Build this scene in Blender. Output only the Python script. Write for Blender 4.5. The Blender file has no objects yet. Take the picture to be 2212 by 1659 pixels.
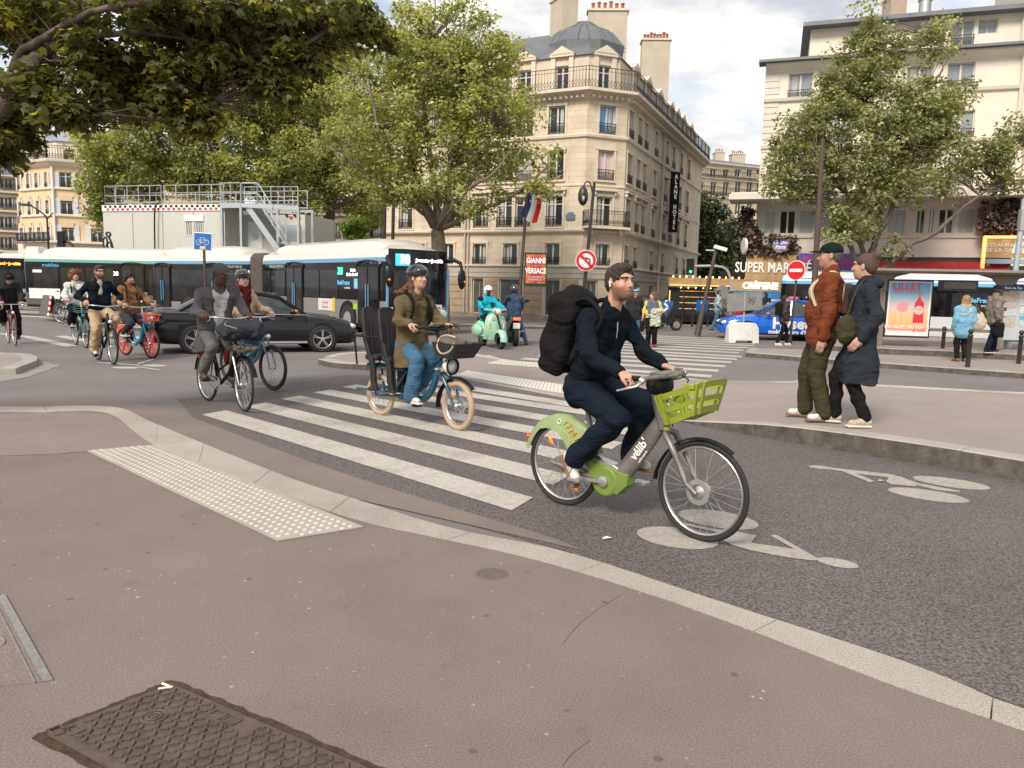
import bpy, math, random
import numpy as np
from mathutils import Matrix, Vector
R=math.radians; rnd=random.Random(7); PI=math.pi
C=bpy.context.scene.collection
sc=bpy.context.scene
FP=1620.; TH=math.atan(201.5/FP); PH=R(1.4); CH=1.6
_f=Vector((0,math.cos(TH),-math.sin(TH))); _r=Vector((1,0,0)); _u=Vector((0,math.sin(TH),math.cos(TH)))
_R=_r*math.cos(PH)+_u*math.sin(PH); _U=_u*math.cos(PH)-_r*math.sin(PH)
cam=bpy.data.objects.new('camera',bpy.data.cameras.new('camera')); C.objects.link(cam)
M=Matrix((_R,_U,-_f)).transposed().to_4x4(); M.translation=(0,0,CH); cam.matrix_world=M
cam.data.sensor_width=36; cam.data.lens=36*FP/2212; cam.data.clip_end=3000; cam.data.clip_start=.05
sc.camera=cam
SUN_EL,SUN_AZ=R(42),R(208)      # azimuth clockwise from +Y
w=bpy.data.worlds.new('World'); sc.world=w; w.use_nodes=True
nt=w.node_tree; nt.nodes.clear()
def N(t,typ,**k):
 n=t.nodes.new(typ)
 for a,b in k.items():
  if a in n.inputs.keys(): n.inputs[a].default_value=b
  else: setattr(n,a,b)
 return n
out=N(nt,'ShaderNodeOutputWorld'); bg=N(nt,'ShaderNodeBackground',Strength=.1)
sky=N(nt,'ShaderNodeTexSky',sky_type='NISHITA',sun_disc=False,sun_elevation=SUN_EL,sun_rotation=SUN_AZ,air_density=1.2,dust_density=1.5)
tc=N(nt,'ShaderNodeTexCoord'); mp=N(nt,'ShaderNodeMapping'); mp.inputs['Scale'].default_value=(1.6,1.6,4.6); mp.inputs['Location'].default_value=(.62,.1,.35)
no=N(nt,'ShaderNodeTexNoise',Scale=1.7,Detail=6.,Roughness=.55,Distortion=.35)
cr=N(nt,'ShaderNodeValToRGB'); cr.color_ramp.elements[0].position=.30; cr.color_ramp.elements[1].position=.52
no2=N(nt,'ShaderNodeTexNoise',Scale=3.1,Detail=7.,Roughness=.6)
cr2=N(nt,'ShaderNodeValToRGB'); cr2.color_ramp.elements[0].position=.36; cr2.color_ramp.elements[1].position=.62
cr2.color_ramp.elements[0].color=(3.7,3.9,4.35,1); cr2.color_ramp.elements[1].color=(7.6,7.3,6.8,1)
mx=N(nt,'ShaderNodeMixRGB')
L=nt.links.new
L(tc.outputs['Generated'],mp.inputs[0]); L(mp.outputs[0],no.inputs['Vector']); L(mp.outputs[0],no2.inputs['Vector'])
L(no.outputs['Fac'],cr.inputs[0]); L(no2.outputs['Fac'],cr2.inputs[0]); L(cr.outputs[0],mx.inputs[0]); L(sky.outputs[0],mx.inputs[1]); L(cr2.outputs[0],mx.inputs[2])
L(mx.outputs[0],bg.inputs[0]); L(bg.outputs[0],out.inputs[0])
sl=bpy.data.lights.new('sun','SUN'); sl.energy=2.3; sl.angle=R(18); sl.color=(1,.9,.77)
so=bpy.data.objects.new('sun',sl); C.objects.link(so)
sd=Vector((math.sin(SUN_AZ)*math.cos(SUN_EL),math.cos(SUN_AZ)*math.cos(SUN_EL),math.sin(SUN_EL)))
so.rotation_euler=sd.to_track_quat('Z','Y').to_euler(); so.location=(0,0,60)
sc.view_settings.view_transform='Standard'; sc.view_settings.look='None'; sc.view_settings.exposure=.78; sc.view_settings.gamma=1
def ray(px,py): return _f*FP+_R*(px-1106)-_U*(py-829.5)
def G(px,py,z=0.):
 d=ray(px,py); t=(z-CH)/d.z; return Vector((d.x*t,d.y*t,z))
def At(px,py,Y):
 d=ray(px,py); t=Y/d.y; return Vector((d.x*t,Y,CH+d.z*t))
def XofY(px,Y,py=620): return At(px,py,Y).x
_mc={}
def mat(name,col,rough=.6,metal=0.,var=.0,vs=4.,bump=0.,bs=60.,emit=0,alpha=None,trans=0,coat=0,spec=.5,grime=0,attr=None,sub=None,det=4.):
 if name in _mc: return _mc[name]
 m=bpy.data.materials.new(name); m.use_nodes=True; t=m.node_tree; p=t.nodes['Principled BSDF']
 p.inputs['Base Color'].default_value=(*col,1); p.inputs['Roughness'].default_value=rough; p.inputs['Metallic'].default_value=metal
 p.inputs['Specular IOR Level'].default_value=spec
 if coat: p.inputs['Coat Weight'].default_value=coat; p.inputs['Coat Roughness'].default_value=.04
 if trans: p.inputs['Transmission Weight'].default_value=trans
 if emit: p.inputs['Emission Color'].default_value=(*col,1); p.inputs['Emission Strength'].default_value=emit
 tcn=N(t,'ShaderNodeTexCoord'); co=tcn.outputs['Object']
 src=None
 if attr:
  a=N(t,'ShaderNodeAttribute',attribute_name=attr); src=a.outputs['Color']
 if var:
  n=N(t,'ShaderNodeTexNoise',Scale=vs,Detail=det,Roughness=.6); t.links.new(co,n.inputs['Vector'])
  r=N(t,'ShaderNodeMapRange'); r.inputs[1].default_value=.3; r.inputs[2].default_value=.7; r.inputs[3].default_value=1-var; r.inputs[4].default_value=1+var
  t.links.new(n.outputs['Fac'],r.inputs[0])
  mu=N(t,'ShaderNodeMixRGB',blend_type='MULTIPLY'); mu.inputs[0].default_value=1
  if src: t.links.new(src,mu.inputs[1])
  else: mu.inputs[1].default_value=(*col,1)
  t.links.new(r.outputs[0],mu.inputs[2]); src=mu.outputs[0]
 if grime:
  n=N(t,'ShaderNodeTexNoise',Scale=1.3,Detail=8.,Roughness=.7);
  mpn=N(t,'ShaderNodeMapping'); mpn.inputs['Scale'].default_value=(1,1,.35); t.links.new(co,mpn.inputs[0]); t.links.new(mpn.outputs[0],n.inputs['Vector'])
  r=N(t,'ShaderNodeMapRange'); r.inputs[1].default_value=.48; r.inputs[2].default_value=.75; r.inputs[3].default_value=0; r.inputs[4].default_value=grime
  t.links.new(n.outputs['Fac'],r.inputs[0])
  mu=N(t,'ShaderNodeMixRGB'); t.links.new(r.outputs[0],mu.inputs[0])
  if src: t.links.new(src,mu.inputs[1])
  else: mu.inputs[1].default_value=(*col,1)
  mu.inputs[2].default_value=(col[0]*.45,col[1]*.42,col[2]*.38,1); src=mu.outputs[0]
 if src: t.links.new(src,p.inputs['Base Color'])
 if bump:
  n=N(t,'ShaderNodeTexNoise',Scale=bs,Detail=4.,Roughness=.65); t.links.new(co,n.inputs['Vector'])
  b=N(t,'ShaderNodeBump',Strength=bump,Distance=.01); t.links.new(n.outputs['Fac'],b.inputs['Height']); t.links.new(b.outputs[0],p.inputs['Normal'])
 _mc[name]=m; return m
class MB:
 def __init__(s): s.v=[]; s.f=[]; s.mi=[]; s.m=0; s.T=None; s.vc=[]
 def add(s,vs,fs):
  b=len(s.v)
  if s.T is not None: vs=[s.T@Vector(v) for v in vs]
  s.v.extend([tuple(v) for v in vs]); s.f.extend([tuple(i+b for i in f) for f in fs]); s.mi.extend([s.m]*len(fs)); return s
 def box(s,c,d,rz=0,rot=None):
  x,y,z=d[0]/2,d[1]/2,d[2]/2
  vs=[Vector((i*x,j*y,k*z)) for i in(-1,1) for j in(-1,1) for k in(-1,1)]
  if rot is not None: vs=[rot@v for v in vs]
  elif rz: q=Matrix.Rotation(rz,3,'Z'); vs=[q@v for v in vs]
  c=Vector(c); vs=[v+c for v in vs]
  return s.add(vs,[(0,1,3,2),(4,6,7,5),(0,4,5,1),(2,3,7,6),(0,2,6,4),(1,5,7,3)])
 def beam(s,a,b,wd,h=None,up=(0,0,1)):
  a,b=Vector(a),Vector(b); h=h or wd; d=(b-a); l=d.length;
  if l<1e-6: return s
  x=d/l; u=Vector(up); y=u.cross(x)
  if y.length<1e-4: y=Vector((1,0,0)).cross(x)
  y.normalize(); z=x.cross(y)
  return s.box((a+b)/2,(l,wd,h),rot=Matrix((x,y,z)).transposed())
 def prism(s,poly,z0,z1,ax='z'):
  n=len(poly)
  def P(p,h):
   return (p[0],p[1],h) if ax=='z' else ((h,p[0],p[1]) if ax=='x' else (p[0],h,p[1]))
  vs=[P(p,z0) for p in poly]+[P(p,z1) for p in poly]
  fs=[tuple(range(n))[::-1],tuple(range(n,2*n))]+[(i,(i+1)%n,(i+1)%n+n,i+n) for i in range(n)]
  return s.add(vs,fs)
 def poly(s,pts): return s.add(pts,[tuple(range(len(pts)))])
 def tube(s,pts,r,n=8,closed=False,caps=True):
  pts=[Vector(p) for p in pts]; k=len(pts); rs=r if hasattr(r,'__len__') else [r]*k
  vs=[];pu=None
  for i,p in enumerate(pts):
   if closed: d=pts[(i+1)%k]-pts[i-1]
   else: d=pts[min(i+1,k-1)]-pts[max(i-1,0)]
   if d.length<1e-9: d=Vector((0,0,1))
   d.normalize()
   if pu is None:
    a=Vector((0,0,1)) if abs(d.z)<.9 else Vector((1,0,0)); u_=a.cross(d).normalized()
   else:
    u_=(pu-d*pu.dot(d)); u_=u_.normalized() if u_.length>1e-5 else pu
   pu=u_; v_=d.cross(u_)
   for j in range(n):
    t=2*PI*j/n; vs.append(p+(u_*math.cos(t)+v_*math.sin(t))*rs[i])
  fs=[]
  for i in range(k if closed else k-1):
   i2=(i+1)%k
   for j in range(n): fs.append((i*n+j,i*n+(j+1)%n,i2*n+(j+1)%n,i2*n+j))
  if caps and not closed: fs+= [tuple(range(n))[::-1],tuple(range((k-1)*n,k*n))]
  return s.add(vs,fs)
 def ring(s,c,rad,r,ax='y',n=24,m=8,a0=0,a1=2*PI,sq=1):
  full=abs(a1-a0-2*PI)<1e-6; k=n if full else n+1; pts=[]
  for i in range(k):
   t=a0+(a1-a0)*i/n; a,b=rad*math.cos(t),rad*math.sin(t)*sq
   pts.append(Vector(c)+(Vector((a,0,b)) if ax=='y' else (Vector((0,a,b)) if ax=='x' else Vector((a,b,0)))))
  return s.tube(pts,r,m,closed=full)
 def lathe(s,prof,n=16,c=(0,0,0),ax='z',caps=True):
  vs=[];k=len(prof);c=Vector(c)
  for r_,h in prof:
   for j in range(n):
    t=2*PI*j/n; a,b=r_*math.cos(t),r_*math.sin(t)
    vs.append(c+(Vector((a,b,h)) if ax=='z' else (Vector((b,h,a)) if ax=='y' else Vector((h,a,b)))))
  fs=[(i*n+j,i*n+(j+1)%n,(i+1)*n+(j+1)%n,(i+1)*n+j) for i in range(k-1) for j in range(n)]
  if caps: fs+=[tuple(range(n))[::-1],tuple(range((k-1)*n,k*n))]
  return s.add(vs,fs)
 def loft(s,rings,caps=True,closed=True):
  n=len(rings[0]);k=len(rings);vs=[v for r_ in rings for v in r_]
  m=n if closed else n-1
  fs=[(i*n+j,i*n+(j+1)%n,(i+1)*n+(j+1)%n,(i+1)*n+j) for i in range(k-1) for j in range(m)]
  if caps: fs+=[tuple(range(n))[::-1],tuple(range((k-1)*n,k*n))]
  return s.add(vs,fs)
 def ell(s,c,r,n=14,m=9,rot=None):
  prof=[]; vs=[]; c=Vector(c)
  for i in range(m+1):
   a=-PI/2+PI*i/m
   for j in range(n):
    t=2*PI*j/n; p=Vector((r[0]*math.cos(a)*math.cos(t),r[1]*math.cos(a)*math.sin(t),r[2]*math.sin(a)))
    if rot is not None: p=rot@p
    vs.append(c+p)
  fs=[(i*n+j,i*n+(j+1)%n,(i+1)*n+(j+1)%n,(i+1)*n+j) for i in range(m) for j in range(n)]
  return s.add(vs,fs)
def tag(o,label=None,cat=None,group=None,kind=None):
 if label:o['label']=label
 if cat:o['category']=cat
 if group:o['group']=group
 if kind:o['kind']=kind
 return o
def meshobj(name,mb,mats,parent=None,smooth=None,bevel=0,loc=None,rz=None,**k):
 me=bpy.data.meshes.new(name); me.from_pydata(mb.v,[],mb.f)
 if not isinstance(mats,(list,tuple)): mats=[mats]
 for m in mats: me.materials.append(m)
 if len(mats)>1: me.polygons.foreach_set('material_index',mb.mi)
 me.validate(clean_customdata=False);
 if smooth:
  me.polygons.foreach_set('use_smooth',[True]*len(me.polygons)); me.set_sharp_from_angle(angle=R(smooth))
 me.update()
 return inst(name,me,parent,loc,rz,bevel,**k)
def inst(name,me,parent=None,loc=None,rz=None,bevel=0,**k):
 o=bpy.data.objects.new(name,me); C.objects.link(o)
 if parent: o.parent=parent
 if loc is not None: o.location=loc
 if rz is not None: o.rotation_euler=(0,0,rz)
 if bevel:
  b=o.modifiers.new('bevel','BEVEL'); b.width=bevel; b.segments=2; b.limit_method='ANGLE'; b.angle_limit=R(35)
 tag(o,**k); return o
def thing(name,label,cat,loc=(0,0,0),rz=0,group=None,rot=None):
 o=bpy.data.objects.new(name,None); C.objects.link(o); o.location=loc; o.rotation_euler=rot or (0,0,rz); o.empty_display_size=.2
 return tag(o,label,cat,group)
def copy_tree(o,parent=None):
 c=o.copy(); C.objects.link(c)
 if parent is not None: c.parent=parent
 for ch in [x for x in bpy.data.objects if x.parent==o]: copy_tree(ch,c)
 return c
_tm={}
def text(s,size,m,parent,loc,rz=0,ext=.004,name='lettering',align='CENTER',sx=1.,rot=None,shear=0,bold=0):
 key=(s,size,ext,align,sx,m.name,shear,bold)
 if key not in _tm:
  cu=bpy.data.curves.new('txt','FONT'); cu.body=s; cu.size=size; cu.extrude=ext; cu.align_x=align; cu.align_y='CENTER'; cu.resolution_u=2; cu.shear=shear; cu.offset=bold
  to=bpy.data.objects.new('txt',cu); C.objects.link(to)
  dg=bpy.context.evaluated_depsgraph_get(); me=bpy.data.meshes.new_from_object(to.evaluated_get(dg))
  bpy.data.objects.remove(to); bpy.data.curves.remove(cu)
  me.transform(Matrix.Diagonal((sx,1,1,1))); me.materials.clear(); me.materials.append(m); _tm[key]=me
 o=bpy.data.objects.new(name,_tm[key]); C.objects.link(o); o.parent=parent; o.location=loc
 o.rotation_euler=rot if rot else (PI/2,0,rz)
 return o
def gpoly(pts,z): return [(p[0],p[1],z) for p in pts]
asph_far=mat('road asphalt',(.165,.148,.146),.85,var=.13,vs=.5,bump=.25,bs=150)
M_dark=mat('dark rubber',(.012,.011,.012),.7,bump=.1,bs=90)
M_black=mat('black plastic',(.009,.009,.01),.5,spec=.3)
M_blackm=mat('black painted steel',(.025,.022,.022),.4)
M_iron=mat('wrought iron',(.03,.03,.033),.5,metal=.3)
M_steel=mat('galvanised steel',(.42,.46,.49),.45,metal=.5,var=.12,vs=9)
M_chrome=mat('chrome',(.7,.7,.7),.18,metal=1)
M_alu=mat('brushed aluminium',(.55,.55,.54),.35,metal=.8)
M_white=mat('white paint',(.72,.71,.69),.5,var=.05,vs=3)
M_glassd=mat('dark window glass',(.03,.033,.036),.06,spec=.6,var=.3,vs=.7)
M_zinc=mat('zinc roof',(.16,.17,.185),.5,metal=.3,var=.15,vs=1.2,grime=.3)
M_terra=mat('terracotta pot',(.32,.1,.05),.8,var=.2)
# ================= GROUND =================
def smooth_path(pts,n=6):
 pts=[Vector(p) for p in pts]; o=[]
 for i in range(len(pts)-1):
  p0=pts[max(i-1,0)];p1=pts[i];p2=pts[i+1];p3=pts[min(i+2,len(pts)-1)]
  for k in range(n):
   t=k/n; o.append(.5*((2*p1)+(p2-p0)*t+(2*p0-5*p1+4*p2-p3)*t*t+(3*p1-p0-3*p2+p3)*t**3))
 o.append(pts[-1]); return o
def cellmat(name,c1,c2,scale,rough,bump=.8,spk=None,big=.14):
 m=bpy.data.materials.new(name); m.use_nodes=True; t=m.node_tree; p=t.nodes['Principled BSDF']; p.inputs['Roughness'].default_value=rough; l=t.links.new
 co=N(t,'ShaderNodeTexCoord').outputs['Object']
 v=N(t,'ShaderNodeTexNoise',Scale=scale,Detail=3.,Roughness=.75); l(co,v.inputs['Vector'])
 r=N(t,'ShaderNodeMapRange'); r.inputs[1].default_value=.36; r.inputs[2].default_value=.64; l(v.outputs['Fac'],r.inputs[0])
 a=N(t,'ShaderNodeMixRGB'); a.inputs[1].default_value=(*c1,1); a.inputs[2].default_value=(*c2,1); l(r.outputs[0],a.inputs[0])
 n=N(t,'ShaderNodeTexNoise',Scale=.9,Detail=7.,Roughness=.62); l(co,n.inputs['Vector'])
 r2=N(t,'ShaderNodeMapRange'); r2.inputs[1].default_value=.3; r2.inputs[2].default_value=.7; r2.inputs[3].default_value=1-big; r2.inputs[4].default_value=1+big; l(n.outputs['Fac'],r2.inputs[0])
 b=N(t,'ShaderNodeMixRGB',blend_type='MULTIPLY'); b.inputs[0].default_value=1; l(a.outputs[0],b.inputs[1]); l(r2.outputs[0],b.inputs[2]); o=b.outputs[0]
 if spk:
  vo=N(t,'ShaderNodeTexVoronoi',Scale=spk[0]); l(co,vo.inputs['Vector'])
  nn=N(t,'ShaderNodeTexNoise',Scale=spk[0]*.35,Detail=2.); l(co,nn.inputs['Vector'])
  r3=N(t,'ShaderNodeMapRange'); r3.inputs[1].default_value=spk[1]; r3.inputs[2].default_value=spk[1]*.6; l(vo.outputs['Distance'],r3.inputs[0])
  r4=N(t,'ShaderNodeMapRange'); r4.inputs[1].default_value=.60; r4.inputs[2].default_value=.66; l(nn.outputs['Fac'],r4.inputs[0])
  mu=N(t,'ShaderNodeMath',operation='MULTIPLY'); l(r3.outputs[0],mu.inputs[0]); l(r4.outputs[0],mu.inputs[1])
  c=N(t,'ShaderNodeMixRGB'); l(mu.outputs[0],c.inputs[0]); l(o,c.inputs[1]); c.inputs[2].default_value=(*spk[2],1); o=c.outputs[0]
  s=N(t,'ShaderNodeTexNoise',Scale=2.3,Detail=9.,Roughness=.72,Distortion=.6); l(co,s.inputs['Vector'])
  r5=N(t,'ShaderNodeMapRange'); r5.inputs[1].default_value=.6; r5.inputs[2].default_value=.72; r5.inputs[4].default_value=.35; l(s.outputs['Fac'],r5.inputs[0])
  e=N(t,'ShaderNodeMixRGB'); l(r5.outputs[0],e.inputs[0]); l(o,e.inputs[1]); e.inputs[2].default_value=(c1[0]*.6,c1[1]*.56,c1[2]*.52,1); o=e.outputs[0]
 if spk:
  v2=N(t,'ShaderNodeTexVoronoi',Scale=4.2); l(co,v2.inputs['Vector']); r6=N(t,'ShaderNodeMapRange'); r6.inputs[1].default_value=.055; r6.inputs[2].default_value=.085; r6.inputs[3].default_value=.5; r6.inputs[4].default_value=0; l(v2.outputs['Distance'],r6.inputs[0]); f=N(t,'ShaderNodeMixRGB'); l(r6.outputs[0],f.inputs[0]); l(o,f.inputs[1]); f.inputs[2].default_value=(c1[0]*.45,c1[1]*.42,c1[2]*.4,1); o=f.outputs[0]
 l(o,p.inputs['Base Color'])
 bp=N(t,'ShaderNodeBump',Strength=bump,Distance=.006); l(v.outputs['Fac'],bp.inputs['Height']); l(bp.outputs[0],p.inputs['Normal'])
 return m
m_lane=cellmat('coarse asphalt',(.035,.029,.029),(.195,.168,.162),66.,.82,1.0,big=.10)
m_pave=cellmat('pavement asphalt',(.138,.106,.096),(.24,.194,.178),120.,.9,.7,(22.,.2,(.40,.36,.32)),big=.16)
m_isl=cellmat('island asphalt',(.245,.205,.19),(.3,.255,.238),120.,.88,.3,(12.,.12,(.4,.36,.33)),big=.09)
m_gut=cellmat('gutter mastic asphalt',(.165,.134,.12),(.205,.168,.15),150.,.8,.3,big=.14)
m_gran=cellmat('granite kerb',(.25,.225,.195),(.47,.43,.385),110.,.75,.7,big=.2)
m_granf=mat('granite kerb far',(.32,.3,.28),.8,var=.18,vs=3,grime=.4)
m_line=mat('worn road paint',(.45,.42,.385),.75,var=.2,vs=22,det=10.,grime=.75,bump=.4,bs=120)
m_lined=mat('old road paint',(.36,.33,.30),.8,var=.2,vs=25,det=8.,bump=.6,bs=120,grime=.5)
m_yel=mat('yellow road paint',(.56,.46,.24),.7,var=.15,vs=5)
def sheet(name,pts,z,m,**k): return meshobj(name,MB().poly(gpoly(pts,z)),m,**k)
mb=MB(); mb.poly([(-700,-300,0),(700,-300,0),(700,1500,0),(-700,1500,0)])
meshobj('road',mb,asph_far,kind='structure')
ZP=.05
kin=smooth_path([(-30,8.1,0),(-12,8.5,0)]+[G(*p,ZP) for p in [(0,890),(130,888),(235,893),(330,960),(560,1050),(760,1120),(935,1160),(1160,1210),(1480,1310),(1940,1485),(2212,1580)]]+[(3.2,1.2,0),(5.,-1.5,0)],5)
kout=smooth_path([(-30,8.5,0),(-12,8.95,0)]+[G(*p,ZP) for p in [(0,878),(130,876),(255,880),(335,915),(600,1022),(800,1087),(985,1142),(1220,1190),(1530,1290),(1990,1440),(2212,1530)]]+[(3.45,1.4,0),(5.4,-1.4,0)],5)
mb=MB(); n=len(kin)
mb.poly([(p.x,p.y,ZP) for p in kin]+[(5,-8,ZP),(-30,-8,ZP)])
pavement=meshobj('pavement',mb,m_pave,kind='structure')
pm=cellmat('lighter old pavement',(.175,.138,.126),(.272,.222,.203),110.,.9,.5,(22.,.2,(.42,.38,.34)),big=.12)
sheet('pavement_patch',[(p.x,p.y) for p in [G(*q,ZP) for q in ((-400,960),(0,985),(120,981),(187,975),(335,962),(420,1000),(355,962),(236,897),(130,892),(0,894),(-400,900))]],ZP+.0022,pm,kind='structure')
for q_ in (((1340,1286),(1290,1318),(1250,1350),(1215,1392)),((0,985),(120,981),(187,975)),((1215,1655),(1240,1625),(1275,1600))):
 sm_=MB(); pp=[G(*q,ZP) for q in q_]; sm_.tube([(p.x,p.y,ZP+.0005) for p in smooth_path(pp,5)],.0016,4); meshobj('pavement_seam',sm_,mat('seam tar',(.09,.07,.06),.9),pavement)
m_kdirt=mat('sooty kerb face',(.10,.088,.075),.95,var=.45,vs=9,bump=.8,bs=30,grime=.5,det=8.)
def kerb_stones(parent,pin,pout,z0,z1,length,m,gap=.006,mat2=None,zf=None):
 acc=[0]
 for i in range(1,len(pin)): acc.append(acc[-1]+(pin[i]-pin[i-1]).length)
 def at(path,s):
  for i in range(1,len(acc)):
   if acc[i]>=s:
    t=(s-acc[i-1])/max(acc[i]-acc[i-1],1e-6); return path[i-1].lerp(path[i],t)
  return path[-1]
 s=0;
 while s<acc[-1]-.05:
  e=min(s+length*rnd.uniform(.9,1.1),acc[-1]); ks=max(2,int((e-gap-s)/.18)+1); mb=MB(); rings=[]
  dz=rnd.uniform(-.002,.002)
  for k in range(ks):
   q=s+(e-gap-s)*k/(ks-1); a,b=at(pin,q),at(pout,q); t1=(zf(q/acc[-1]) if zf else z1)+dz; c=min(.012,(t1-z0)*.4)
   d=(b-a).normalized() if (b-a).length>0 else Vector((1,0,0))
   rings.append([(a.x,a.y,z0),(a.x,a.y,t1),(b.x-d.x*c,b.y-d.y*c,t1),(b.x,b.y,t1-c),(b.x,b.y,z0)])
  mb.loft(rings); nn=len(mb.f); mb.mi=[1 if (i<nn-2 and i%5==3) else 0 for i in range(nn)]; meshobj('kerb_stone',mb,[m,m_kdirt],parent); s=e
kerb_stones(pavement,kin[4:],kout[4:],-.02,ZP+.004,1.0,m_gran)
gout=smooth_path([G(*p,0) for p in [(-60,865),(120,862),(250,868),(360,885),(420,905),(700,1010),(1000,1105),(1180,1160),(1262,1192)]],5)
gi=[Vector((p.x,p.y,0)) for p in kout[6:32]]
mb=MB(); mb.poly([(p.x,p.y,.008) for p in gi]+[(p.x,p.y,.008) for p in gout[::-1]]); meshobj('gutter',mb,m_gut,kind='structure')
sheet('cycle_lane',[(-4.6,10.2),(-3.0,13.6),(-1.0,13.5),(.9,11.0),(2.0,9.5),(2.6,9.0),(3.3,8.6),(4.2,7.6),(5.,6.8),(9,1.5),(9,-6),(6,-6),(5.,-1),(3.3,1.35),(1.9,3.0),(.3,4.55),(-1.4,5.8),(-3.6,8.5)],.004,m_lane,kind='structure')
st=[((-3.95,15.4),(-3.95,15.9),.11),((-3.45,14.75),(-3.75,17.),.11),((-2.6,14.5),(-2.4,17.6),.11),((-1.6,14.3),(-1.3,18.),.08),((-1.0,13.7),(-.4,17.5),.02),((.9,11.2),(1.2,15.6),.02),((2.0,9.62),(2.9,14.1),.025),((2.45,9.1),(3.74,13.6),.07),((3.1,8.28),(5.1,12.8),.18),((3.98,7.4),(8.2,11.7),.2),((4.68,6.62),(12,11.),.2),((6.8,4.0),(20,9.6),.2),((9.8,-.1),(32,6.8),.2)]
mb=MB(); vs=[]
for a,b,z in st: vs+=[(a[0],a[1],z),(b[0],b[1],z)]
mb.add(vs,[(2*i,2*i+2,2*i+3,2*i+1) for i in range(len(st)-1)])
island=meshobj('traffic_island',mb,m_isl,kind='structure')
fo=smooth_path([(a[0],a[1],z) for a,b,z in st],4);
zl=[p.z for p in fo]
def off(path,d):
 o=[]
 for i,p in enumerate(path):
  t=(path[min(i+1,len(path)-1)]-path[max(i-1,0)]); t.z=0; t.normalize(); o.append(Vector((p.x-t.y*d,p.y+t.x*d,0)))
 return o
def zfun(zs):
 def f(q):
  x=q*(len(zs)-1); i=min(int(x),len(zs)-2); return zs[i]+(zs[i+1]-zs[i])*(x-i)+.004
 return f
def resamp(path,n=80):
 L_=[0]
 for i in range(1,len(path)): L_.append(L_[-1]+(path[i]-path[i-1]).length)
 o=[]
 for k in range(n):
  s=L_[-1]*k/(n-1)
  for i in range(1,len(L_)):
   if L_[i]>=s-1e-9: o.append(path[i-1].lerp(path[i],(s-L_[i-1])/max(L_[i]-L_[i-1],1e-9))); break
 return o
fo=resamp(fo,110); flat=[Vector((p.x,p.y,0)) for p in fo]
kerb_stones(island,off(flat,.2),off(flat,-.06),-.02,.1,1.1,m_gran,zf=zfun([p.z for p in fo]))
bk=resamp(smooth_path([(b[0],b[1],z) for a,b,z in st],4),110); flat=[Vector((p.x,p.y,0)) for p in bk]
kerb_stones(island,off(flat,-.16),off(flat,.04),-.02,.1,1.4,m_line,zf=zfun([p.z for p in bk]))
crossing=thing('pedestrian_crossing','near zebra crossing of white stripes under the cargo bike','crossing')
def stripe(par,q,z=.009,m=m_line,nm='stripe'):
 return meshobj(nm,MB().prism(q,z-.003,z) if False else MB().poly(gpoly(q,z)),m,par)
for k in range(9):
 bl=Vector((-3.78+.265*k,9.03+.715*k)); br=Vector((.02+.34*k,5.32+.75*k)); wv=Vector((.165,.36))
 if k>=6: br=bl+Vector((.716,-.699))*(4.2-.0*k) if k<7 else bl+Vector((.716,-.699))*3.6
 if k>6: continue
 stripe(crossing,[bl,br,br+wv*1.0,bl+wv])
cross2=thing('pedestrian_crossing','far zebra crossing of white stripes behind the green bicycle rider','crossing')
L0=Vector((-.58,16.42)); R0=Vector((3.5,13.75))
Rends=[(3.5,13.75),(3.9,14.6),(4.34,15.73),(4.79,16.81),(5.24,17.89),(5.66,18.86),(6.03,19.7),(6.37,21.04),(6.8,22.1),(7.3,23.2),(7.82,24.3),(8.2,25.4),(8.6,26.5),(9.0,27.6)]
for k,rr in enumerate(Rends):
 r_=Vector(rr); l_=Vector((.62+.1*k,15.75+1.02*k)) if k else Vector((1.4,14.9))
 if k==1: l_=Vector((.35,16.3))
 if k==2: l_=Vector((.15,17.5))
 if k>2: l_=Vector((.1+.16*k,15.1+1.12*k))
 stripe(cross2,[l_,r_,r_+Vector((.14,.5)),l_+Vector((.14,.5))],.006)
cross3=thing('pedestrian_crossing','zebra crossing at the left behind the cyclist in the khaki trousers','crossing')
for k in range(6):
 a=Vector((-13.5+.55*k*.9,20.6+.62*k)); b=a+Vector((2.75,-2.65)); wv=Vector((.12,.34))
 stripe(cross3,[a,b,b+wv,a+wv],.006)
cross4=thing('pedestrian_crossing','zebra crossing at the far left by the blue shopfront','crossing')
for k in range(7):
 a=G(88,684,0).xy+Vector((.9*k-2,1.55*k)); b=a+Vector((4.6,-1.4)); wv=Vector((.2,.75)); stripe(cross4,[a,b,b+wv,a+wv],.006)
def roadline(pts,w_,z=.006,m=m_line,nm='road_marking',lab=None,cat='road marking'):
 P=[Vector((p[0],p[1],0)) for p in pts]; a=off(P,w_/2); b=off(P,-w_/2)
 mb=MB(); vs=[(p.x,p.y,z) for p in a]+[(p.x,p.y,z) for p in b]; n=len(P); mb.add(vs,[(i,i+1,n+i+1,n+i) for i in range(n-1)])
 return meshobj(nm,mb,m,label=lab,cat=cat)
roadline([G(65,728),G(-200,700)],.25,lab='short white line in the road at the far left edge')
roadline([G(760,780).xy+Vector((5.2,.6)),G(1180,768)],.15,lab='thin white line on the road between scooter and island')
roadline([G(1040,768),G(1100,786),G(1165,790)][:2],.42,lab='slanting white band at the back edge of the low island')
roadline([G(1640,836),G(1740,822)],.14,m=m_yel,lab='yellow painted diagonal line left of the standing couple')
roadline([G(1870,826),G(1950,846),G(1985,850)],.14,m=m_yel,lab='yellow painted diagonal line right of the standing couple')
roadline([G(2060,855),G(2300,858)],.14,m=m_yel,lab='yellow painted line at the right edge of the photo')
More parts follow.
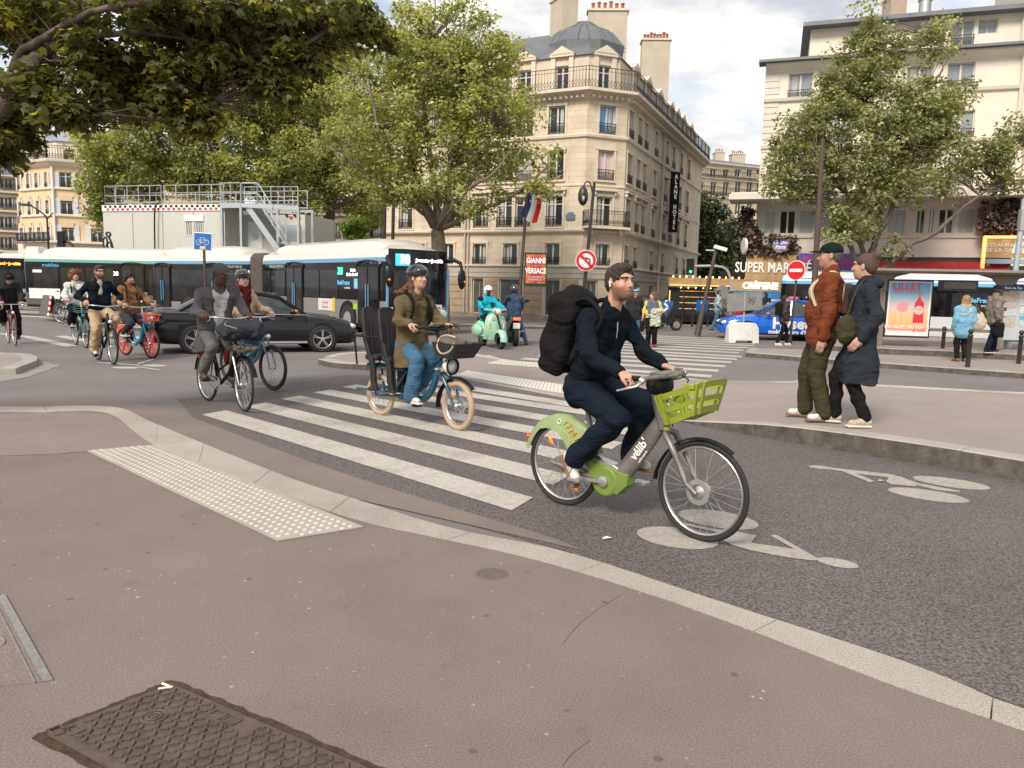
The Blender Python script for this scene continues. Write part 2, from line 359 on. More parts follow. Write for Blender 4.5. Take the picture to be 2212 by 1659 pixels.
roadline([G(1870,763,.12),G(1950,762,.12),G(2060,770,.12)],.12,z=.128,m=m_yel,lab='yellow line on the pavement at the foot of the bus platform')
def picto(pts_list,lab,m=m_lined,z=.0062):
 mb=MB()
 for i_,pl in enumerate(pts_list): mb.poly([(p.x,p.y,z+.0007*i_) for p in pl])
 return meshobj('cycle_pictogram',mb,m,label=lab,cat='road marking')
def gell(x0,y0,x1,y1,wd,n=20):
 a,b=G(x0,y0),G(x1,y1); c=(a+b)/2; d=(b-a)/2; e=Vector((-d.y,d.x,0)).normalized()*wd
 return [c+d*math.cos(2*PI*i/n)+e*math.sin(2*PI*i/n) for i in range(n)]
gp=lambda *a:[G(*p) for p in a]
zq=lambda *a:[G((2400+x*.7378)/1.8228,(1500+y*.7378)/1.8228) for x,y in a]
def ze(x0,y0,x1,y1,w_): c=[(2400+x0*.7378)/1.8228,(1500+y0*.7378)/1.8228,(2400+x1*.7378)/1.8228,(1500+y1*.7378)/1.8228]; return gell(*c,w_)
picto([ze(152,800,576,880,.21),ze(375,700,790,785,.21),ze(1105,955,1330,998,.08),zq((590,800),(660,805),(785,830),(755,870),(860,885),(1000,905),(1110,950),(1115,962),(1080,965),(930,945),(760,912),(650,880),(585,845)),zq((858,832),(880,826),(900,832),(1100,948),(1050,940)),zq((350,765),(375,760),(600,803),(590,818))],'white painted cycle symbol under the front wheel of the green bicycle')
picto([ze(1485,580,1922,645,.19),ze(1617,517,2032,577,.19),ze(1062,459,1195,471,.075),zq((1180,466),(1270,477),(1420,492),(1490,500),(1560,518),(1640,548),(1870,592),(1865,598),(1750,588),(1620,556),(1555,541),(1640,560),(1635,568),(1500,555),(1475,540),(1490,518),(1380,507),(1260,489),(1185,478)),zq((1225,480),(1270,478),(1415,540),(1385,545))],'white painted cycle symbol on the lane beside the raised kerb')
picto([gell(243,794,300,796,.16),gell(312,789,356,792,.16),gp((300,792),(345,799),(344,801),(300,794)),gp((212,783),(300,789),(303,791),(212,785)),gp((296,786),(330,776),(334,777),(300,788))],'small white cycle symbol on the road behind the man in the grey cap',m_line)
tq=[G(188,975,ZP),G(335,962,ZP),G(785,1140,ZP),G(600,1170,ZP)]
tac=meshobj('tactile_paving',MB().prism([p.xy for p in tq],ZP+.002,ZP+.009),mat('pale tactile slab',(.37,.34,.30),.8,var=.1,vs=8,grime=.3),label='pale studded tactile strip on the near pavement by the crossing',cat='tactile paving')
m_stud=mat('pale stud',(.55,.52,.46),.6); mb=MB(); k_=0
stud=MB(); stud.lathe([(.017,0),(.015,.005),(.009,.0065)],8);
a0,b0,c0,d0=tq; first=None
U_=(d0-a0); nU=int(U_.length/.068);
V_=(b0-a0); cnt=0; sm=bpy.data.meshes.new('stud'); sm.from_pydata(stud.v,[],stud.f); sm.materials.append(m_stud)
rest=MB()
for i in range(nU+10):
 for j in range(1,16):
  u=(i+.5+(.5 if j%2 else 0))/nU*1.03; v=j/11.
  base=a0.lerp(d0,u) if False else None
  e=(c0-b0).normalized()
  p=a0+(d0-a0).normalized()*(.045+i*.068)+Vector((-e.y,e.x,0))*(j*.068*(-1) if False else 0)
  nrm=Vector((-(d0-a0).normalized().y,(d0-a0).normalized().x,0)); p=p+nrm*(j*.062-.02)
  ok=True; q=[a0,b0,c0,d0]
  for t in range(4):
   A,B=q[t],q[(t+1)%4]; cr_=(B.x-A.x)*(p.y-A.y)-(B.y-A.y)*(p.x-A.x)
   if cr_>-.02*(B-A).length: ok=False
  if not ok: continue
  if p.y<6.3 and cnt<290: inst('stud',sm,tac,(p.x,p.y,ZP+.009)); cnt+=1
  else:
   rest.T=Matrix.Translation((p.x,p.y,ZP+.009)); rest.add(stud.v,stud.f)
if rest.v: meshobj('studs',rest,m_stud,tac,kind='stuff')
def ribs(q,z,lab,nr):
 t=meshobj('tactile_paving',MB().prism([p.xy for p in q],z,z+.008),mat('pale tactile slab far',(.45,.41,.36),.8,var=.1),label=lab,cat='tactile paving')
 me=mat('white rib',(.66,.64,.58),.6)
 for i in range(nr):
  u=(i+.5)/nr; a=q[0].lerp(q[1],u); b=q[3].lerp(q[2],u); mb=MB(); mb.beam(Vector((a.x,a.y,z+.012)).lerp(Vector((b.x,b.y,z+.012)),.04),Vector((a.x,a.y,z+.012)).lerp(Vector((b.x,b.y,z+.012)),.96),.05,.01); meshobj('rib',mb,me,t)
ribs([G(985,812,.02),G(1335,872,.02),G(1318,848,.02),G(1010,802,.02)],.026,'ribbed pale tactile strip across the low island behind the cargo bike',44)
ribs([G(1052,786,.02),G(1330,808,.02),G(1325,796,.02),G(1080,779,.02)],.026,'shorter ribbed tactile strip at the far side of the low island',28)
m_cast=mat('rusty cast iron',(.115,.085,.072),.6,metal=.25,var=.25,vs=14,bump=.5,bs=90)
m_dirt=mat('brown dirt in the joint',(.06,.035,.02),.95,var=.5,vs=25,bump=1.,bs=70)
m_cov=m_pave
o_=G(372,1470,ZP+.004); ex=(G(82,1590,ZP)-o_); ex.z=0; ex.normalize(); ey=(G(825,1664,ZP)-o_); ey.z=0; ey.normalize()
mc=thing('manhole_cover','rusty cast iron chevron manhole cover at the bottom of the photo','manhole cover',(o_.x,o_.y,ZP))
wd=(G(82,1590,ZP)-G(372,1470,ZP)).length; ln=1.5
P2=lambda u,v:(ex*u+ey*v)
mb=MB(); n=40; outl=[]
for k in range(n*4):
 s=k/n; i=int(s); t=s-i; j=rnd.uniform(-.006,.008)
 outl.append([P2(t*wd,-.012+j),P2(wd+.012-j,t*ln),P2((1-t)*wd,ln+.01),P2(-.014+j,(1-t)*ln)][i])
mb.prism([p.xy for p in outl][::1],.0,.0035); meshobj('dirt_joint',mb,m_dirt,mc)
mb=MB(); mb.prism([P2(*p).xy for p in [(.02,.02),(wd-.02,.02),(wd-.02,ln-.02),(.02,ln-.02)]],.0,.0065); meshobj('cover_plate',mb,m_cast,mc)
mb=MB(); st_=.036
for i in range(int((wd-.08)/st_)):
 for j in range(int((ln-.08)/st_)):
  u=.05+i*st_; v=.05+j*st_
  if (u-.2)**2+(v-.2)**2<.0026 or (u>wd-.12 and v<.1) or (u<.1 and .33<v<.52): continue
  a=P2(u,v); c=P2(u+(.014 if (i+j)%2 else -.014)*.6,v+.015);
  if (i+j)%2: d=(ex+ey).normalized()
  else: d=(ex-ey).normalized()
  mb.beam(Vector((a.x,a.y,.0095))-d*.014,Vector((a.x,a.y,.0095))+d*.014,.010,.009)
meshobj('tread_pattern',mb,m_cast,mc,kind='stuff')
mb=MB(); c=P2(.2,.2); mb.ring((c.x,c.y,.0085),.042,.005,'z',24,5); mb.ring((c.x,c.y,.0085),.024,.004,'z',18,5); mb.ring((c.x,c.y,.0085),.008,.004,'z',10,5)
meshobj('round_boss',mb,m_cast,mc)
for u,v in [(.07,.36),(.07,.43),(.13,.36),(.13,.43),(wd-.08,.07),(wd-.05,.03)]:
 mb=MB(); c=P2(u,v)
 for q in (((-.02,-.028),(.02,-.028)),((.02,-.028),(.02,.028)),((.02,.028),(-.02,.028)),((-.02,.028),(-.02,-.028))):
  a=c+P2(*q[0]); b=c+P2(*q[1]); mb.beam((a.x,a.y,.0085),(b.x,b.y,.0085),.007,.006)
 meshobj('square_boss',mb,m_cast,mc)
for (u,v,c_,l_) in [(.06,.05,(.7,.6,.42),.05),(.045,.03,(.75,.74,.7),.04)]:
 a=P2(u,v)+o_; mb=MB(); d=Vector((.8,.3 if l_>.045 else -.4,0)).normalized(); mb.tube([Vector((a.x,a.y,ZP+.014))-d*l_/2,Vector((a.x,a.y,ZP+.014))+d*l_/2],.0045,8)
 meshobj('cigarette_butt',mb,mat('butt%d'%(l_*1000),c_,.9),label='tan cigarette butt lying in the corner of the rusty cover' if l_>.045 else 'white cigarette butt lying in the corner of the rusty cover',cat='cigarette butt')
a,b,c,d=G(8,1287,ZP),G(110,1472,ZP),G(-160,1500,ZP),G(-200,1300,ZP)
f2=thing('access_cover','pavement filled access cover with steel rim at the left edge','manhole cover',(a.x,a.y,ZP))
mb=MB(); ctr=(a+b+c+d)/4; mb.prism([(p-a).xy for p in (a,d,c,b)],0,.003); meshobj('infill',mb,m_pave,f2)
mb=MB(); b2=G(92,1474,ZP)-a; e1=(b-a);
mb.add([(.0,.0,.0045),(e1.x,e1.y,.0045),(b2.x,b2.y,.0045),(-.03,-.005,.0045)],[(0,3,2,1)])
dd=e1.normalized(); nn=Vector((dd.y,-dd.x,0))
mb.beam(Vector((0,0,.004))-nn*-.0,Vector((e1.x,e1.y,.004)),.012,.008); mb.beam(Vector((-.045,-.02,.004)),Vector((e1.x-.05,e1.y-.02,.004)),.006,.008)
meshobj('steel_rim',mb,mat('worn steel rim',(.42,.39,.37),.35,metal=.7,var=.2,vs=30),f2)
mb=MB(); q=G(-30,1395,ZP)-a; mb.ring((q.x,q.y,.004),.065,.006,'z',30,6); meshobj('lifting_ring',mb,mat('worn steel rim',(0,0,0)),f2)
mb=MB(); c=G(1062,1240,ZP); mb.lathe([(.09,0),(.088,.003),(.07,.0035),(.068,.002),(.02,.003)],20); meshobj('water_key_cover',mb,mat('worn pavement cast',(.13,.105,.095),.8,var=.3,vs=40,bump=.8),loc=(c.x,c.y,ZP),label='small round worn utility cover in the near pavement',cat='utility cover')
mb=MB()
for k in range(36):
 x=rnd.uniform(-3.2,2.2); y=rnd.uniform(2.1,7)
 z=ZP if (x+y)<4.35 else None
 if z is None: z=.005
 if 4.2<x+y<5.3: continue
 s=rnd.uniform(.0012,.0035); mb.ell((x,y,z+s*.3),(s*rnd.uniform(.7,1.6),s,s*.4),5,3)
meshobj('pale_grit',mb,mat('pale grit',(.6,.56,.5),.9),label='pale grit and crumbs scattered over pavement and lane',cat='grit',kind='stuff')
def raised(name,top,z,m,kerbm,label=None,stl=1.3,kerbside=None):
 o=meshobj(name,MB().poly([(p[0],p[1],z) for p in top]),m,kind='structure')
 P=[Vector((p[0],p[1],0)) for p in (kerbside or top)]
 P=resamp(P,60); kerb_stones(o,off(P,.22),off(P,-.03),-.02,z+.004,stl,kerbm); return o
g=lambda x,y,z:tuple(G(x,y,z).xy)
fr=[g(1623,751,.12),g(1611,761,.12),g(1736,771,.12),g(1874,782,.12),g(2056,795,.12),g(2212,806,.12),(16.,14.5),(26,11.)]
raised('median_kerb',fr+[(26,20),(15,22),(8.9,21.6)],.12,m_isl,m_granf,kerbside=fr)
pf=[g(1745,742,.28),g(1874,751,.28),g(2050,758,.28),g(2212,766,.28),(22,17.6),(30,15.5)]
raised('bus_platform',pf+[(34,24),(22,26.5),(14,28.0),(12.4,27.2)],.28,m_isl,m_granf,kerbside=pf)
hp=[(-60,51),(-20,33.9),(-6,32.6),(2.5,32.0),(5.2,33.2),(6.6,35.6),(8.3,40),(15.,56),(22,75)]
raised('hotel_pavement',hp+[(-10,90),(-60,90)],.12,mat('far pavement',(.2,.175,.16),.9,var=.1,vs=1.5),m_granf,kerbside=hp,stl=1.6)
rp=[(24,80),(16.5,56),(11.2,41.5),(10.2,36),(11.5,33.4),(18,32.4),(30,29),(60,24)]
raised('shop_pavement',rp+[(60,70)],.12,mat('far pavement',(0,0,0)),m_granf,kerbside=rp,stl=1.6)
lp=[(-40,36),g(94,676,.12),g(251,706,.12),g(272,711,.12),g(420,712,.12),(-2.6,24.0),(-1.8,24.8)]
LI=[g(-40,672,.12),g(94,677,.12),g(251,704,.12),g(330,709,.12),g(440,706,.12),(-6.6,22.9),(-6.2,23.6)]
raised('bus_island',LI+[(-8,25.5),(-13,29),(-19,33.5),(-26,38.)],.12,m_isl,m_granf,kerbside=LI)
LL=[g(-60,762,.1),g(0,764,.1),g(38,765,.1),g(51,772,.1),g(50,779,.1),g(0,797,.1)]
raised('corner_refuge',LL+[(-20,16)],.1,m_isl,m_granf,kerbside=LL,stl=.9)
sheet('concrete_apron',[g(52,772,0),g(131,790,0),g(60,815,0),g(-60,835,0),(-14,13),(-12,17)],.005,mat('pale apron',(.27,.24,.22),.9,var=.1,vs=3),kind='structure')
sheet('left_pavement',[(-70,42),(-24,40.5),(-27,60),(-70,70)],.1,mat('far pavement',(0,0,0)),kind='structure')
# ================= BUILDINGS =================
def wall_holes(mb,O,U,W,z0,z1,holes,dep=.22):
 """grid wall with real openings and reveals"""
 Nn=Vector((U.y,-U.x,0)); us=sorted({0.,W}|{h[i] for h in holes for i in(0,1)}); zs=sorted({z0,z1}|{h[i] for h in holes for i in(2,3)})
 P=lambda u,z,d=0:(O+U*u-Nn*d+Vector((0,0,z)))[:]
 for i in range(len(us)-1):
  for j in range(len(zs)-1):
   uc,zc=(us[i]+us[i+1])/2,(zs[j]+zs[j+1])/2
   if any(h[0]<uc<h[1] and h[2]<zc<h[3] for h in holes): continue
   mb.add([P(us[i],zs[j]),P(us[i+1],zs[j]),P(us[i+1],zs[j+1]),P(us[i],zs[j+1])],[(0,1,2,3)])
 for a,b,c,d in holes:
  mb.add([P(a,c),P(b,c),P(b,d),P(a,d),P(a,c,dep),P(b,c,dep),P(b,d,dep),P(a,d,dep)],[(0,4,5,1),(1,5,6,2),(2,6,7,3),(3,7,4,0),(4,7,6,5)])
def miter(path,d):
 o=[];n=len(path)
 for i,p in enumerate(path):
  def nn(a,b): t=(b-a); t.z=0; t.normalize(); return Vector((t.y,-t.x,0))
  if i==0: q=nn(path[0],path[1]); o.append(p+q*d)
  elif i==n-1: q=nn(path[-2],path[-1]); o.append(p+q*d)
  else:
   a,b=nn(path[i-1],p),nn(p,path[i+1]); m=(a+b).normalized(); o.append(p+m*(d/max(m.dot(a),.3)))
 return o
def cornice(mb,path,prof):
 rings=[]; cols=[miter(path,d) for d,z in prof]
 for i in range(len(path)): rings.append([(cols[k][i].x,cols[k][i].y,prof[k][1]) for k in range(len(prof))])
 mb.loft(rings)
def railing(mb,path,z,h,d,step=.13,orn=True,t=.017):
 pts=miter(path,d)
 for i in range(len(pts)-1):
  a,b=pts[i],pts[i+1]; ln=(b-a).length; n=max(2,int(ln/step))
  for q,tt in ((h,t*1.7),(h*.82,t),(.06,t)): mb.beam((a.x,a.y,z+q),(b.x,b.y,z+q),tt)
  for k in range(n+1):
   p=a.lerp(b,k/n); mb.beam((p.x,p.y,z+.02),(p.x,p.y,z+h),t if k%8 else t*2.2)
  if orn:
   for k in range(n):
    p=a.lerp(b,k/n); q=a.lerp(b,(k+1)/n); mb.beam((p.x,p.y,z+.1),(q.x,q.y,z+h*.42),t*.8); mb.beam((q.x,q.y,z+.1),(p.x,p.y,z+h*.42),t*.8)
_wt={}
m_join=mat('white window joinery',(.62,.6,.56),.5)
m_curt=mat('net curtain',(.46,.45,.43),.9,var=.15,vs=5)
m_blueg=mat('blue reflecting glass',(.05,.25,.52),.1,spec=.8)
m_pinkg=mat('pink curtain',(.6,.45,.44),.8)
def window(parent,O,U,u,z,w,h,style='casement',rail=0,pane=None,arch=0,sill=None,rec=.15,m_s=None,curtain=0,shutter=None,group=None):
 key=(round(w,2),round(h,2),style,round(rail,2),pane.name if pane else None,arch,m_s.name if m_s else None,curtain,shutter.name if shutter else None)
 rz=math.atan2(U.y,U.x); loc=O+U*u+Vector((0,0,z))
 if key not in _wt:
  mb=MB(); f=.055; y=rec
  for s in(-1,1): mb.box((s*(w/2-f/2),y,h/2),(f,.07,h))
  mb.box((0,y,h-f/2),(w-2*f,.07,f)); mb.box((0,y,f),(w-2*f,.07,2*f))
  if style!='single': mb.box((0,y-.012,h/2),(.09,.075,h-3*f))
  if style=='casement3': mb.box((0,y-.006,h*.74),(w-2*f,.06,.05))
  mb.m=1
  if sill: pass
  if m_s:
   e=.11
   for s in(-1,1): mb.box((s*(w/2+e/2+.003),-.025,h/2),(e,.05,h))
   mb.box((0,-.035,h+.07),(w+2*e+.08,.07,.13)); mb.box((0,-.045,-.05),(w+2*e,.09,.09))
   if arch:
    n=8; a_=[(math.cos(PI*k/n)*(w/2),h-arch+math.sin(PI*k/n)*arch) for k in range(n+1)]
    for s in (0,1):
     half=a_[:n//2+1] if s==0 else a_[n//2:]
     cx=w/2 if s==0 else -w/2
     pl=[(p[0],p[1]) for p in half]+([(cx,h)] if s==0 else [(cx,h)])
     if s==0: pl=half+[(w/2,h)]
     mb.prism(pl,.0,rec-.04,'y')
  o=meshobj('window',mb,[m_join,m_s or m_join],parent)
  for s in (-1,1):
   p=MB(); ww=w/2-f-.045; p.box((s*(.045+ww/2),y+.02,h/2),(ww,.012,h-3*f)); meshobj('pane',p,pane or M_glassd,o)
   if curtain and s==curtain or curtain==2:
    p=MB(); p.box((s*(.045+ww*.5),y+.008,h*.5),(ww*(.55 if curtain!=2 else .9),.008,h*.86)); meshobj('curtain',p,m_curt,o)
  if rail:
   r=MB(); n=max(4,int(w/.1));
   for q in(.03,rail*.72,rail): r.box((0,-.07,q),(w+.06,.03,.03))
   for k in range(n+1): r.box((-w/2+w*k/n,-.07,rail/2),(.016,.016,rail))
   for k in range(0,n,2):
    x0=-w/2+w*k/n; x1=-w/2+w*min(k+2,n)/n; r.beam((x0,-.07,.05),(x1,-.07,rail*.7),.016); r.beam((x1,-.07,.05),(x0,-.07,rail*.7),.016)
   meshobj('railing',r,M_iron,o)
  if shutter:
   for s in(-1,1):
    r=MB(); sw=w*.46; r.box((s*(w/2+sw/2+.02),-.04,h/2),(sw,.04,h));
    for q in (.2,.5,.8): r.box((s*(w/2+sw/2+.02),-.065,h*q),(sw*.96,.012,.04))
    meshobj('shutter',r,shutter,o)
  _wt[key]=o
 else:
  src=_wt[key]; o=src.copy(); C.objects.link(o); o.parent=parent
  for ch in _ch[src.name]:
   c_=ch.copy(); C.objects.link(c_); c_.parent=o
 if key in _wt and _wt[key] is o: _ch[o.name]=[c for c in o.children]
 o.location=loc; o.rotation_euler=(0,0,rz); return o
_ch={}
class Face:
 def __init__(s,a,b,base): s.a=Vector((a[0],a[1],0)); s.b=Vector((b[0],b[1],0)); s.W=(s.b-s.a).length; s.U=(s.b-s.a)/s.W; s.O=s.a-Vector(base); s.O.z=0; s.wins=[]
 def u(s,px,py=450):
  d=ray(px,py); n=Vector((-s.U.y,s.U.x,0)); t=s.a.dot(n)/d.dot(n); return (Vector((d.x*t,d.y*t,0))-s.a).dot(s.U)
 def Y(s,px,py=450):
  u=s.u(px,py); return (s.a+s.U*u).y
 def z(s,px,py): return At(px,py,s.Y(px,py)).z
 def hole(s,u,z,w,h): s.wins.append((u-w/2,u+w/2,z,z+h))
m_lime=mat('hotel limestone',(.62,.53,.41),.85,var=.10,vs=1.1,bump=.25,bs=25,grime=.28)
m_lime2=mat('hotel limestone trim',(.64,.56,.45),.8,var=.08,vs=2,grime=.2)
def jointed(name,col,bw,bh,rough=.85):
 m=mat(name,col,rough,var=.12,vs=1.,grime=.22); t=m.node_tree; l=t.links.new; p=t.nodes['Principled BSDF']
 src=p.inputs['Base Color'].links[0].from_socket; co=N(t,'ShaderNodeTexCoord').outputs['Object']
 mpn=N(t,'ShaderNodeSeparateXYZ'); l(co,mpn.inputs[0]); ad=N(t,'ShaderNodeMath',operation='ADD'); l(mpn.outputs[0],ad.inputs[0]); l(mpn.outputs[1],ad.inputs[1])
 cb=N(t,'ShaderNodeCombineXYZ'); l(ad.outputs[0],cb.inputs[0]); l(mpn.outputs[2],cb.inputs[1])
 b=N(t,'ShaderNodeTexBrick',Scale=1.); b.inputs['Mortar Size'].default_value=.012; b.inputs['Brick Width'].default_value=bw; b.inputs['Row Height'].default_value=bh
 b.inputs['Color1'].default_value=(1,1,1,1); b.inputs['Color2'].default_value=(.86,.84,.8,1); b.inputs['Mortar'].default_value=(.72,.68,.62,1); l(cb.outputs[0],b.inputs['Vector'])
 mu=N(t,'ShaderNodeMixRGB',blend_type='MULTIPLY'); mu.inputs[0].default_value=.75; l(src,mu.inputs[1]); l(b.outputs['Color'],mu.inputs[2]); l(mu.outputs[0],p.inputs['Base Color'])
 bp=N(t,'ShaderNodeBump',Strength=.4,Distance=.01); l(b.outputs['Fac'],bp.inputs['Height']); bp.invert=True; l(bp.outputs[0],p.inputs['Normal']); return m
m_lj=jointed('jointed limestone',(.64,.55,.425),.85,.3)
C1=G(1253,693,.12); C1.z=0
dA=Vector((-.905,.425,0)).normalized(); dB=Vector((.41,.912,0))
uCh=XofY(1349,40.2,400); C2=Vector((uCh,40.2,0))
A0=C1+dA*12.3; B1=C2+dB*21
base=Vector((C1.x,C1.y,.12)); base0=Vector((C1.x,C1.y,0))
hotel=thing('apartment_building','pale limestone corner building with wrought iron balconies and hotel sign','building',(C1.x,C1.y,0))
FA=Face(A0,C1,base0); FC=Face(C1,C2,base0); FB=Face(C2,B1,base0)
zz=lambda y:FC.z(1300,y)
Z=dict(g1=zz(578),ar0=zz(576),ar1=zz(527),c1=zz(502),f10=zz(491),f11=zz(424),l1=zz(404),f20=zz(389),f21=zz(324),b2=zz(300),f30=zz(289),f31=zz(227),co=zz(213),bal=zz(197),at0=zz(192),at1=zz(132))
wA=[FA.u(x) for x in (877,946,982,1040,1090,1130,1197.5)]; wB=[FB.u(x,387) for x in (1351+3,1377,1391,1413.5,1437.6,1452,1469.5,1485.8)]
wB[0]=.75; wc=[FC.W/2]
aA=[FA.u(x,550) for x in (905,966,1036,1102,1193)]; aB=[wB[0],wB[1],wB[3],wB[4],wB[6],wB[7]]
specs=[]
for F,ws,ar in ((FA,wA,aA),(FC,wc,wc),(FB,wB,aB)):
 sc_=1. if F is not FB else .92
 for i,u in enumerate(ar):
  if 0.45<u<F.W-.45: specs.append((F,u,Z['ar0'],.82*sc_,Z['ar1']-Z['ar0'],dict(arch=.14,rail=.42,curtain=i%3-1)))
 for zi,(a,b) in enumerate((('f10','f11'),('f20','f21'),('f30','f31'))):
  for i,u in enumerate(ws):
   if not 0.4<u<F.W-.4: continue
   kw=dict(rail=.52,style='casement3' if zi==0 else 'casement',curtain=(i*2+zi)%4-1)
   if F is FC and zi==2: kw.update(pane=m_blueg)
   if F is FC and zi==1: kw.update(pane=m_pinkg)
   if F is FC and zi==0: kw.update(rail=0)
   if F is FB: kw.update(rail=.45)
   specs.append((F,u,Z[a],.9*sc_,Z[b]-Z[a],kw))
for F,lst in ((FA,[(1019,1043),(1077,1127),(1174,1208),(880,940)]),(FC,[(1266,1290)])):
 for a,b in lst:
  ua,ub=F.u(a,650),F.u(b,650); specs.append((F,(ua+ub)/2,.25,ub-ua,zz(606)-.25,dict(style='single',shop=1)))
for u in (3.2,6.6): specs.append((FB,u,.25,1.6,zz(612)-.25,dict(style='single',shop=1)))
for F in (FA,FC,FB):
 mb=MB()
 hs=[(u-w/2,u+w/2,z,z+h) for f,u,z,w,h,k in specs if f is F]
 wall_holes(mb,F.O,F.U,F.W,0,Z['co']+.05,hs,.24)
 meshobj('wall',mb,m_lj,hotel)
for f,u,z,w,h,k in specs:
 k=dict(k); sh=k.pop('shop',0)
 if sh:
  o=window(hotel,f.O,f.U,u,z,w,h,style='single',pane=mat('grey shop glass',(.12,.13,.13),.15,var=.2,vs=1))
 else: window(hotel,f.O,f.U,u,z,w,h,m_s=m_lime2,**k)
pth=[p-base0 for p in (A0,C1,C2,B1)]
for p in pth: p.z=0
mb=MB()
z=Z['g1']; cornice(mb,pth,[(0.003,z-.08),(.14,z),(.14,z+.06),(.003,z+.12)])
z=Z['c1']; cornice(mb,pth,[(0.003,z-.12),(.2,z),(.22,z+.08),(.003,z+.16)])
z=Z['b2']; cornice(mb,pth,[(0.003,z),(.1,z+.05),(.12,z+.16),(.003,z+.22)])
z=Z['l1']; cornice(mb,pth,[(0.003,z),(.05,z+.02),(.05,z+.1),(.003,z+.12)])
z=Z['co']; cornice(mb,pth,[(0.003,z-.12),(.12,z-.02),(.3,z+.14),(.62,z+.22),(.62,z+.36),(.003,z+.37)])
meshobj('cornice',mb,m_lime2,hotel)
mb=MB()   # dentils
for F in (FA,FC,FB):
 n=int(F.W/.3)
 for k in range(n):
  p=F.O+F.U*(F.W*(k+.5)/n); Nn=Vector((F.U.y,-F.U.x,0)); mb.box(p+Nn*.2+Vector((0,0,Z['co']+.02)),(.13,.3,.14),rz=math.atan2(F.U.y,F.U.x))
meshobj('dentils',mb,m_lime2,hotel,kind='stuff')
lt=None
for f,u,z,w,h,k in specs:
 if abs(z-Z['f10'])<.01:
  mb=MB();
  if lt is None:
   mb.box((0,-.12,h+.3),(w+.46,.22,.09)); mb.box((-w/2-.12,-.08,h+.17),(.1,.15,.2)); mb.box((w/2+.12,-.08,h+.17),(.1,.15,.2)); lt=meshobj('window_hood',mb,m_lime2,hotel); o=lt
  else: o=inst('window_hood',lt.data,hotel)
  o.location=f.O+f.U*u+Vector((0,0,z)); o.rotation_euler=(0,0,math.atan2(f.U.y,f.U.x))
mb=MB(); railing(mb,pth,Z['co']+.37,1.0,.52,.17); meshobj('balcony_railing',mb,M_iron,hotel)
ap=miter(pth,0); a=pth[1].lerp(pth[2],-.02); b=pth[1].lerp(pth[2],1.02)
mb=MB(); cU=FC.U; Nn=Vector((cU.y,-cU.x,0)); c=(a+b)/2
mb.box(c+Nn*.36+Vector((0,0,Z['c1']+.2)),((b-a).length+.1,.7,.12),rz=math.atan2(cU.y,cU.x))
for s in(-1,1): mb.prism([(0,0),(.5,0),(.5,-.1),(.12,-.42),(0,-.45)],-.1,.1,'y') if False else mb.box(c+cU*s*.85+Nn*.22+Vector((0,0,Z['c1']+.0)),(.18,.4,.26),rz=math.atan2(cU.y,cU.x))
meshobj('balcony_slab',mb,m_lime2,hotel)
mb=MB(); q=[a,a+Nn*.66,b+Nn*.66,b]; railing(mb,q[::1],Z['c1']+.26,.78,0,.09); meshobj('balcony_railing',mb,M_iron,hotel)
atp=miter(pth,-.55); at=[Vector((p.x,p.y,0)) for p in atp]
zt=Z['at1']+.42; zb=Z['co']+.37
def FaceL(a,b): F=Face.__new__(Face); F.a=a+base0; F.b=b+base0; F.W=(b-a).length; F.U=(b-a)/F.W; F.O=a.copy(); F.wins=[]; return F
GA,GC,GB=FaceL(at[0],at[1]),FaceL(at[1],at[2]),FaceL(at[2],at[3])
aw=[(GA,GA.u(x,160)) for x in (905,985,1045,1090,1135,1215)]+[(GC,GC.W/2)]+[(GB,GB.u(x,y)) for x,y in ((1370,170),(1397,190),(1422,215),(1447,240),(1460,255),(1473,262),(1490,275))]
m_dormer=m_lime2; dm={}
for F in (GA,GC,GB):
 mb=MB(); hs=[(u-.37,u+.37,zb+.05,Z['at1']) for f,u in aw if f is F]; wall_holes(mb,F.O,F.U,F.W,zb,zt,hs,.2); meshobj('attic_wall',mb,m_lime,hotel)
for i,(F,u) in enumerate(aw):
 window(hotel,F.O,F.U,u,zb+.05,.74,Z['at1']-zb-.05,style='casement3',rail=0)
 if 'd' not in dm:
  mb=MB(); h=zt-zb
  for s in(-1,1): mb.box((s*.5,-.06,h/2),(.24,.12,h))
  mb.box((0,-.08,h+.04),(1.35,.22,.1)); mb.prism([(-.72,h+.1),(.72,h+.1),(0,h+.52)],-.2,.75,'y'); mb.prism([(-.5,h+.13),(.5,h+.13),(0,h+.4)],-.215,-.2,'y')
  dm['d']=meshobj('dormer_pediment',mb,m_dormer,hotel); o=dm['d']
 else: o=inst('dormer_pediment',dm['d'].data,hotel)
 o.location=F.O+F.U*u+Vector((0,0,zb)); o.rotation_euler=(0,0,math.atan2(F.U.y,F.U.x))
mb=MB(); r0=miter(at,.12); r1=miter(at,-1.3); r2=miter(at,-2.6); za=zt;
mb.loft([[(r0[i].x,r0[i].y,za),(r1[i].x,r1[i].y,za+1.45),(r2[i].x,r2[i].y,za+2.1),(r2[i].x,r2[i].y,za-.2)] for i in range(4)])
meshobj('roof',mb,M_zinc,hotel,smooth=30)
cc=(at[1]+at[2])/2-Nn*2.7; mb=MB(); ring=lambda r_,z,k=8:[(cc.x+r_*math.cos(2*PI*j/k+.3),cc.y+r_*math.sin(2*PI*j/k+.3),z) for j in range(k)]
zr=At(1265,106,42.4).z; ztop=At(1265,44,42.4).z
mb.loft([ring(2.2,zt-.2),ring(2.35,zr),ring(1.7,zr+.75),ring(1.0,ztop-.4),ring(.4,ztop)]); pav=meshobj('corner_roof',mb,M_zinc,hotel)
mb=MB()
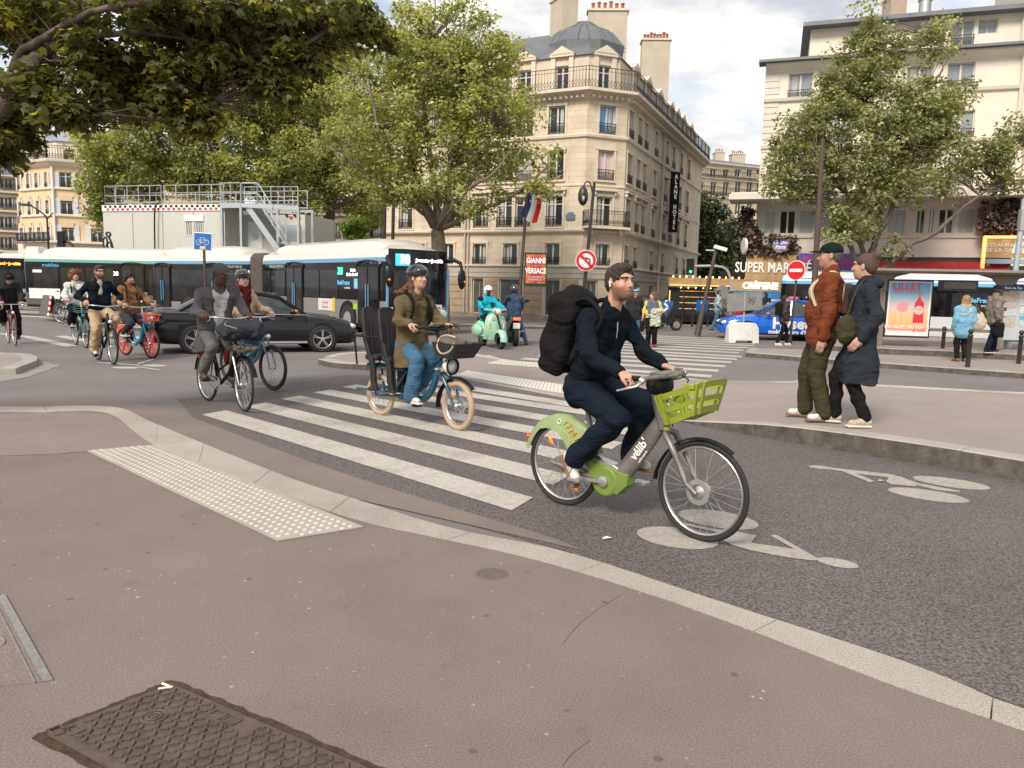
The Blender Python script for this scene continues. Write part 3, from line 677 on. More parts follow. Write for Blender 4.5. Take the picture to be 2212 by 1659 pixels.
for k in range(24):
 a_=2*PI*k/24+.3; pts=[(cc.x+r_*math.cos(a_)*q,cc.y+r_*math.sin(a_)*q,z_+.02) for r_,z_,q in((2.35,zr,.97),(1.7,zr+.75,.97),(1.0,ztop-.4,.97),(.4,ztop,.97))]; mb.tube(pts,.018,4)
mb.T=None; meshobj('roof_seams',mb,M_zinc,pav)
def chimney(parent,base_,px0,px1,pyt,Yd,depth,zb_,npots,m,rzz=0,U=None,potm=M_terra,extra=0):
 x0,x1=XofY(px0,Yd,100),XofY(px1,Yd,100); zt_=At((px0+px1)/2,pyt,Yd).z; w_=x1-x0; c=Vector(((x0+x1)/2,Yd,0))-base_
 mb=MB(); mb.box((c.x,c.y,(zb_+zt_)/2),(w_,depth,zt_-zb_),rz=rzz); ch=meshobj('chimney',mb,m,parent)
 mb=MB(); mb.box((c.x,c.y,zt_+.06),(w_+.16,depth+.16,.12),rz=rzz); meshobj('coping',mb,m_lime2,ch)
 pm=None
 for k in range(npots):
  u=(k+.5)/npots-.5; x=c.x+math.cos(rzz)*u*w_*.9; y=c.y+math.sin(rzz)*u*w_*.9
  if pm is None or True:
   mb=MB(); h=rnd.uniform(.35,.55); mb.lathe([(.1,0),(.085,h*.8),(.11,h*.82),(.11,h),(.07,h)],8,(x,y,zt_+.12)); meshobj('chimney_pot',mb,potm,ch)
 return ch
m_stuc=mat('chimney render',(.5,.44,.35),.9,var=.08,vs=1.5,grime=.25)
chimney(hotel,base0,1197,1235,2,42.9,1.4,zb+1,5,m_stuc,.42)
chimney(hotel,base0,1268,1352,28,45.,.7,zb+1,6,m_stuc,-.06,)
chimney(hotel,base0,1386,1446,92,54,1.0,zb+1,8,m_stuc,-.06)
NA=Vector((FA.U.y,-FA.U.x,0)); NB=Vector((FB.U.y,-FB.U.x,0)); u_=FA.u(1006,500)
for F,u,r_ in ((FA,u_,.06),(FA,u_+.22,.045),(FB,8.,.07)):
 mb=MB(); p=F.O+F.U*u+Vector((F.U.y,-F.U.x,0))*.1; mb.tube([p+Vector((0,0,z)) for z in (.3,Z['co']-.1)],r_,8); meshobj('drainpipe',mb,mat('stone painted pipe',(.47,.42,.36),.6),hotel,smooth=40)
m_tan=mat('tan stone panel',(.40,.30,.205),.85,var=.12,vs=2,grime=.25); m_band=mat('pale stone band',(.47,.42,.36),.8,var=.08,vs=2)
for F,segs in ((FA,[(836,878),(942,1017),(1045,1075),(1129,1172),(1210,1250)]),):
 for a,b in segs:
  ua,ub=F.u(a,650)+.04,F.u(b,650)-.04
  zs_=[.32+k*(zz(606)-.32)/5 for k in range(6)]
  for k in range(5):
   mb=MB(); rz_=math.atan2(F.U.y,F.U.x); Nn_=Vector((F.U.y,-F.U.x,0)); hh=zs_[k+1]-zs_[k]-.03
   mb.box(F.O+F.U*(ua+ub)/2+Nn_*.02+Vector((0,0,(zs_[k]+zs_[k+1])/2)),(ub-ua,.05,hh),rz=rz_); meshobj('stone_panel',mb,m_tan,hotel,bevel=.008)
for F in (FA,FC,FB):
 rz_=math.atan2(F.U.y,F.U.x); Nn_=Vector((F.U.y,-F.U.x,0))
 for k in range(2):
  zc=zz(606)+.06+(k+.5)*(Z['g1']-.1-zz(606)-.06)/2; mb=MB(); mb.box(F.O+F.U*F.W/2+Nn_*.03+Vector((0,0,zc)),(F.W-.02,.06,(Z['g1']-.1-zz(606))/2-.05),rz=rz_); meshobj('stone_band',mb,m_band,hotel,bevel=.008)
 mb=MB(); mb.box(F.O+F.U*F.W/2+Nn_*.04+Vector((0,0,.2)),(F.W-.03,.08,.24),rz=rz_); meshobj('plinth',mb,mat('stained plinth',(.3,.25,.2),.9,var=.2,vs=1.5,grime=.5),hotel)
us=FB.u(1438,436); p=FB.O+FB.U*us+NB*.55; zs0,zs1=FB.z(1438,503),FB.z(1438,370)
sg=thing('hotel_sign','tall black vertical hotel sign with white letters on the limestone facade','sign',(p.x+base0.x,p.y+base0.y,zs0),rz=math.atan2(FC.U.y,FC.U.x)+.12)
mb=MB(); mb.box((0,0,(zs1-zs0)/2),(.62,.14,zs1-zs0)); meshobj('board',mb,M_black,sg)
mb=MB(); [mb.box((-.45,.02,h_),(.4,.05,.05)) for h_ in (.5,(zs1-zs0)-.5)]; meshobj('bracket',mb,M_iron,sg)
mw=mat('white lettering',(.8,.8,.78),.5,emit=0)
s_='ALANE HOTEL'; st_=(zs1-zs0-.3)/11
for i,ch in enumerate(s_):
 if ch!=' ': text(ch,st_*1.12,mw,sg,(0,-.08,(zs1-zs0)-.15-st_*(i+.5)),name='letter',bold=.012)
text('GMF',.42,mat('dark sign letters',(.08,.08,.08),.5),hotel,FB.O+FB.U*FB.u(1370,617)+NB*.09+Vector((0,0,FB.z(1370,617))),rz=math.atan2(FB.U.y,FB.U.x),bold=.02)
for F,px,py in ((FA,1233,469),):
 mb=MB(); mb.box((0,0,0),(.5,.05,.28)); mb.box((0,0,.19),(.3,.05,.1)); o=meshobj('street_name_plate',mb,mat('faded blue green plate',(.12,.19,.22),.5),hotel,loc=F.O+F.U*F.u(px,py)+NA*.05+Vector((0,0,F.z(px,py))),rz=math.atan2(F.U.y,F.U.x))
m_wood=mat('light wood cladding',(.42,.27,.13),.6,var=.25,vs=3,det=8.)
m_bulb=mat('warm bulb',(1,.62,.22),.4,emit=1.4)
m_glow=mat('warm lit strip',(1,.55,.18),.4,emit=.55)
m_glows=mat('warm shop interior light',(1,.5,.16),.5,emit=.28,var=.8,vs=3)
kp=G(1440,695,.12); kq=G(1492,691,.12)
ks=thing('cafe_terrace','small glazed cafe terrace edged with rows of warm bulbs beside the hotel','cafe terrace',(kp.x,kp.y,.12),rz=math.atan2(kq.y-kp.y,kq.x-kp.x)*.0+.1)
W_=(kq-kp).length*.98; Hk=At(1440,597,kp.y).z-.12
mb=MB(); mb.box((W_/2,.1,.2),(W_,.12,.4)); mb.box((W_/2,2.,.2),(W_-.02,3.6,.38)); meshobj('base_panel',mb,M_black,ks)
for k in range(6): mb=MB(); mb.box((W_*(k)/5*.98+.02,.06,Hk*.42),(.05,.06,Hk*.72)); meshobj('mullion',mb,M_blackm,ks)
for k in range(5): mb=MB(); mb.box((W_*(k+.5)/5*.98+.02,.1,Hk*.42),(W_/5*.9,.02,Hk*.7)); meshobj('pane',mb,M_glassd,ks)
for k in range(4): mb=MB(); mb.box((W_*.5,.085,Hk*(.3+.13*k)),(W_*.7,.012,.03)); meshobj('lit_shelf',mb,m_glows,ks)
mb=MB(); mb.box((W_*.53,-.02,Hk*.9),(W_*1.06,.3,Hk*.16)); meshobj('fascia',mb,m_wood,ks)
mb=MB(); mb.box((W_*.53,-.2,Hk*.815),(W_*1.06,.04,.05)); meshobj('light_strip',mb,m_glow,ks)
mb=MB(); mb.box((W_*.97,.02,Hk*.38),(.09,.05,Hk*.6)); mb.box((.1,.02,Hk*.42),(.05,.05,Hk*.55)); meshobj('light_strip',mb,m_glow,ks)
for k in range(13): mb=MB(); mb.ell((W_*1.05*(k+.5)/13,-.2,Hk*1.0),(.055,.055,.07),8,5); meshobj('bulb',mb,m_bulb,ks)
for k in range(12): mb=MB(); mb.ell((W_*.1+W_*1.1*(k+.5)/12,-.12,Hk*.62+.35),(.045,.045,.05),8,5); meshobj('bulb',mb,m_bulb,ks)
for k in range(10): mb=MB(); mb.ell((W_*1.0+W_*.6*(k+.5)/10,.3,Hk*.55),(.045,.045,.05),8,5); meshobj('bulb',mb,m_bulb,ks)
m_teal=mat('teal awning',(.07,.16,.17),.8,var=.1)
mb=MB(); mb.prism([(-.6,Hk*.66),(.1,Hk*.8),(.1,Hk*.76),(-.6,Hk*.62)],W_*.55,W_*1.3,'x'); mb.prism([(-.3,Hk*.5),(.6,Hk*.66),(.6,Hk*.6),(-.3,Hk*.46)],W_*1.05,W_*1.75,'x'); meshobj('awning',mb,m_teal,ks)
mb=MB(); mb.box((W_*1.25,3.,1.5),(W_*.5,3.,2.9)); meshobj('shopfront',mb,mat('dark shop interior',(.05,.035,.03),.5),ks)
def simple_building(): pass
m_yel2=mat('pale yellow stone',(.68,.53,.33),.85,var=.07,vs=1,grime=.15); m_cream=mat('cream trim stone',(.72,.63,.52),.85,var=.06); m_shut=mat('white shutter',(.62,.62,.66),.6)
YL=62.; Lc=Vector((XofY(118,YL,480),YL,0)); L0=Lc+Vector((-.871,.49,0))*4.75; L1=Lc+Vector((.936,.353,0))*14
lb=thing('apartment_building','pale yellow corner building with white shutters behind the left lamp post','building',(Lc.x,Lc.y,0))
LF,LR=Face(L0,Lc,Lc),Face(Lc,L1,Lc); z_=lambda y:LR.z(125,y)
zc=z_(353); rows=[(z_(407),z_(371)),(z_(465),z_(427)),(z_(523),z_(485))]
ul=[LF.u(x,440) for x in (44,64,82,102.7)]; ur=[LR.u(x,440) for x in (144,207,262)]
sp=[]
for a,b in rows:
 for i,u in enumerate(ul): sp.append((LF,u,a,.42,b-a,dict(rail=.45,shutter=m_shut)))
 for i,u in enumerate(ur): sp.append((LR,u,a,.85,b-a,dict(rail=.5,shutter=m_shut,style='casement3')))
for F in (LF,LR):
 mb=MB(); wall_holes(mb,F.O,F.U,F.W,z_(526),zc,[(u-w/2,u+w/2,z,z+h) for f,u,z,w,h,k in sp if f is F]); meshobj('wall',mb,m_yel2,lb)
for f,u,z,w,h,k in sp: window(lb,f.O,f.U,u,z,w,h,**k)
lp_=[F-Lc for F in (L0,Lc,L1)];
mb=MB()
for y,o_ in ((410,.15),(468,.15),(526,.5)): z=z_(y); cornice(mb,lp_,[(.003,z),(o_,z+.06),(o_,z+.2),(.003,z+.26)])
z=zc; cornice(mb,lp_,[(.003,z-.3),(.2,z-.2),(.55,z+.1),(.6,z+.3),(.003,z+.32)]); meshobj('cornice',mb,m_cream,lb)
for F,us_ in((LF,ul),(LR,ur)):
 for a,b in rows[:2]:
  for u in us_: mb=MB(); mb.box(F.O+F.U*u-Vector((-F.U.y,F.U.x,0))*.06+Vector((0,0,a-.75)),(.9 if F is LR else .5,.1,.4),rz=math.atan2(F.U.y,F.U.x)); meshobj('carved_panel',mb,m_yel2,lb)
mb=MB(); railing(mb,lp_,zc+.32,1.,.5,.2,t=.03); meshobj('balcony_railing',mb,M_iron,lb)
mb=MB(); railing(mb,[lp_[0],lp_[1]],rows[2][0]-.1,.85,.5,.16,t=.035); meshobj('balcony_railing',mb,M_iron,lb)
a_=[Vector((p.x,p.y,0)) for p in miter(lp_,-.6)]; zt_=z_(302)
for i in (0,1):
 F=Face.__new__(Face); F.a=a_[i]+Lc; F.b=a_[i+1]+Lc; F.W=(a_[i+1]-a_[i]).length; F.U=(a_[i+1]-a_[i])/F.W; F.O=a_[i].copy()
 us_=[F.u(x,335) for x in ((52,78,98) if i==0 else (149,205))]; hs=[(u-.4,u+.4,zc+.35,z_(318)) for u in us_ if .4<u<F.W-.4]
 mb=MB(); wall_holes(mb,F.O,F.U,F.W,zc,zt_,hs); meshobj('attic_wall',mb,m_cream,lb)
 for h_ in hs: window(lb,F.O,F.U,(h_[0]+h_[1])/2,h_[2],.8,h_[3]-h_[2],style='casement3')
mb=MB(); r0=miter(a_,.15); r1=miter(a_,-2.6); r2=miter(a_,-5.); zt2=z_(258)
mb.loft([[(r0[i].x,r0[i].y,zt_),(r1[i].x,r1[i].y,zt2),(r2[i].x,r2[i].y,zt2+.3),(r2[i].x,r2[i].y,zt_)] for i in range(3)]); meshobj('roof',mb,mat('pale zinc roof',(.33,.38,.45),.4,metal=.3,var=.1,vs=1),lb)
chimney(lb,Lc,116,160,238,66,1.,zt_,9,mat('old chimney render',(.42,.33,.25),.9,var=.1)); chimney(lb,Lc,72,95,262,66,1.,zt_,5,mat('old chimney render',(0,0,0)))
mb=MB(); spm=[(LF,LF.u(x,575),z_(583),.55,z_(553)-z_(583)) for x in (45,68,90,108)]+[(LR,LR.u(x,575),z_(583),.6,z_(553)-z_(583)) for x in (135,158,182,210)]
for F in (LF,LR):
 mb=MB(); wall_holes(mb,F.O,F.U,F.W,z_(590),z_(526),[(u-w/2,u+w/2,z,z+h) for f,u,z,w,h in spm if f is F]); meshobj('mezzanine_wall',mb,m_cream,lb)
for f,u,z,w,h in spm: window(lb,f.O,f.U,u,z,w,h)
m_shopb=mat('pale blue shopfront',(.34,.44,.52),.6,var=.1); m_lits=mat('lit shop window',(.75,.72,.55),.4,emit=.25,var=.9,vs=1.6)
for F in (LF,LR):
 mb=MB(); wall_holes(mb,F.O,F.U,F.W,.1,z_(590),[(u,u+1.6,.3,z_(612)) for u in ([.5,2.6] if F is LF else [.4,2.6,5.])],.3); meshobj('shopfront',mb,m_shopb,lb)
 for u in ([.5,2.6] if F is LF else [.4,2.6,5.]):
  mb=MB(); mb.box((0,.2,(z_(612)-.3)/2),(1.56,.03,z_(612)-.34)); meshobj('shop_window',mb,m_lits,lb,loc=F.O+F.U*(u+.8)+Vector((0,0,.3)),rz=math.atan2(F.U.y,F.U.x))
mb=MB(); mb.tube([(0.05,-.1,.2),(0.05,-.1,zc-.3)],.09,8); meshobj('drainpipe',mb,M_white,lb)
def block(label,px0,px1,Yd,slant,rows,cols,ytop,m,ww=.7,roofy=None,roofm=None,shop=None,rail=.4,zbase=0,trim=None,panem=None,nm='apartment_building',dep=9,curt=0):
 x0,x1=XofY(px0,Yd,500),XofY(px1,Yd+slant,500); a=Vector((x0,Yd,0)); b=Vector((x1,Yd+slant,0))
 t=thing(nm,label,'building',(a.x,a.y,0)); F=Face(a,b,a); ms=[]
 for y0,y1 in rows:
  for i,cx in enumerate(cols):
   u=F.u(cx,(y0+y1)/2); z0_,z1_=F.z(cx,y0),F.z(cx,y1)
   if ww/2+.05<u<F.W-ww/2-.05: ms.append((u,z0_,z1_-z0_,i))
 zt=F.z((px0+px1)/2,ytop); mb=MB();
 hs=[(u-ww/2,u+ww/2,z,z+h) for u,z,h,i in ms]
 wall_holes(mb,F.O,F.U,F.W,zbase,zt,hs); meshobj('wall',mb,m,t)
 for u,z,h,i in ms: window(t,F.O,F.U,u,z,ww,h,rail=rail,pane=panem,curtain=(i%3-1) if curt else 0)
 mb=MB(); q=Vector((-F.U.y,F.U.x,0))*dep
 pts=[F.O,F.O+F.U*F.W,F.O+F.U*F.W+q,F.O+q]; mb.add([(p.x,p.y,z) for z in(zbase,zt) for p in pts],[(1,2,6,5),(2,3,7,6),(3,0,4,7)]); meshobj('side_wall',mb,m,t)
 mb=MB()
 if roofy is not None:
  zr=F.z((px0+px1)/2,roofy); s1=q*.18; mb.add([tuple(p+Vector((0,0,zt))) for p in (F.O-q*.02,F.O+F.U*F.W-q*.02,F.O+F.U*F.W+q,F.O+q)]+[tuple(p+Vector((0,0,zr))) for p in (F.O+s1+F.U*.2,F.O+F.U*(F.W-.2)+s1,F.O+F.U*F.W+q,F.O+q)],[(0,1,5,4),(1,2,6,5),(2,3,7,6),(3,0,4,7),(4,5,6,7)]); meshobj('roof',mb,roofm or M_zinc,t)
 else:
  mb.add([tuple(p+Vector((0,0,zt+.01))) for p in pts],[(0,1,2,3)]); meshobj('roof',mb,roofm or M_zinc,t)
 mb=MB()
 for y0,y1 in rows: z=F.z((px0+px1)/2,y0)-.22; cornice(mb,[F.O,F.O+F.U*F.W],[(.003,z),(.12,z+.03),(.12,z+.14),(.003,z+.17)])
 z=zt-.25; cornice(mb,[F.O,F.O+F.U*F.W],[(.003,z),(.35,z+.15),(.35,z+.24),(.003,z+.3)]); meshobj('cornice',mb,trim or m_cream,t)
 return t,F
block('old stone building with blue grey mansard roof at the far left edge',-120,52,64,3.,[(408,386),(450,426),(494,468),(538,512),(600,566)],[-100,-74,-45,-18,9,27],375,mat('weathered stone',(.40,.31,.22),.9,var=.12,vs=1,grime=.35),roofy=300,ww=.6,roofm=mat('blue slate roof',(.12,.15,.2),.5,var=.15),curt=1)
mt,MF=block('pale yellow building with two long balconies down the side street',1440,1650,95,6,[(383,366),(423,393),(465,440),(508,480),(552,524)],[1486,1513,1541,1568,1594,1619,1640],352,mat('pale ochre render',(.55,.46,.33),.9,var=.06,vs=.8),ww=.9,roofy=339,rail=0,nm='apartment_building')
mb=MB();
for y in (387,424): z=MF.z(1560,y); railing(mb,[MF.O,MF.O+MF.U*MF.W],z,1.05,.5,.25,t=.04)
meshobj('balcony_railing',mb,M_iron,mt)
tb=Vector((MF.a.x,MF.a.y,0)); chimney(mt,tb,1556,1576,332,106,1.5,14,3,m_stuc); chimney(mt,tb,1592,1622,336,107,1.5,14,6,m_stuc)
bt,BF=block('stone building half hidden behind the plane trees',560,850,64,2,[(405,375),(460,428),(515,482),(350,322),(300,270),(570,540)],[585,612,640,668,696,724,752,780,808,832],250,mat('pinkish stone',(.52,.43,.36),.9,var=.08),ww=.85,roofy=205,curt=1)
m_rwall=mat('cream render',(.72,.66,.56),.9,var=.05,vs=.7,bump=.15,bs=40,grime=.1); m_rtrim=mat('cream moulding',(.64,.60,.53),.85,var=.04)
YR=41.5; RC=Vector((XofY(1639,YR,400),YR,0)); dR=Vector((.945,-.327,0)).normalized(); R1=RC+dR*12.1
rb=thing('apartment_building','tall cream building above the red awning behind the right tree','building',(RC.x,RC.y,0))
RF=Face(RC,R1,RC); zr_=lambda y,x=1700:RF.z(x,y); NR=Vector((RF.U.y,-RF.U.x,0)); rzr=math.atan2(RF.U.y,RF.U.x)
ztop=zr_(145); zslab=zr_(432)
cols=[1729,1815,1900,1985,2073]; sp=[]
for y0,y1,dy in ((212,160,0),(310,258,0),(402,352,0)):
 for cx in cols:
  u=RF.u(cx,(y0+y1)/2); z0_=zr_(y0,1729); z1_=zr_(y1,1729)
  if .7<u<RF.W-.7: sp.append((u,z0_-.1,1.2,z1_-z0_+.15))
mb=MB(); wall_holes(mb,RF.O,RF.U,RF.W,zslab,ztop,[(u-w/2,u+w/2,z,z+h) for u,z,w,h in sp]); meshobj('wall',mb,m_rwall,rb)
for i,(u,z,w,h) in enumerate(sp): window(rb,RF.O,RF.U,u,z,w,h,style='casement',rail=.5,curtain=i%3-1,pane=mat('grey sky glass',(.24,.27,.3),.08,spec=.8,var=.3,vs=.6))
rp_=[RF.O,RF.O+RF.U*RF.W]
mb=MB()
for y in (221,322): z=zr_(y); cornice(mb,rp_,[(.003,z),(.14,z+.05),(.18,z+.2),(.003,z+.26)])
z=ztop; cornice(mb,rp_,[(.003,z-.3),(.15,z-.18),(.5,z),(.5,z+.12),(.003,z+.14)]); meshobj('cornice',mb,m_rtrim,rb)
mb=MB(); mb.box(RF.O+RF.U*(RF.W/2)+NR*.3+Vector((0,0,ztop+.2)),(RF.W+.7,.9,.12),rz=rzr); meshobj('gutter',mb,M_zinc,rb)
for k in range(30):
 z=zslab+.35+k*.33
 if z>ztop-.4: break
 mb=MB(); mb.box(RF.O+RF.U*.38+NR*.02+Vector((0,0,z)),(.72,.05,.3),rz=rzr); meshobj('quoin',mb,m_rtrim,rb,bevel=.01)
us0=RF.u(1750,100); up=[RF.O+RF.U*us0-NR*.9,RF.O+RF.U*RF.W-NR*.9]
UF=Face.__new__(Face); UF.O=up[0]; UF.a=up[0]+RC; UF.b=up[1]+RC; UF.W=(up[1]-up[0]).length; UF.U=RF.U
zu=UF.z(1750,64); hs=[]
for x0,x1,y0,y1 in ((1836,1880,99,62),(1970,2018,99,50),(2055,2103,99,44),(2111,2154,75,40)):
 a,b=UF.u(x0,80),UF.u(x1,80); hs.append((a,b,UF.z((x0+x1)/2,y0),UF.z((x0+x1)/2,y1)))
mb=MB(); wall_holes(mb,UF.O,UF.U,UF.W,ztop,zu,hs); q=-NR*6;
mb.add([tuple(p+Vector((0,0,z))) for z in(ztop,zu) for p in (UF.O,UF.O+q)],[(0,2,3,1)]); meshobj('upper_wall',mb,m_rwall,rb)
for a,b,c,d in hs: window(rb,UF.O,UF.U,(a+b)/2,c,b-a,d-c,rail=.5 if d-c>1. else 0,style='casement' if d-c>1 else 'single',pane=mat('grey sky glass',(0,0,0)))
mb=MB(); mb.box(UF.O+UF.U*(UF.W/2-.1)+NR*.15-NR*2.5+Vector((0,0,zu+.1)),(UF.W+.6,6,.2),rz=rzr); mb.box(RF.O+RF.U*RF.W/2-NR*3+Vector((0,0,ztop+.05)),(RF.W-.1,6,.1),rz=rzr); meshobj('roof',mb,M_zinc,rb)
chimney(rb,RC,1908,1942,0,43,1.,zu-.5,2,mat('old chimney render',(0,0,0)))
mb=MB(); p=At(1997,28,42)-RC; mb.lathe([(.3,-1),(.3,.6),(.36,.6),(.36,.7)],14,p); meshobj('flue',mb,M_alu,rb,smooth=40)
mb=MB(); mb.tube([RF.O+RF.U*(RF.W-.35)+NR*.12+Vector((0,0,z)) for z in (zslab,ztop-.2)],.1,8); meshobj('drainpipe',mb,m_rtrim,rb,smooth=40); mb=MB(); mb.tube([UF.O+UF.U*(UF.W-.3)+NR*.12+Vector((0,0,z)) for z in (ztop+.2,zu-.2)],.1,8); meshobj('drainpipe',mb,m_rtrim,rb,smooth=40)
mb=MB(); mb.box(RF.O+RF.U*(RF.W/2-.1)+NR*.75+Vector((0,0,zslab)),(RF.W+2.6,2.1,.28),rz=rzr); mb.box(RF.O+RF.U*(RF.W/2-.1)+NR*.7+Vector((0,0,zslab+.19)),(RF.W+2.4,1.9,.1),rz=rzr); meshobj('canopy_slab',mb,m_rtrim,rb)
z1a,z1b=zr_(508),zr_(450); zs1=zr_(550)
mb=MB(); LWin=[]
for x0,x1 in ((1648,1678),(1682,1720),(1724,1762),(1766,1812),(1866,1910),(1914,1958),(1976,2000),(2003,2020),(2024,2062),(2066,2108)):
 a,b=RF.u(x0,480),RF.u(x1,480);
 if a<.15: a=.15
 LWin.append((a+.04,b-.04,z1a,z1b-.1))
wall_holes(mb,RF.O,RF.U,RF.W,zs1,zslab-.13,LWin,.12); meshobj('wall',mb,mat('pale grey render',(.60,.55,.50),.9,var=.06,vs=1,grime=.15),rb)
m_frost=mat('frosted pane',(.36,.42,.42),.4,var=.06)
for i,(a,b,c,d) in enumerate(LWin): window(rb,RF.O,RF.U,(a+b)/2,c,b-a,d-c,style='single' if i in(0,2,3,5,6,9) else 'casement',pane=m_frost if i in (0,2,3,5,9) else None,rec=.07)
mb=MB(); cornice(mb,rp_,[(.003,z1a-.16),(.08,z1a-.14),(.1,z1a-.04),(.003,z1a-.02)]); cornice(mb,rp_,[(.003,zs1-.1),(.06,zs1-.08),(.06,zs1),(.003,zs1+.02)]); meshobj('window_sill',mb,m_rtrim,rb)
mb=MB(); mb.add([tuple(RF.O+RF.U*u+Vector((0,0,z))-NR*.02) for u,z in((0,.1),(RF.W,.1),(RF.W,zs1),(0,zs1))],[(0,1,2,3)]); q=-NR*10
for zz0,zz1,u0 in ((.1,ztop,0.),): mb.add([tuple(RF.O+Vector((0,0,z))+p) for z in(zz0,zz1) for p in (Vector(),q)],[(0,2,3,1)])
meshobj('ground_floor_wall',mb,mat('dark shop interior',(0,0,0)),rb)
def rpt(px,py,out=0): u=RF.u(px,py); return RF.O+RF.U*u+NR*out+Vector((0,0,RF.z(px,py)))+RC
def rbox(parent,px0,py0,px1,py1,out,th,m,nm,off=None):
 """box on the right facade between two pixels, proud by out"""
 u0,u1=RF.u(px0,(py0+py1)/2),RF.u(px1,(py0+py1)/2); z0,z1=RF.z((px0+px1)/2,py1),RF.z((px0+px1)/2,py0)
 p=RF.O+RF.U*(u0+u1)/2+NR*out+Vector((0,0,(z0+z1)/2))+RC-Vector(parent.location)
 mb=MB(); mb.box(p,(u1-u0,th,z1-z0),rz=rzr); return meshobj(nm,mb,m,parent),p,(u1-u0),(z1-z0)
def at_base(px,py): p=rpt(px,py); return (p.x,p.y,.12)
mwl=mat('white lettering',(0,0,0)); m_ww=mat('warm wood sign board',(.40,.26,.125),.55,var=.22,vs=2.5,det=9.)
s1=thing('shop_sign','wide wooden supermarket sign above the creperie','sign',tuple(rpt(1675,605)))
b_,p,w_,h_=rbox(s1,1611,552,1719,607,.28,.2,m_ww,'board'); text('SUPER MARCHÉ',h_*.56,mwl,s1,p+RF.U*.1+NR*.13,rz=rzr,sx=.72,bold=.015,ext=.03)
s2=thing('creperie_stall','creperie kiosk with wooden sign, blue awning and glowing menu letters','food stall',at_base(1640,690))
b_,p,w_,h_=rbox(s2,1583,608,1705,630,1.5,.15,m_ww,'sign_board'); text('CRÊPERIE',h_*.82,mat('lit white letters',(.9,.92,1),.5,emit=.6),s2,p+NR*.1,rz=rzr,sx=.95,bold=.02,ext=.02)
u0,u1=RF.u(1575,640),RF.u(1700,640); za_,zb_=RF.z(1640,629),RF.z(1640,646)
sb=Vector(s2.location); mb=MB()
q=[RF.O+RF.U*(u0+.3)+NR*1.45+RC-sb,RF.O+RF.U*u1+NR*1.45+RC-sb,RF.O+RF.U*(u1-.2)+NR*2.5+RC-sb,RF.O+RF.U*(u0-.1)+NR*2.5+RC-sb]
mb.add([(q[0].x,q[0].y,za_-.12),(q[1].x,q[1].y,za_-.12),(q[2].x,q[2].y,zb_-.12),(q[3].x,q[3].y,zb_-.12),(q[0].x,q[0].y,za_-.16),(q[1].x,q[1].y,za_-.16),(q[2].x,q[2].y,zb_-.16),(q[3].x,q[3].y,zb_-.16)],[(0,1,2,3),(4,7,6,5),(0,4,5,1),(1,5,6,2),(2,6,7,3),(3,7,4,0)])
meshobj('awning',mb,mat('bright blue awning',(.015,.16,.42),.7,var=.06),s2)
mb=MB(); mb.beam((q[3].x,q[3].y,zb_-.17),(q[2].x,q[2].y,zb_-.17),.1,.12); meshobj('awning_bar',mb,M_white,s2)
for k in range(6): p_=q[3].lerp(q[2],(k+.5)/6); mb=MB(); mb.ell((p_.x,p_.y,zb_-.32),(.07,.07,.08),8,5); meshobj('bulb',mb,m_bulb,s2)
b_,p,w_,h_=rbox(s2,1588,648,1702,712,.9,.1,mat('dark shop interior',(0,0,0)),'back_wall')
for x0,x1 in ((1592,1640),(1650,1700)):
 rbox(s2,x0,683,x1,700,1.3,.6,mat('stainless counter',(.4,.38,.36),.35,metal=.6),'counter')
rbox(s2,1604,654,1668,664,1.0,.05,mat('dark sign letters',(0,0,0)),'menu_board')
text('PANINI CRÊPE',.42,m_glow,s2,rpt(1637,657)-sb+NR*1.06,rz=rzr,sx=.95,bold=.012); text('PANINI',.42,m_glow,s2,rpt(1655,681)-sb+NR*1.64,rz=rzr,bold=.012)
for x in (1591,1701): rbox(s2,x,640,x+5,706,1.35,.1,m_glow,'light_strip')
rbox(s2,1650,668,1672,682,.98,.05,M_glassd,'menu_poster')
s3=thing('shop_sign','purple beauty salon sign with pink script behind the standing man','sign',tuple(rpt(1790,590)))
b_,p,w_,h_=rbox(s3,1723,548,1862,600,.22,.12,mat('purple sign',(.15,.075,.33),.5),'board'); text('Brow Beauty',h_*.42,mat('pink script letters',(.5,.06,.2),.4),s3,p+NR*.08+Vector((0,0,h_*.18)),rz=rzr,bold=.015,shear=.15,ext=.03); text('SOINS DU VISAGE ONGLES',h_*.2,mwl,s3,p+NR*.08-Vector((0,0,h_*.28)),rz=rzr,sx=.95,bold=.008)
s4=thing('shopfront','narrow beauty salon front with white photo strip under the purple sign','shopfront',at_base(1790,700))
rbox(s4,1723,602,1862,620,.2,.08,M_white,'photo_strip')
for x in (1728,1758,1800): rbox(s4,x,603,x+16,618,.26,.03,mat('pink photo',(.5,.2,.22),.5,var=.6,vs=6),'photo')
rbox(s4,1727,622,1752,712,.12,.1,mat('dark door',(.05,.03,.025),.5),'door'); rbox(s4,1758,622,1862,712,.12,.08,M_glassd,'shop_window')
s5=thing('restaurant_awning','long red awning of the restaurant above the white bus','awning',tuple(rpt(1990,590)))
sb=Vector(s5.location); u0,u1=RF.u(1866,590),RF.W-.25
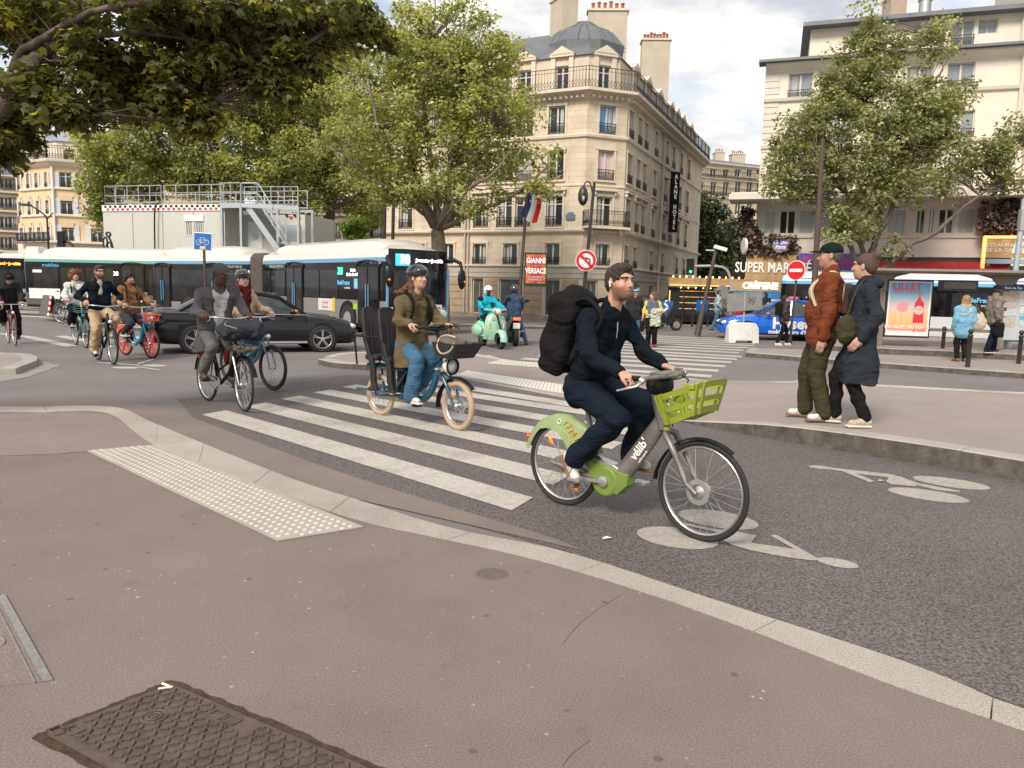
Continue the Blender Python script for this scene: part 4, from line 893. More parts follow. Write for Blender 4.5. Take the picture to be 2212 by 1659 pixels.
for o1,o2,y1,y2,k in ((.1,1.7,566,594,0),):
 za_,zb_=RF.z(1990,565),RF.z(1990,600)
 n=3
 for i in range(n):
  a=u0+(u1-u0)*i/n+.01; b=u0+(u1-u0)*(i+1)/n-.01
  P_=[(a,.1,za_),(b,.1,za_),(b,2.,zb_),(a,2.,zb_)]
  vs=[RF.O+RF.U*u+NR*o+Vector((0,0,z))+RC-sb for u,o,z in P_]; vs+=[v-Vector((0,0,.03)) for v in vs]+[]
  mb=MB(); mb.add(vs,[(0,1,2,3),(4,7,6,5),(0,4,5,1),(1,5,6,2),(2,6,7,3),(3,7,4,0)]); meshobj('awning_panel',mb,mat('red awning cloth',(.50,.035,.04),.75,var=.06),s5)
mb=MB(); a,b=[RF.O+RF.U*u+NR*.12+RC-sb for u in (u0,u1)]; mb.beam((a.x,a.y,za_+.12),(b.x,b.y,za_+.12),.2,.14); meshobj('cassette',mb,M_white,s5)
s6=thing('restaurant','lit wooden restaurant front with white lettering at the right edge','restaurant',at_base(2150,690))
WF0=R1; wb_=Face(R1,R1+dR*9,R1)
m_wb=mat('smooth pale render',(.68,.63,.57),.9,var=.04,vs=.6,grime=.06)
wbld=thing('apartment_building','taller smooth pale building at the right edge with small iron balcony','building',(R1.x,R1.y,0))
zz2=lambda y,x=2180:wb_.z(x,y); hs=[(wb_.W*0+3.,wb_.W*0+4.,zz2(265),zz2(215)),(3.,4.,zz2(160),zz2(110))]
mb=MB(); wall_holes(mb,wb_.O+NR*.35,wb_.U,wb_.W,zs1,24,hs);
o2=wb_.O+NR*.35; mb.add([tuple(o2+Vector((0,0,z))-NR*d) for z in(zs1,24) for d in(0,9)],[(0,2,3,1)]); meshobj('wall',mb,m_wb,wbld)
for h in hs: window(wbld,wb_.O+NR*.35,wb_.U,(h[0]+h[1])/2,h[2],h[1]-h[0],h[3]-h[2],rail=.6)
mb=MB(); cornice(mb,[o2,o2+wb_.U*wb_.W],[(.003,zslab-.14),(1.2,zslab-.14),(1.2,zslab+.14),(.003,zslab+.16)]); meshobj('canopy_slab',mb,m_rtrim,wbld)
def wbox(parent,px0,py0,px1,py1,out,th,m,nm):
 u0,u1=wb_.u(px0,(py0+py1)/2),wb_.u(px1,(py0+py1)/2); z0,z1=wb_.z((px0+px1)/2,py1),wb_.z((px0+px1)/2,py0)
 p=wb_.O+wb_.U*(u0+u1)/2+NR*out+Vector((0,0,(z0+z1)/2))+R1-Vector(parent.location)
 mb=MB(); mb.box(p,(u1-u0,th,z1-z0),rz=rzr); meshobj(nm,mb,m,parent); return p,u1-u0,z1-z0
p,w_,h_=wbox(s6,2119,517,2260,559,.75,.2,mat('golden wood board',(.50,.31,.12),.5,var=.25,vs=3,det=8.),'sign_board')
text('RESTAURANT\nDE LA GARE',.24,mwl,s6,p+NR*.12-wb_.U*(w_*.24),rz=rzr,ext=.01,sx=1.15); text('Bistrot',.8,mwl,s6,p+NR*.12+wb_.U*(w_*.28),rz=rzr,shear=.3,bold=.02,ext=.02)
for a in ((2116,512,2262,518),): wbox(s6,*a,.8,.2,m_glow,'light_strip')
wbox(s6,2112,514,2119,585,.8,.2,m_glow,'light_strip')
p,w_,h_=wbox(s6,2119,562,2260,572,.9,.4,mat('pale blue awning',(.3,.42,.5),.7),'awning_case')
wbox(s6,2125,575,2260,700,.4,.1,M_glassd,'shop_window'); wbox(s6,2119,572,2125,700,.5,.2,m_wb,'pilaster')
# ================= TREES =================
def leafmat(name,col,tr=.35):
 m=bpy.data.materials.new(name); m.use_nodes=True; t=m.node_tree; p=t.nodes['Principled BSDF']; o=t.nodes['Material Output']
 p.inputs['Base Color'].default_value=(*col,1); p.inputs['Roughness'].default_value=.5; p.inputs['Specular IOR Level'].default_value=.35
 tr_=N(t,'ShaderNodeBsdfTranslucent'); tr_.inputs[0].default_value=(min(col[0]*1.5,1),min(col[1]*1.5,1),col[2]*.7,1); mxs=N(t,'ShaderNodeMixShader'); mxs.inputs[0].default_value=tr
 t.links.new(p.outputs[0],mxs.inputs[1]); t.links.new(tr_.outputs[0],mxs.inputs[2]); t.links.new(mxs.outputs[0],o.inputs[0]); return m
LG=[leafmat('plane leaf',(.32,.345,.115),.46),leafmat('dark plane leaf',(.18,.205,.075)),leafmat('yellow green leaf',(.44,.45,.14),.5),leafmat('pale plane leaf',(.50,.51,.25),.42)]
LR_=[leafmat('lime leaf',(.29,.31,.14),.42),leafmat('deep leaf',(.17,.19,.085)),leafmat('light leaf',(.45,.47,.26),.4),leafmat('rusty leaf',(.24,.19,.09))]
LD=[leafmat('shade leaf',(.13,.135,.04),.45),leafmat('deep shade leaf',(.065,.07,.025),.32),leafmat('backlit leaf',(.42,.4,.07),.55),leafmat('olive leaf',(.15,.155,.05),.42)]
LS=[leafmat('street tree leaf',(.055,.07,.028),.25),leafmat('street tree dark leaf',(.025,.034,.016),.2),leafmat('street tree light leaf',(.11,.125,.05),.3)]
LB=[leafmat('bright bush leaf',(.2,.28,.04),.4),leafmat('mid bush leaf',(.12,.18,.03),.4)]
LV=[leafmat('dried pink flower',(.26,.17,.16),.2),leafmat('brown dried leaf',(.07,.045,.04),.1),leafmat('ivy leaf',(.04,.06,.035),.2),leafmat('faded pink flower',(.36,.25,.23),.2)]
m_bark=mat('plane bark',(.17,.135,.10),.9,var=.35,vs=5,bump=.7,bs=22,grime=.4)
m_barkl=mat('grey brown bark',(.13,.105,.09),.9,var=.3,vs=6,bump=.6,bs=25)
nr=np.random.RandomState(11)
LEAF7=np.array([[0,0,0],[.34,.12,.06],[.5,.5,-.04],[.22,.48,.05],[0,1.,-.06],[-.22,.48,.05],[-.5,.5,-.04],[-.34,.12,.06]],float)
F7=[(0,1,2,3),(0,3,4,5),(0,5,6,7)]
LEAF4=np.array([[0,0,0],[.4,.45,.08],[0,1.,0],[-.4,.45,.08]],float); F4=[(0,1,2,3)]
def leaves(name,cent,rad,count,size,mats,parent,base,shape=4,weights=None,flat=.75,droop=.3,seed=1):
 """cent: cluster centres (n,3), rad: cluster radii; one joined crown mesh"""
 r=np.random.RandomState(seed); nC=len(cent); idx=r.randint(0,nC,count)
 d=r.normal(size=(count,3)); d/=np.linalg.norm(d,axis=1)[:,None]; d*= (r.rand(count,1)**.45)
 pos=np.array(cent)[idx]+d*np.array(rad)[idx][:,None]*np.array([1,1,flat])-np.array(base)
 up=r.normal(size=(count,3))*.55+np.array([0,0,.9]); up+=d*.5; up/=np.linalg.norm(up,axis=1)[:,None]
 dr=r.normal(size=(count,3)); dr[:,2]-=droop*2; dr-=up*(dr*up).sum(1)[:,None]; dr/=np.linalg.norm(dr,axis=1)[:,None]
 sd_=np.cross(dr,up); sz=size*r.uniform(.6,1.25,(count,1))
 L_,F_=(LEAF7,F7) if shape==7 else (LEAF4,F4)
 V=np.stack([pos+(sd_*a[0]+dr*a[1]+up*a[2])*sz for a in L_],1).reshape(-1,3)
 k=len(L_); nf=len(F_);
 fa=(np.arange(count)[:,None,None]*k+np.array(F_)[None]).reshape(-1)
 me=bpy.data.meshes.new(name); me.vertices.add(len(V)); me.vertices.foreach_set('co',V.astype(np.float32).ravel())
 me.loops.add(len(fa)); me.loops.foreach_set('vertex_index',fa.astype(np.int32)); me.polygons.add(count*nf)
 me.polygons.foreach_set('loop_start',np.arange(0,count*nf*4,4,dtype=np.int32)); me.polygons.foreach_set('loop_total',np.full(count*nf,4,np.int32))
 for m in mats: me.materials.append(m)
 w_=np.array(weights or [1]*len(mats),float); w_/=w_.sum();
 cm=r.choice(len(mats),nC,p=w_); lm=np.where(r.rand(count)<.45,cm[idx],r.choice(len(mats),count,p=w_))
 me.polygons.foreach_set('material_index',np.repeat(lm,nf).astype(np.int32)); me.update(); me.validate()
 o=inst(name,me,parent); o['kind']='stuff'; return o
def lim(pts,Y):
 """limb through pixels at depth Y(+offset)"""
 return [At(p[0],p[1],Y+(p[2] if len(p)>2 else 0)) for p in pts]
def tree(label,base,Y,trunk,limbs,blobs,ncl,nleaf,size,mats,shape=4,cat='tree',group=None,weights=None,clr=.55,bark=None,twig=.02,seed=3,r0=.28,droop=.3,surf=.45,vp=1.):
 base=Vector(base); t=thing('plane_tree' if cat=='tree' else 'shrub',label,cat,base,group=group); bark=bark or m_bark
 rr=np.random.RandomState(seed)
 T_=[Vector(p)-base for p in trunk]; mb=MB(); mb.tube(smooth_path(T_,4),[r0*(1.25-.5*i/(len(T_)*4-3)) for i in range(len(T_)*4-3)],10)
 meshobj('trunk',mb,bark,t,smooth=60)
 allp=[]
 for l_ in limbs:
  r_=l_[0]; P=[Vector(p)-base for p in l_[1]]; S=smooth_path(P,5)
  for i,p in enumerate(S[1:-1]): p+=Vector(rr.normal(size=3))*r_*.12
  n=len(S); mb=MB(); mb.tube(S,[r_*(1-.72*i/(n-1)) for i in range(n)],8); meshobj('branch',mb,bark,t,smooth=60); allp+=[(p,r_*(1-.72*i/(n-1))) for i,p in enumerate(S)]
 if not allp: allp=[(T_[-1],r0*.5)]
 A=np.array([p for p,_ in allp]); cent=[];rad=[]
 vol=np.array([b[2]*b[3] for b in blobs])**vp; vol=vol/vol.sum()
 mb=MB()
 for k in range(ncl):
  b=blobs[rr.choice(len(blobs),p=vol)]; Yb=Y+b[4]; s=Yb/FP
  d=rr.normal(size=3); d/=np.linalg.norm(d); q=surf+(1-surf)*rr.rand()**.6
  c=At(b[0],b[1],Yb); c=c+Vector((d[0]*b[2]*s*q,d[1]*b[5]*q,d[2]*b[3]*s*q)); cent.append(tuple(c)); rad.append(clr*rr.uniform(.55,1.25))
  cl=c-base; dd=np.linalg.norm(A-np.array(cl),axis=1)+ (A[:,2]>cl.z)*.8; j=int(dd.argmin()); a=Vector(A[j]); mid=a.lerp(cl,.5)+Vector(rr.normal(size=3))*.12*(cl-a).length
  rt=min(twig*(1+.6*(cl-a).length),allp[j][1]*.8+.004); mb.tube([a,a.lerp(mid,.6),mid,mid.lerp(cl,.6),cl],[rt,rt*.8,rt*.6,rt*.45,rt*.25],4,caps=False)
 tw=meshobj('twigs',mb,bark,t,smooth=80); tw['kind']='stuff'
 leaves('crown',cent,rad,nleaf,size,mats,t,base,shape,weights,seed=seed+5,droop=droop)
 return t
def gb(px,Y,z=.1): return (XofY(px,Y,640),Y,z)
Y=32.; b=gb(952,Y,.12); K=At(945,498,Y)
tree('broad plane tree in front of the hotel with many limbs fanning from one knuckle',b,Y,[b,(b[0],Y,1.5),At(948,540,Y),K],
[(.17,[K]+lim([(930,470,-.3),(890,440,-.8),(850,415,-1.2),(800,380,-1.5),(740,330,-1.6)],Y)),(.17,[K]+lim([(915,455),(885,400,.5),(845,330,.5),(810,250,.3)],Y)),
(.16,[K]+lim([(930,460,.4),(905,400,.8),(880,300,1),(870,180,1)],Y)),(.17,[K]+lim([(945,455),(935,390,-.5),(925,300,-.5),(915,200,-.8),(930,90,-.8)],Y)),
(.17,[K]+lim([(965,440),(970,380,.3),(985,260,.3),(980,140,0)],Y)),(.15,[K]+lim([(975,470),(1000,420,-1),(1040,350,-1.2),(1070,270,-1)],Y)),
(.14,[K]+lim([(985,480),(1020,460),(1060,445,-.5),(1110,420,-.8),(1160,380,-1),(1195,350,-1)],Y)),(.12,[K]+lim([(960,470,-1),(1010,410,-1.5),(1060,380,-2),(1100,330,-2)],Y)),
(.13,[K]+lim([(905,430,-1),(850,360,-2),(820,290,-2.4),(800,200,-2.4)],Y))],
[(930,240,150,190,0,3.2),(960,100,130,120,0,2.6),(1080,140,60,70,0,1.5),(860,120,60,90,0,2),(800,300,110,90,-.5,2.6),(1060,290,90,110,-.3,2.4),(1180,350,38,30,-1,.9),(1150,410,50,22,-1,.8),(880,400,120,40,-1,2.6),(1010,420,70,40,-1,2.),(1110,240,50,60,0,1.4),(780,190,80,90,0,2.)],
520,50000,.15,LG,weights=[3,2.4,1.6,2.2],clr=.62,seed=5,r0=.34,surf=.25)
def rowtree(label,px,Y,blobs,fork,seed,ncl,nl,lims):
 b=gb(px,Y,.1); K=At(*fork,Y)
 tree(label,b,Y,[b,(b[0],Y,1.6),tuple(At(fork[0],(fork[1]+560)/2,Y)),K],[(r_,[K]+lim(l_,Y)) for r_,l_ in lims],blobs,int(ncl*1.3),int(nl*1.6),.19,LG,weights=[3,2.6,1.8,1.2],clr=.85,seed=seed,r0=.3,group='plane trees behind the grey cabin',surf=.3)
rowtree('plane tree just right of the cabin stairs with dark forked trunk',715,50,[(700,300,150,150,0,4),(620,380,110,60,-1,3),(800,380,90,60,1,3),(720,170,130,90,0,3),(660,440,60,26,-2,2),(810,460,40,30,0,1.5)],(715,450),21,230,30000,
[(.2,[(690,400),(640,360),(580,330)]),(.2,[(705,390),(690,300),(670,200)]),(.18,[(735,390),(760,300),(770,210)]),(.16,[(760,430),(800,380),(840,340)]),(.15,[(690,480,-1),(650,440,-2),(600,410,-3)])])
rowtree('plane tree behind the middle of the cabin roof railing',520,49,[(500,300,140,130,0,4),(440,380,110,40,-1,3),(560,380,90,40,-1,3),(520,180,120,90,0,3)],(520,420),31,190,26000,
[(.2,[(500,360),(460,300),(420,260)]),(.2,[(525,350),(530,250),(540,180)]),(.16,[(560,380),(600,320),(620,280)])])
rowtree('plane tree left of the cabin with foliage hanging low beside the yellow building',330,48,[(300,320,120,110,0,4),(235,380,55,80,-1,2.),(225,450,26,55,-1,1.2),(360,380,90,40,0,3),(330,210,100,80,0,3),(200,330,30,55,-1,1.6)],(330,430),41,190,25000,
[(.2,[(300,370),(260,320),(220,300)]),(.2,[(335,350),(345,250),(340,190)]),(.16,[(370,380),(400,330),(420,300)]),(.13,[(290,400),(250,400),(225,440)])])
rowtree('plane tree farther back between the cabin and the hotel',835,56,[(830,330,80,110,0,4),(800,440,60,50,0,3),(640,250,90,110,2,4)],(835,440),51,90,10000,[(.15,[(830,380),(820,300)])])
Y=8.; b=(-9.2,5.6,.05); S0=At(-60,330,8.)
tree('large dark foreground plane tree whose limbs overhang the top left of the photo',b,Y,[b,(-9.0,5.8,1.6),(-8.4,6.3,2.6),tuple(At(-150,400,7.6)),tuple(S0)],
[(.125,[S0]+lim([(0,235),(50,160,.1),(110,100,.2),(150,60,.3),(195,0,.5),(240,-70,.8)],8.)),(.06,[At(-80,260,8.2)]+lim([(0,200,.2),(45,120,.2),(100,80),(180,35,-.1),(270,10,-.2),(380,-10,-.2),(520,-30,0)],8.)),
(.04,lim([(150,85,.2),(200,78,.1),(270,70,.1),(340,75,.3),(430,90,.5),(520,110,.7)],8.)),(.055,lim([(-20,90),(40,60),(90,20),(130,-30)],8.6)),
(.05,lim([(200,0,.4),(330,40,.6),(450,60,.8),(560,90,1.),(640,100,1.1)],8.)),(.04,lim([(20,210,.1),(60,220,.1),(100,240,0),(120,270,0)],8.)),
(.035,lim([(380,60,.4),(420,110,.5),(430,160,.5),(455,220,.6)],8.)),(.035,lim([(560,60,.9),(640,100,1.),(720,60,1.2),(800,70,1.4)],8.))],
[(330,40,200,55,.5,1.2),(520,50,170,60,.9,1.3),(700,40,130,50,1.3,1.1),(250,130,110,50,.4,.8),(400,170,60,60,.5,.5),(370,225,90,30,.5,.4),(420,260,40,22,.5,.3),(600,190,50,30,1.,.4),(230,190,40,30,.3,.4),(500,140,70,45,.8,.5),(110,215,42,32,0,.4),(120,240,36,22,0,.35),(70,180,60,45,.2,.5),(30,290,30,34,.2,.35),(10,220,30,60,.4,.5),(90,60,110,70,.6,1.),(30,20,60,60,.8,1.),(160,250,25,14,0,.3),(440,240,30,24,.5,.3),(560,160,40,30,.9,.4),(790,60,70,40,1.5,.7),(640,120,60,40,1.1,.5),(300,220,60,25,.4,.4),(10,330,14,12,.2,.2)],
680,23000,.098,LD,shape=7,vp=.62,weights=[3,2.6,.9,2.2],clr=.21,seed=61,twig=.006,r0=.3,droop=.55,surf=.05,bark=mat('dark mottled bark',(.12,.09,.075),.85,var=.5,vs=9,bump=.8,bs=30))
Y=33.; b=gb(1862,Y,.12); K=At(1862,618,Y)
P3=lambda pts:[(1591+.3968*p[0],.3968*p[1])+tuple(p[2:]) for p in pts]
tree('round plane tree rising behind the bus shelter on the right',b,Y,[b,(b[0],Y,1.),K],
[(.13,[K]+lim(P3([(640,1400),(600,1290),(570,1150,-.5),(500,1000,-.8),(420,900,-1)]),Y)),(.14,[K]+lim(P3([(690,1380),(640,1250),(600,1050,.5),(560,850,.5)]),Y)),
(.16,[K]+lim(P3([(720,1400),(765,1280),(775,1100),(750,850),(740,600),(730,400),(720,200)]),Y)),(.15,[K]+lim(P3([(760,1300),(820,1200,-.4),(900,1000,-.5),(980,750,-.5),(1000,550,-.5)]),Y)),
(.14,[K]+lim(P3([(850,1430,-.3),(950,1330,-.6),(1080,1270,-.8),(1200,1160,-1),(1300,1080,-1),(1430,1000,-1)]),Y)),(.1,lim(P3([(780,1000),(850,850,.5),(900,700,.6),(1100,650,.8)]),Y)),(.09,lim(P3([(600,1050),(450,950,.6),(330,900,.6),(250,850,.5)]),Y))],
[(1870,290,150,110,0,2.6),(1870,130,75,80,0,1.5),(1880,35,30,32,0,.6),(1720,370,70,60,-.4,1.6),(1705,410,50,30,-.4,1),(1990,240,85,60,0,1.6),(2060,200,60,30,0,1.),(2020,330,90,70,0,1.8),(1840,400,120,50,-.5,2),(1950,400,110,40,-.5,1.8),(1810,200,70,50,0,1.3),(2020,90,50,40,0,.9),(1740,270,50,40,0,1.2),(2150,340,50,60,-.8,1),(2190,290,40,40,-.8,1),(2180,400,50,25,-.8,1),(1840,490,60,30,-.6,1.2),(1815,490,40,35,-.8,.8),(1930,540,18,36,-.8,.5),(1690,310,30,22,-.3,.7)],
560,50000,.155,LR_,weights=[3,2.2,2,.7],clr=.58,seed=71,r0=.2,bark=m_barkl,surf=.3)
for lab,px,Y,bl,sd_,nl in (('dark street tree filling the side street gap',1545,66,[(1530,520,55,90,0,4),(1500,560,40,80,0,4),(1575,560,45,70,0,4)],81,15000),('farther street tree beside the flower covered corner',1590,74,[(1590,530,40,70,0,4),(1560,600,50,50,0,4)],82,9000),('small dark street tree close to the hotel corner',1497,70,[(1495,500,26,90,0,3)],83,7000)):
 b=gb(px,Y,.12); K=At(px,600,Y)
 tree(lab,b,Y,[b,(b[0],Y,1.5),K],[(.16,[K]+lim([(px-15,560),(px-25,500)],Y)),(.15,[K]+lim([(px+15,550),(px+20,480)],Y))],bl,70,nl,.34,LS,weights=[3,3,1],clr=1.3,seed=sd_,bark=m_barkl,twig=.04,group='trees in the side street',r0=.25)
Y=41; b=gb(770,Y,.1); tree('bright green bush above the bus roof behind the cabin',b,Y,[b,At(770,560,Y),At(770,510,Y)],[(.05,lim([(770,520),(760,495)],Y)),(.05,lim([(770,520),(785,495)],Y))],[(770,492,34,22,0,.8),(765,540,30,40,0,.8)],60,5000,.14,LB,cat='shrub',clr=.35,seed=91,r0=.08)
def garland(name,label,blobs,n,nl,sz,sd_,out=.25,wbf=None):
 rr=np.random.RandomState(sd_); cent=[];rad=[]; F=wbf or RF; bo=R1 if wbf else RC
 for k in range(n):
  bl=blobs[k%len(blobs)]; x=bl[0]+bl[2]*rr.uniform(-1,1); y=bl[1]+bl[3]*rr.uniform(-1,1); u=F.u(x,y); p=F.O+F.U*u+NR*(out+rr.uniform(0,.3))+bo; p.z=F.z(x,y); cent.append(tuple(p)); rad.append(rr.uniform(.12,.32))
 b=Vector(cent[0]); t=thing(name,label,'climbing plant',b); mb=MB()
 for k in range(n-1):
  a,c=Vector(cent[k])-b,Vector(cent[rr.randint(n)])-b
  if (a-c).length<1.5: mb.tube([a,a.lerp(c,.5)+Vector((0,0,.1)),c],.018,4)
 o=meshobj('stems',mb,m_barkl,t); o['kind']='stuff'
 leaves('flowers',cent,rad,nl,sz,LV,t,b,weights=[2.5,2.6,1.2,1.2],seed=sd_,shape=7)
garland('dried_flowers','dried pink flowers climbing the corner above the supermarket sign',[(1617,500,9,48),(1612,470,7,25),(1632,515,14,22),(1640,540,18,10)],70,1500,.2,5,out=.1)
garland('dried_flowers','wreath of dried flowers around the round crepes sign',[(1662,545,12,8),(1695,548,22,6),(1712,530,6,12),(1672,518,6,10),(1695,517,14,4)],50,900,.18,6,out=.22)
garland('flower_wall','dark panel of dried flowers above the golden restaurant sign',[(2150,472,36,36),(2200,472,26,36)],110,2600,.22,7,out=.5,wbf=wb_)
mb=MB(); p=rpt(1686,530,.45); cs=thing('round_sign','round crepes and pizza sign inside the dried flower wreath','sign',tuple(p),rz=rzr)
mb.lathe([(.42,-.04),(.42,.04)],24,(0,0,0),'y'); meshobj('disc',mb,mat('brown pink disc',(.3,.18,.17),.5),cs,smooth=40)
text('Crêpes\nPizza',.26,mat('blue white letters',(.35,.42,.85),.4,emit=.5),cs,(0,-.06,0),shear=.2,bold=.012)
mb=MB(); p=rpt(1617,533,.0); cs=thing('projecting_sign','round white sign projecting from the corner beside the flowers','sign',(p.x-.35,p.y-.4,p.z)); mb.lathe([(.42,-.07),(.44,-.05),(.44,.05),(.42,.07)],24,(0,0,0),'x'); meshobj('disc',mb,M_white,cs,smooth=40); mb=MB(); mb.box((.25,0,0),(.4,.04,.04)); meshobj('bracket',mb,M_iron,cs)
# ================= VEHICLES =================
def heading(dx,dy): return math.atan2(dy,dx)
m_buswhite=mat('bus cream paint',(.62,.6,.56),.3,coat=.4,var=.04,grime=.08); m_busblue=mat('bus blue stripe',(.13,.30,.47),.35); m_busgrey=mat('bus grey skirt',(.2,.19,.185),.4,var=.05,grime=.15)
m_busglass=mat('bus tinted glass',(.007,.007,.008),.05,spec=.3); m_paneb=mat('bus lighter pane',(.012,.012,.013),.05,spec=.5,var=.8,vs=2.2)
m_lblue=mat('light blue sticker',(.12,.42,.68),.4,emit=.12); m_led=mat('green led',(.05,1,.25),.4,emit=2.2); m_ledw=mat('white led',(1,.93,.97),.4,emit=1.8); m_ledo=mat('orange led',(1,.28,.03),.4,emit=3.); m_ledblue=mat('blue display panel',(.03,.33,.8),.4,emit=.9); m_ledp=mat('pale pink led',(1,.8,.95),.4,emit=2.2)
m_tyre=mat('tyre rubber',(.022,.02,.02),.8,bump=.3,bs=60); m_rimg=mat('grey steel rim',(.36,.35,.34),.5,metal=.5,var=.2,vs=20); m_lens=mat('clear lamp lens',(.75,.76,.78),.08,spec=1.,coat=1); m_red=mat('red lamp',(.55,.01,.012),.15,coat=1,emit=.15); m_amber=mat('amber lamp',(.75,.2,.02),.2,emit=.25)
def outline(L,w,ins,fb=.22,rc=.28,k=5):
 P=[]
 xr=-L+ins; xf=-ins; w=w-ins
 for a in range(k+1): t=PI+PI/2*a/k; P.append((xr+rc+rc*math.cos(t),-w+rc+rc*math.sin(t)))
 xf2=xf-fb
 for a in range(k+1): t=-PI/2+PI/2*a/k; P.append((xf2-rc+rc*math.cos(t),-w+rc+rc*math.sin(t)))
 for a in range(1,7): s=-1+2*a/7; P.append((xf-fb*s*s,s*(w-rc)*1.0))
 for a in range(k+1): t=PI/2*a/k; P.append((xf2-rc+rc*math.cos(t),w-rc+rc*math.sin(t)))
 for a in range(k+1): t=PI/2+PI/2*a/k; P.append((xr+rc+rc*math.cos(t),w-rc+rc*math.sin(t)))
 return P
def band(nm,t,L,w,z0,z1,i0,i1,m,cap=False,fb=.22):
 a=outline(L,w,i0,fb); b=outline(L,w,i1,fb); mb=MB(); n=len(a)
 mb.add([(x,y,z0) for x,y in a]+[(x,y,z1) for x,y in b],[(i,(i+1)%n,(i+1)%n+n,i+n) for i in range(n)]+([tuple(range(n,2*n))] if cap else []))
 return meshobj(nm,mb,m,t,smooth=35)
def wheel_part(par,loc,R_,wd,rim=.6,m=None,spokes=0,side=-1,nm='wheel'):
 mb=MB(); mb.lathe([(R_*rim,-wd/2),(R_*.93,-wd/2),(R_,-wd*.35),(R_,wd*.35),(R_*.93,wd/2),(R_*rim,wd/2)],28,(0,0,0),'y',caps=False); o=meshobj(nm,mb,m_tyre,par,smooth=40,loc=loc)
 mb=MB()
 if spokes:
  mb.ring((0,side*wd*.42,0),R_*rim*.97,R_*.03,'y',28,6)
  for k in range(spokes):
   for dd in (-.12,.12):
    a=2*PI*k/spokes+.3; mb.beam((math.cos(a+dd)*R_*.06,side*wd*.40,math.sin(a+dd)*R_*.06),(math.cos(a+dd*.9)*R_*rim*.97,side*wd*.44,math.sin(a+dd*.9)*R_*rim*.97),R_*.05,R_*.05)
  mb.lathe([(.03,-.01),(R_*.14,-.01),(R_*.14,.01),(.03,.01)],16,(0,side*wd*.44,0),'y')
 else:
  mb.lathe([(.02,side*wd*.30),(R_*.2,side*wd*.30),(R_*.28,side*wd*.1),(R_*rim*.8,side*wd*.2),(R_*rim*.98,side*wd*.47),(R_*rim,side*wd*.4)],24,(0,0,0),'y')
  for k in range(10): a=2*PI*k/10; mb.lathe([(.02,0),(.026,side*.03),(.012,side*.035)],6,(math.cos(a)*R_*.25,side*wd*.28,math.sin(a)*R_*.25),'y')
 meshobj('rim',mb,m or m_rimg,o,smooth=40)
 if spokes:
  mb=MB(); mb.lathe([(.02,side*wd*.2),(R_*rim*.95,side*wd*.2),(R_*rim*.95,side*wd*.15),(.02,side*wd*.15)],20,(0,0,0),'y'); meshobj('brake_disc',mb,mat('dark wheel well',(.03,.03,.03),.6,metal=.4),o)
 return o
def bus_unit(t,L,w=1.27,H=3.02,front=True,doors=(),wheels=(),wins=(),skirt=m_busgrey,upper=m_buswhite,stripe=m_busblue,gz=1.15,fb=.22,low=m_busgrey,podn=1,bigskirt=0):
 band('underbody',t,L,w-.04,.22,.34,.0,0,M_black,fb=fb); band('skirt',t,L,w,.34,gz,0,0,skirt,fb=fb); band('window_band',t,L,w,gz,2.46,.0,.0,m_busglass,fb=fb)
 band('stripe',t,L,w,2.46,2.6,0,.005,stripe,fb=fb); band('roof_edge',t,L,w,2.6,2.82,.005,.05,upper,fb=fb); band('roof',t,L,w,2.82,H,.05,.42,upper,cap=True,fb=fb)
 if podn:
  mb=MB(); n=6
  for k in range(podn):
   x0=-L+.8+k*(L-1.4)/podn; x1=x0+(L-1.4)/podn-.25
   rings=[]
   for x,s_ in ((x0,.1),(x0+.35,.8),(x0+.8,1),(x1-.9,1),(x1-.4,.75),(x1,.1)): rings.append([(x,-.95,H-.1),(x,-.9,H+.2*s_-.04),(x,-.65,H+.27*s_),(x,.65,H+.27*s_),(x,.9,H+.2*s_-.04),(x,.95,H-.1)])
   mb.loft(rings)
  meshobj('roof_pod',mb,upper,t,smooth=50)
 y=-w-.004
 for x0,x1 in wins:
  mb=MB(); mb.box(((x0+x1)/2,y-.004,(gz+2.2)/2+.02),(x1-x0-.06,.012,2.2-gz-.06)); meshobj('window',mb,m_paneb,t)
 for x0,x1 in doors:
  d=meshobj('door',MB().box(((x0+x1)/2,y-.01,1.36),(x1-x0,.05,2.06)),M_black,t)
  n=2
  for k in range(n):
   a=x0+(x1-x0)*k/n+.05; b=x0+(x1-x0)*(k+1)/n-.05
   mb=MB(); mb.box(((a+b)/2,y-.04,1.36),(b-a,.014,1.84)); meshobj('pane',mb,m_paneb,d)
   mb=MB(); xx=b-.03 if k==0 else a+.03; mb.tube([(xx,y-.075,.75),(xx,y-.075,1.7)],.02,8); meshobj('handrail',mb,m_busblue,d)
  mb=MB(); mb.tube([(x0-.08,y-.03,2.3),(x0+.1,y-.06,2.46),((x0+x1)/2,y-.07,2.5),(x1-.1,y-.06,2.46),(x1+.08,y-.03,2.3)],.03,6); meshobj('door_header',mb,M_black,t)
 for x in wheels:
  mb=MB(); mb.lathe([(.0,-.01),(.62,-.01),(.62,.02),(.0,.02)],28,(x,-w+.002,.5),'y'); meshobj('wheel_arch',mb,mat('dark wheel well',(0,0,0)),t)
  wheel_part(t,(x,-w+.1,.48),.48,.28,.58)
 return t
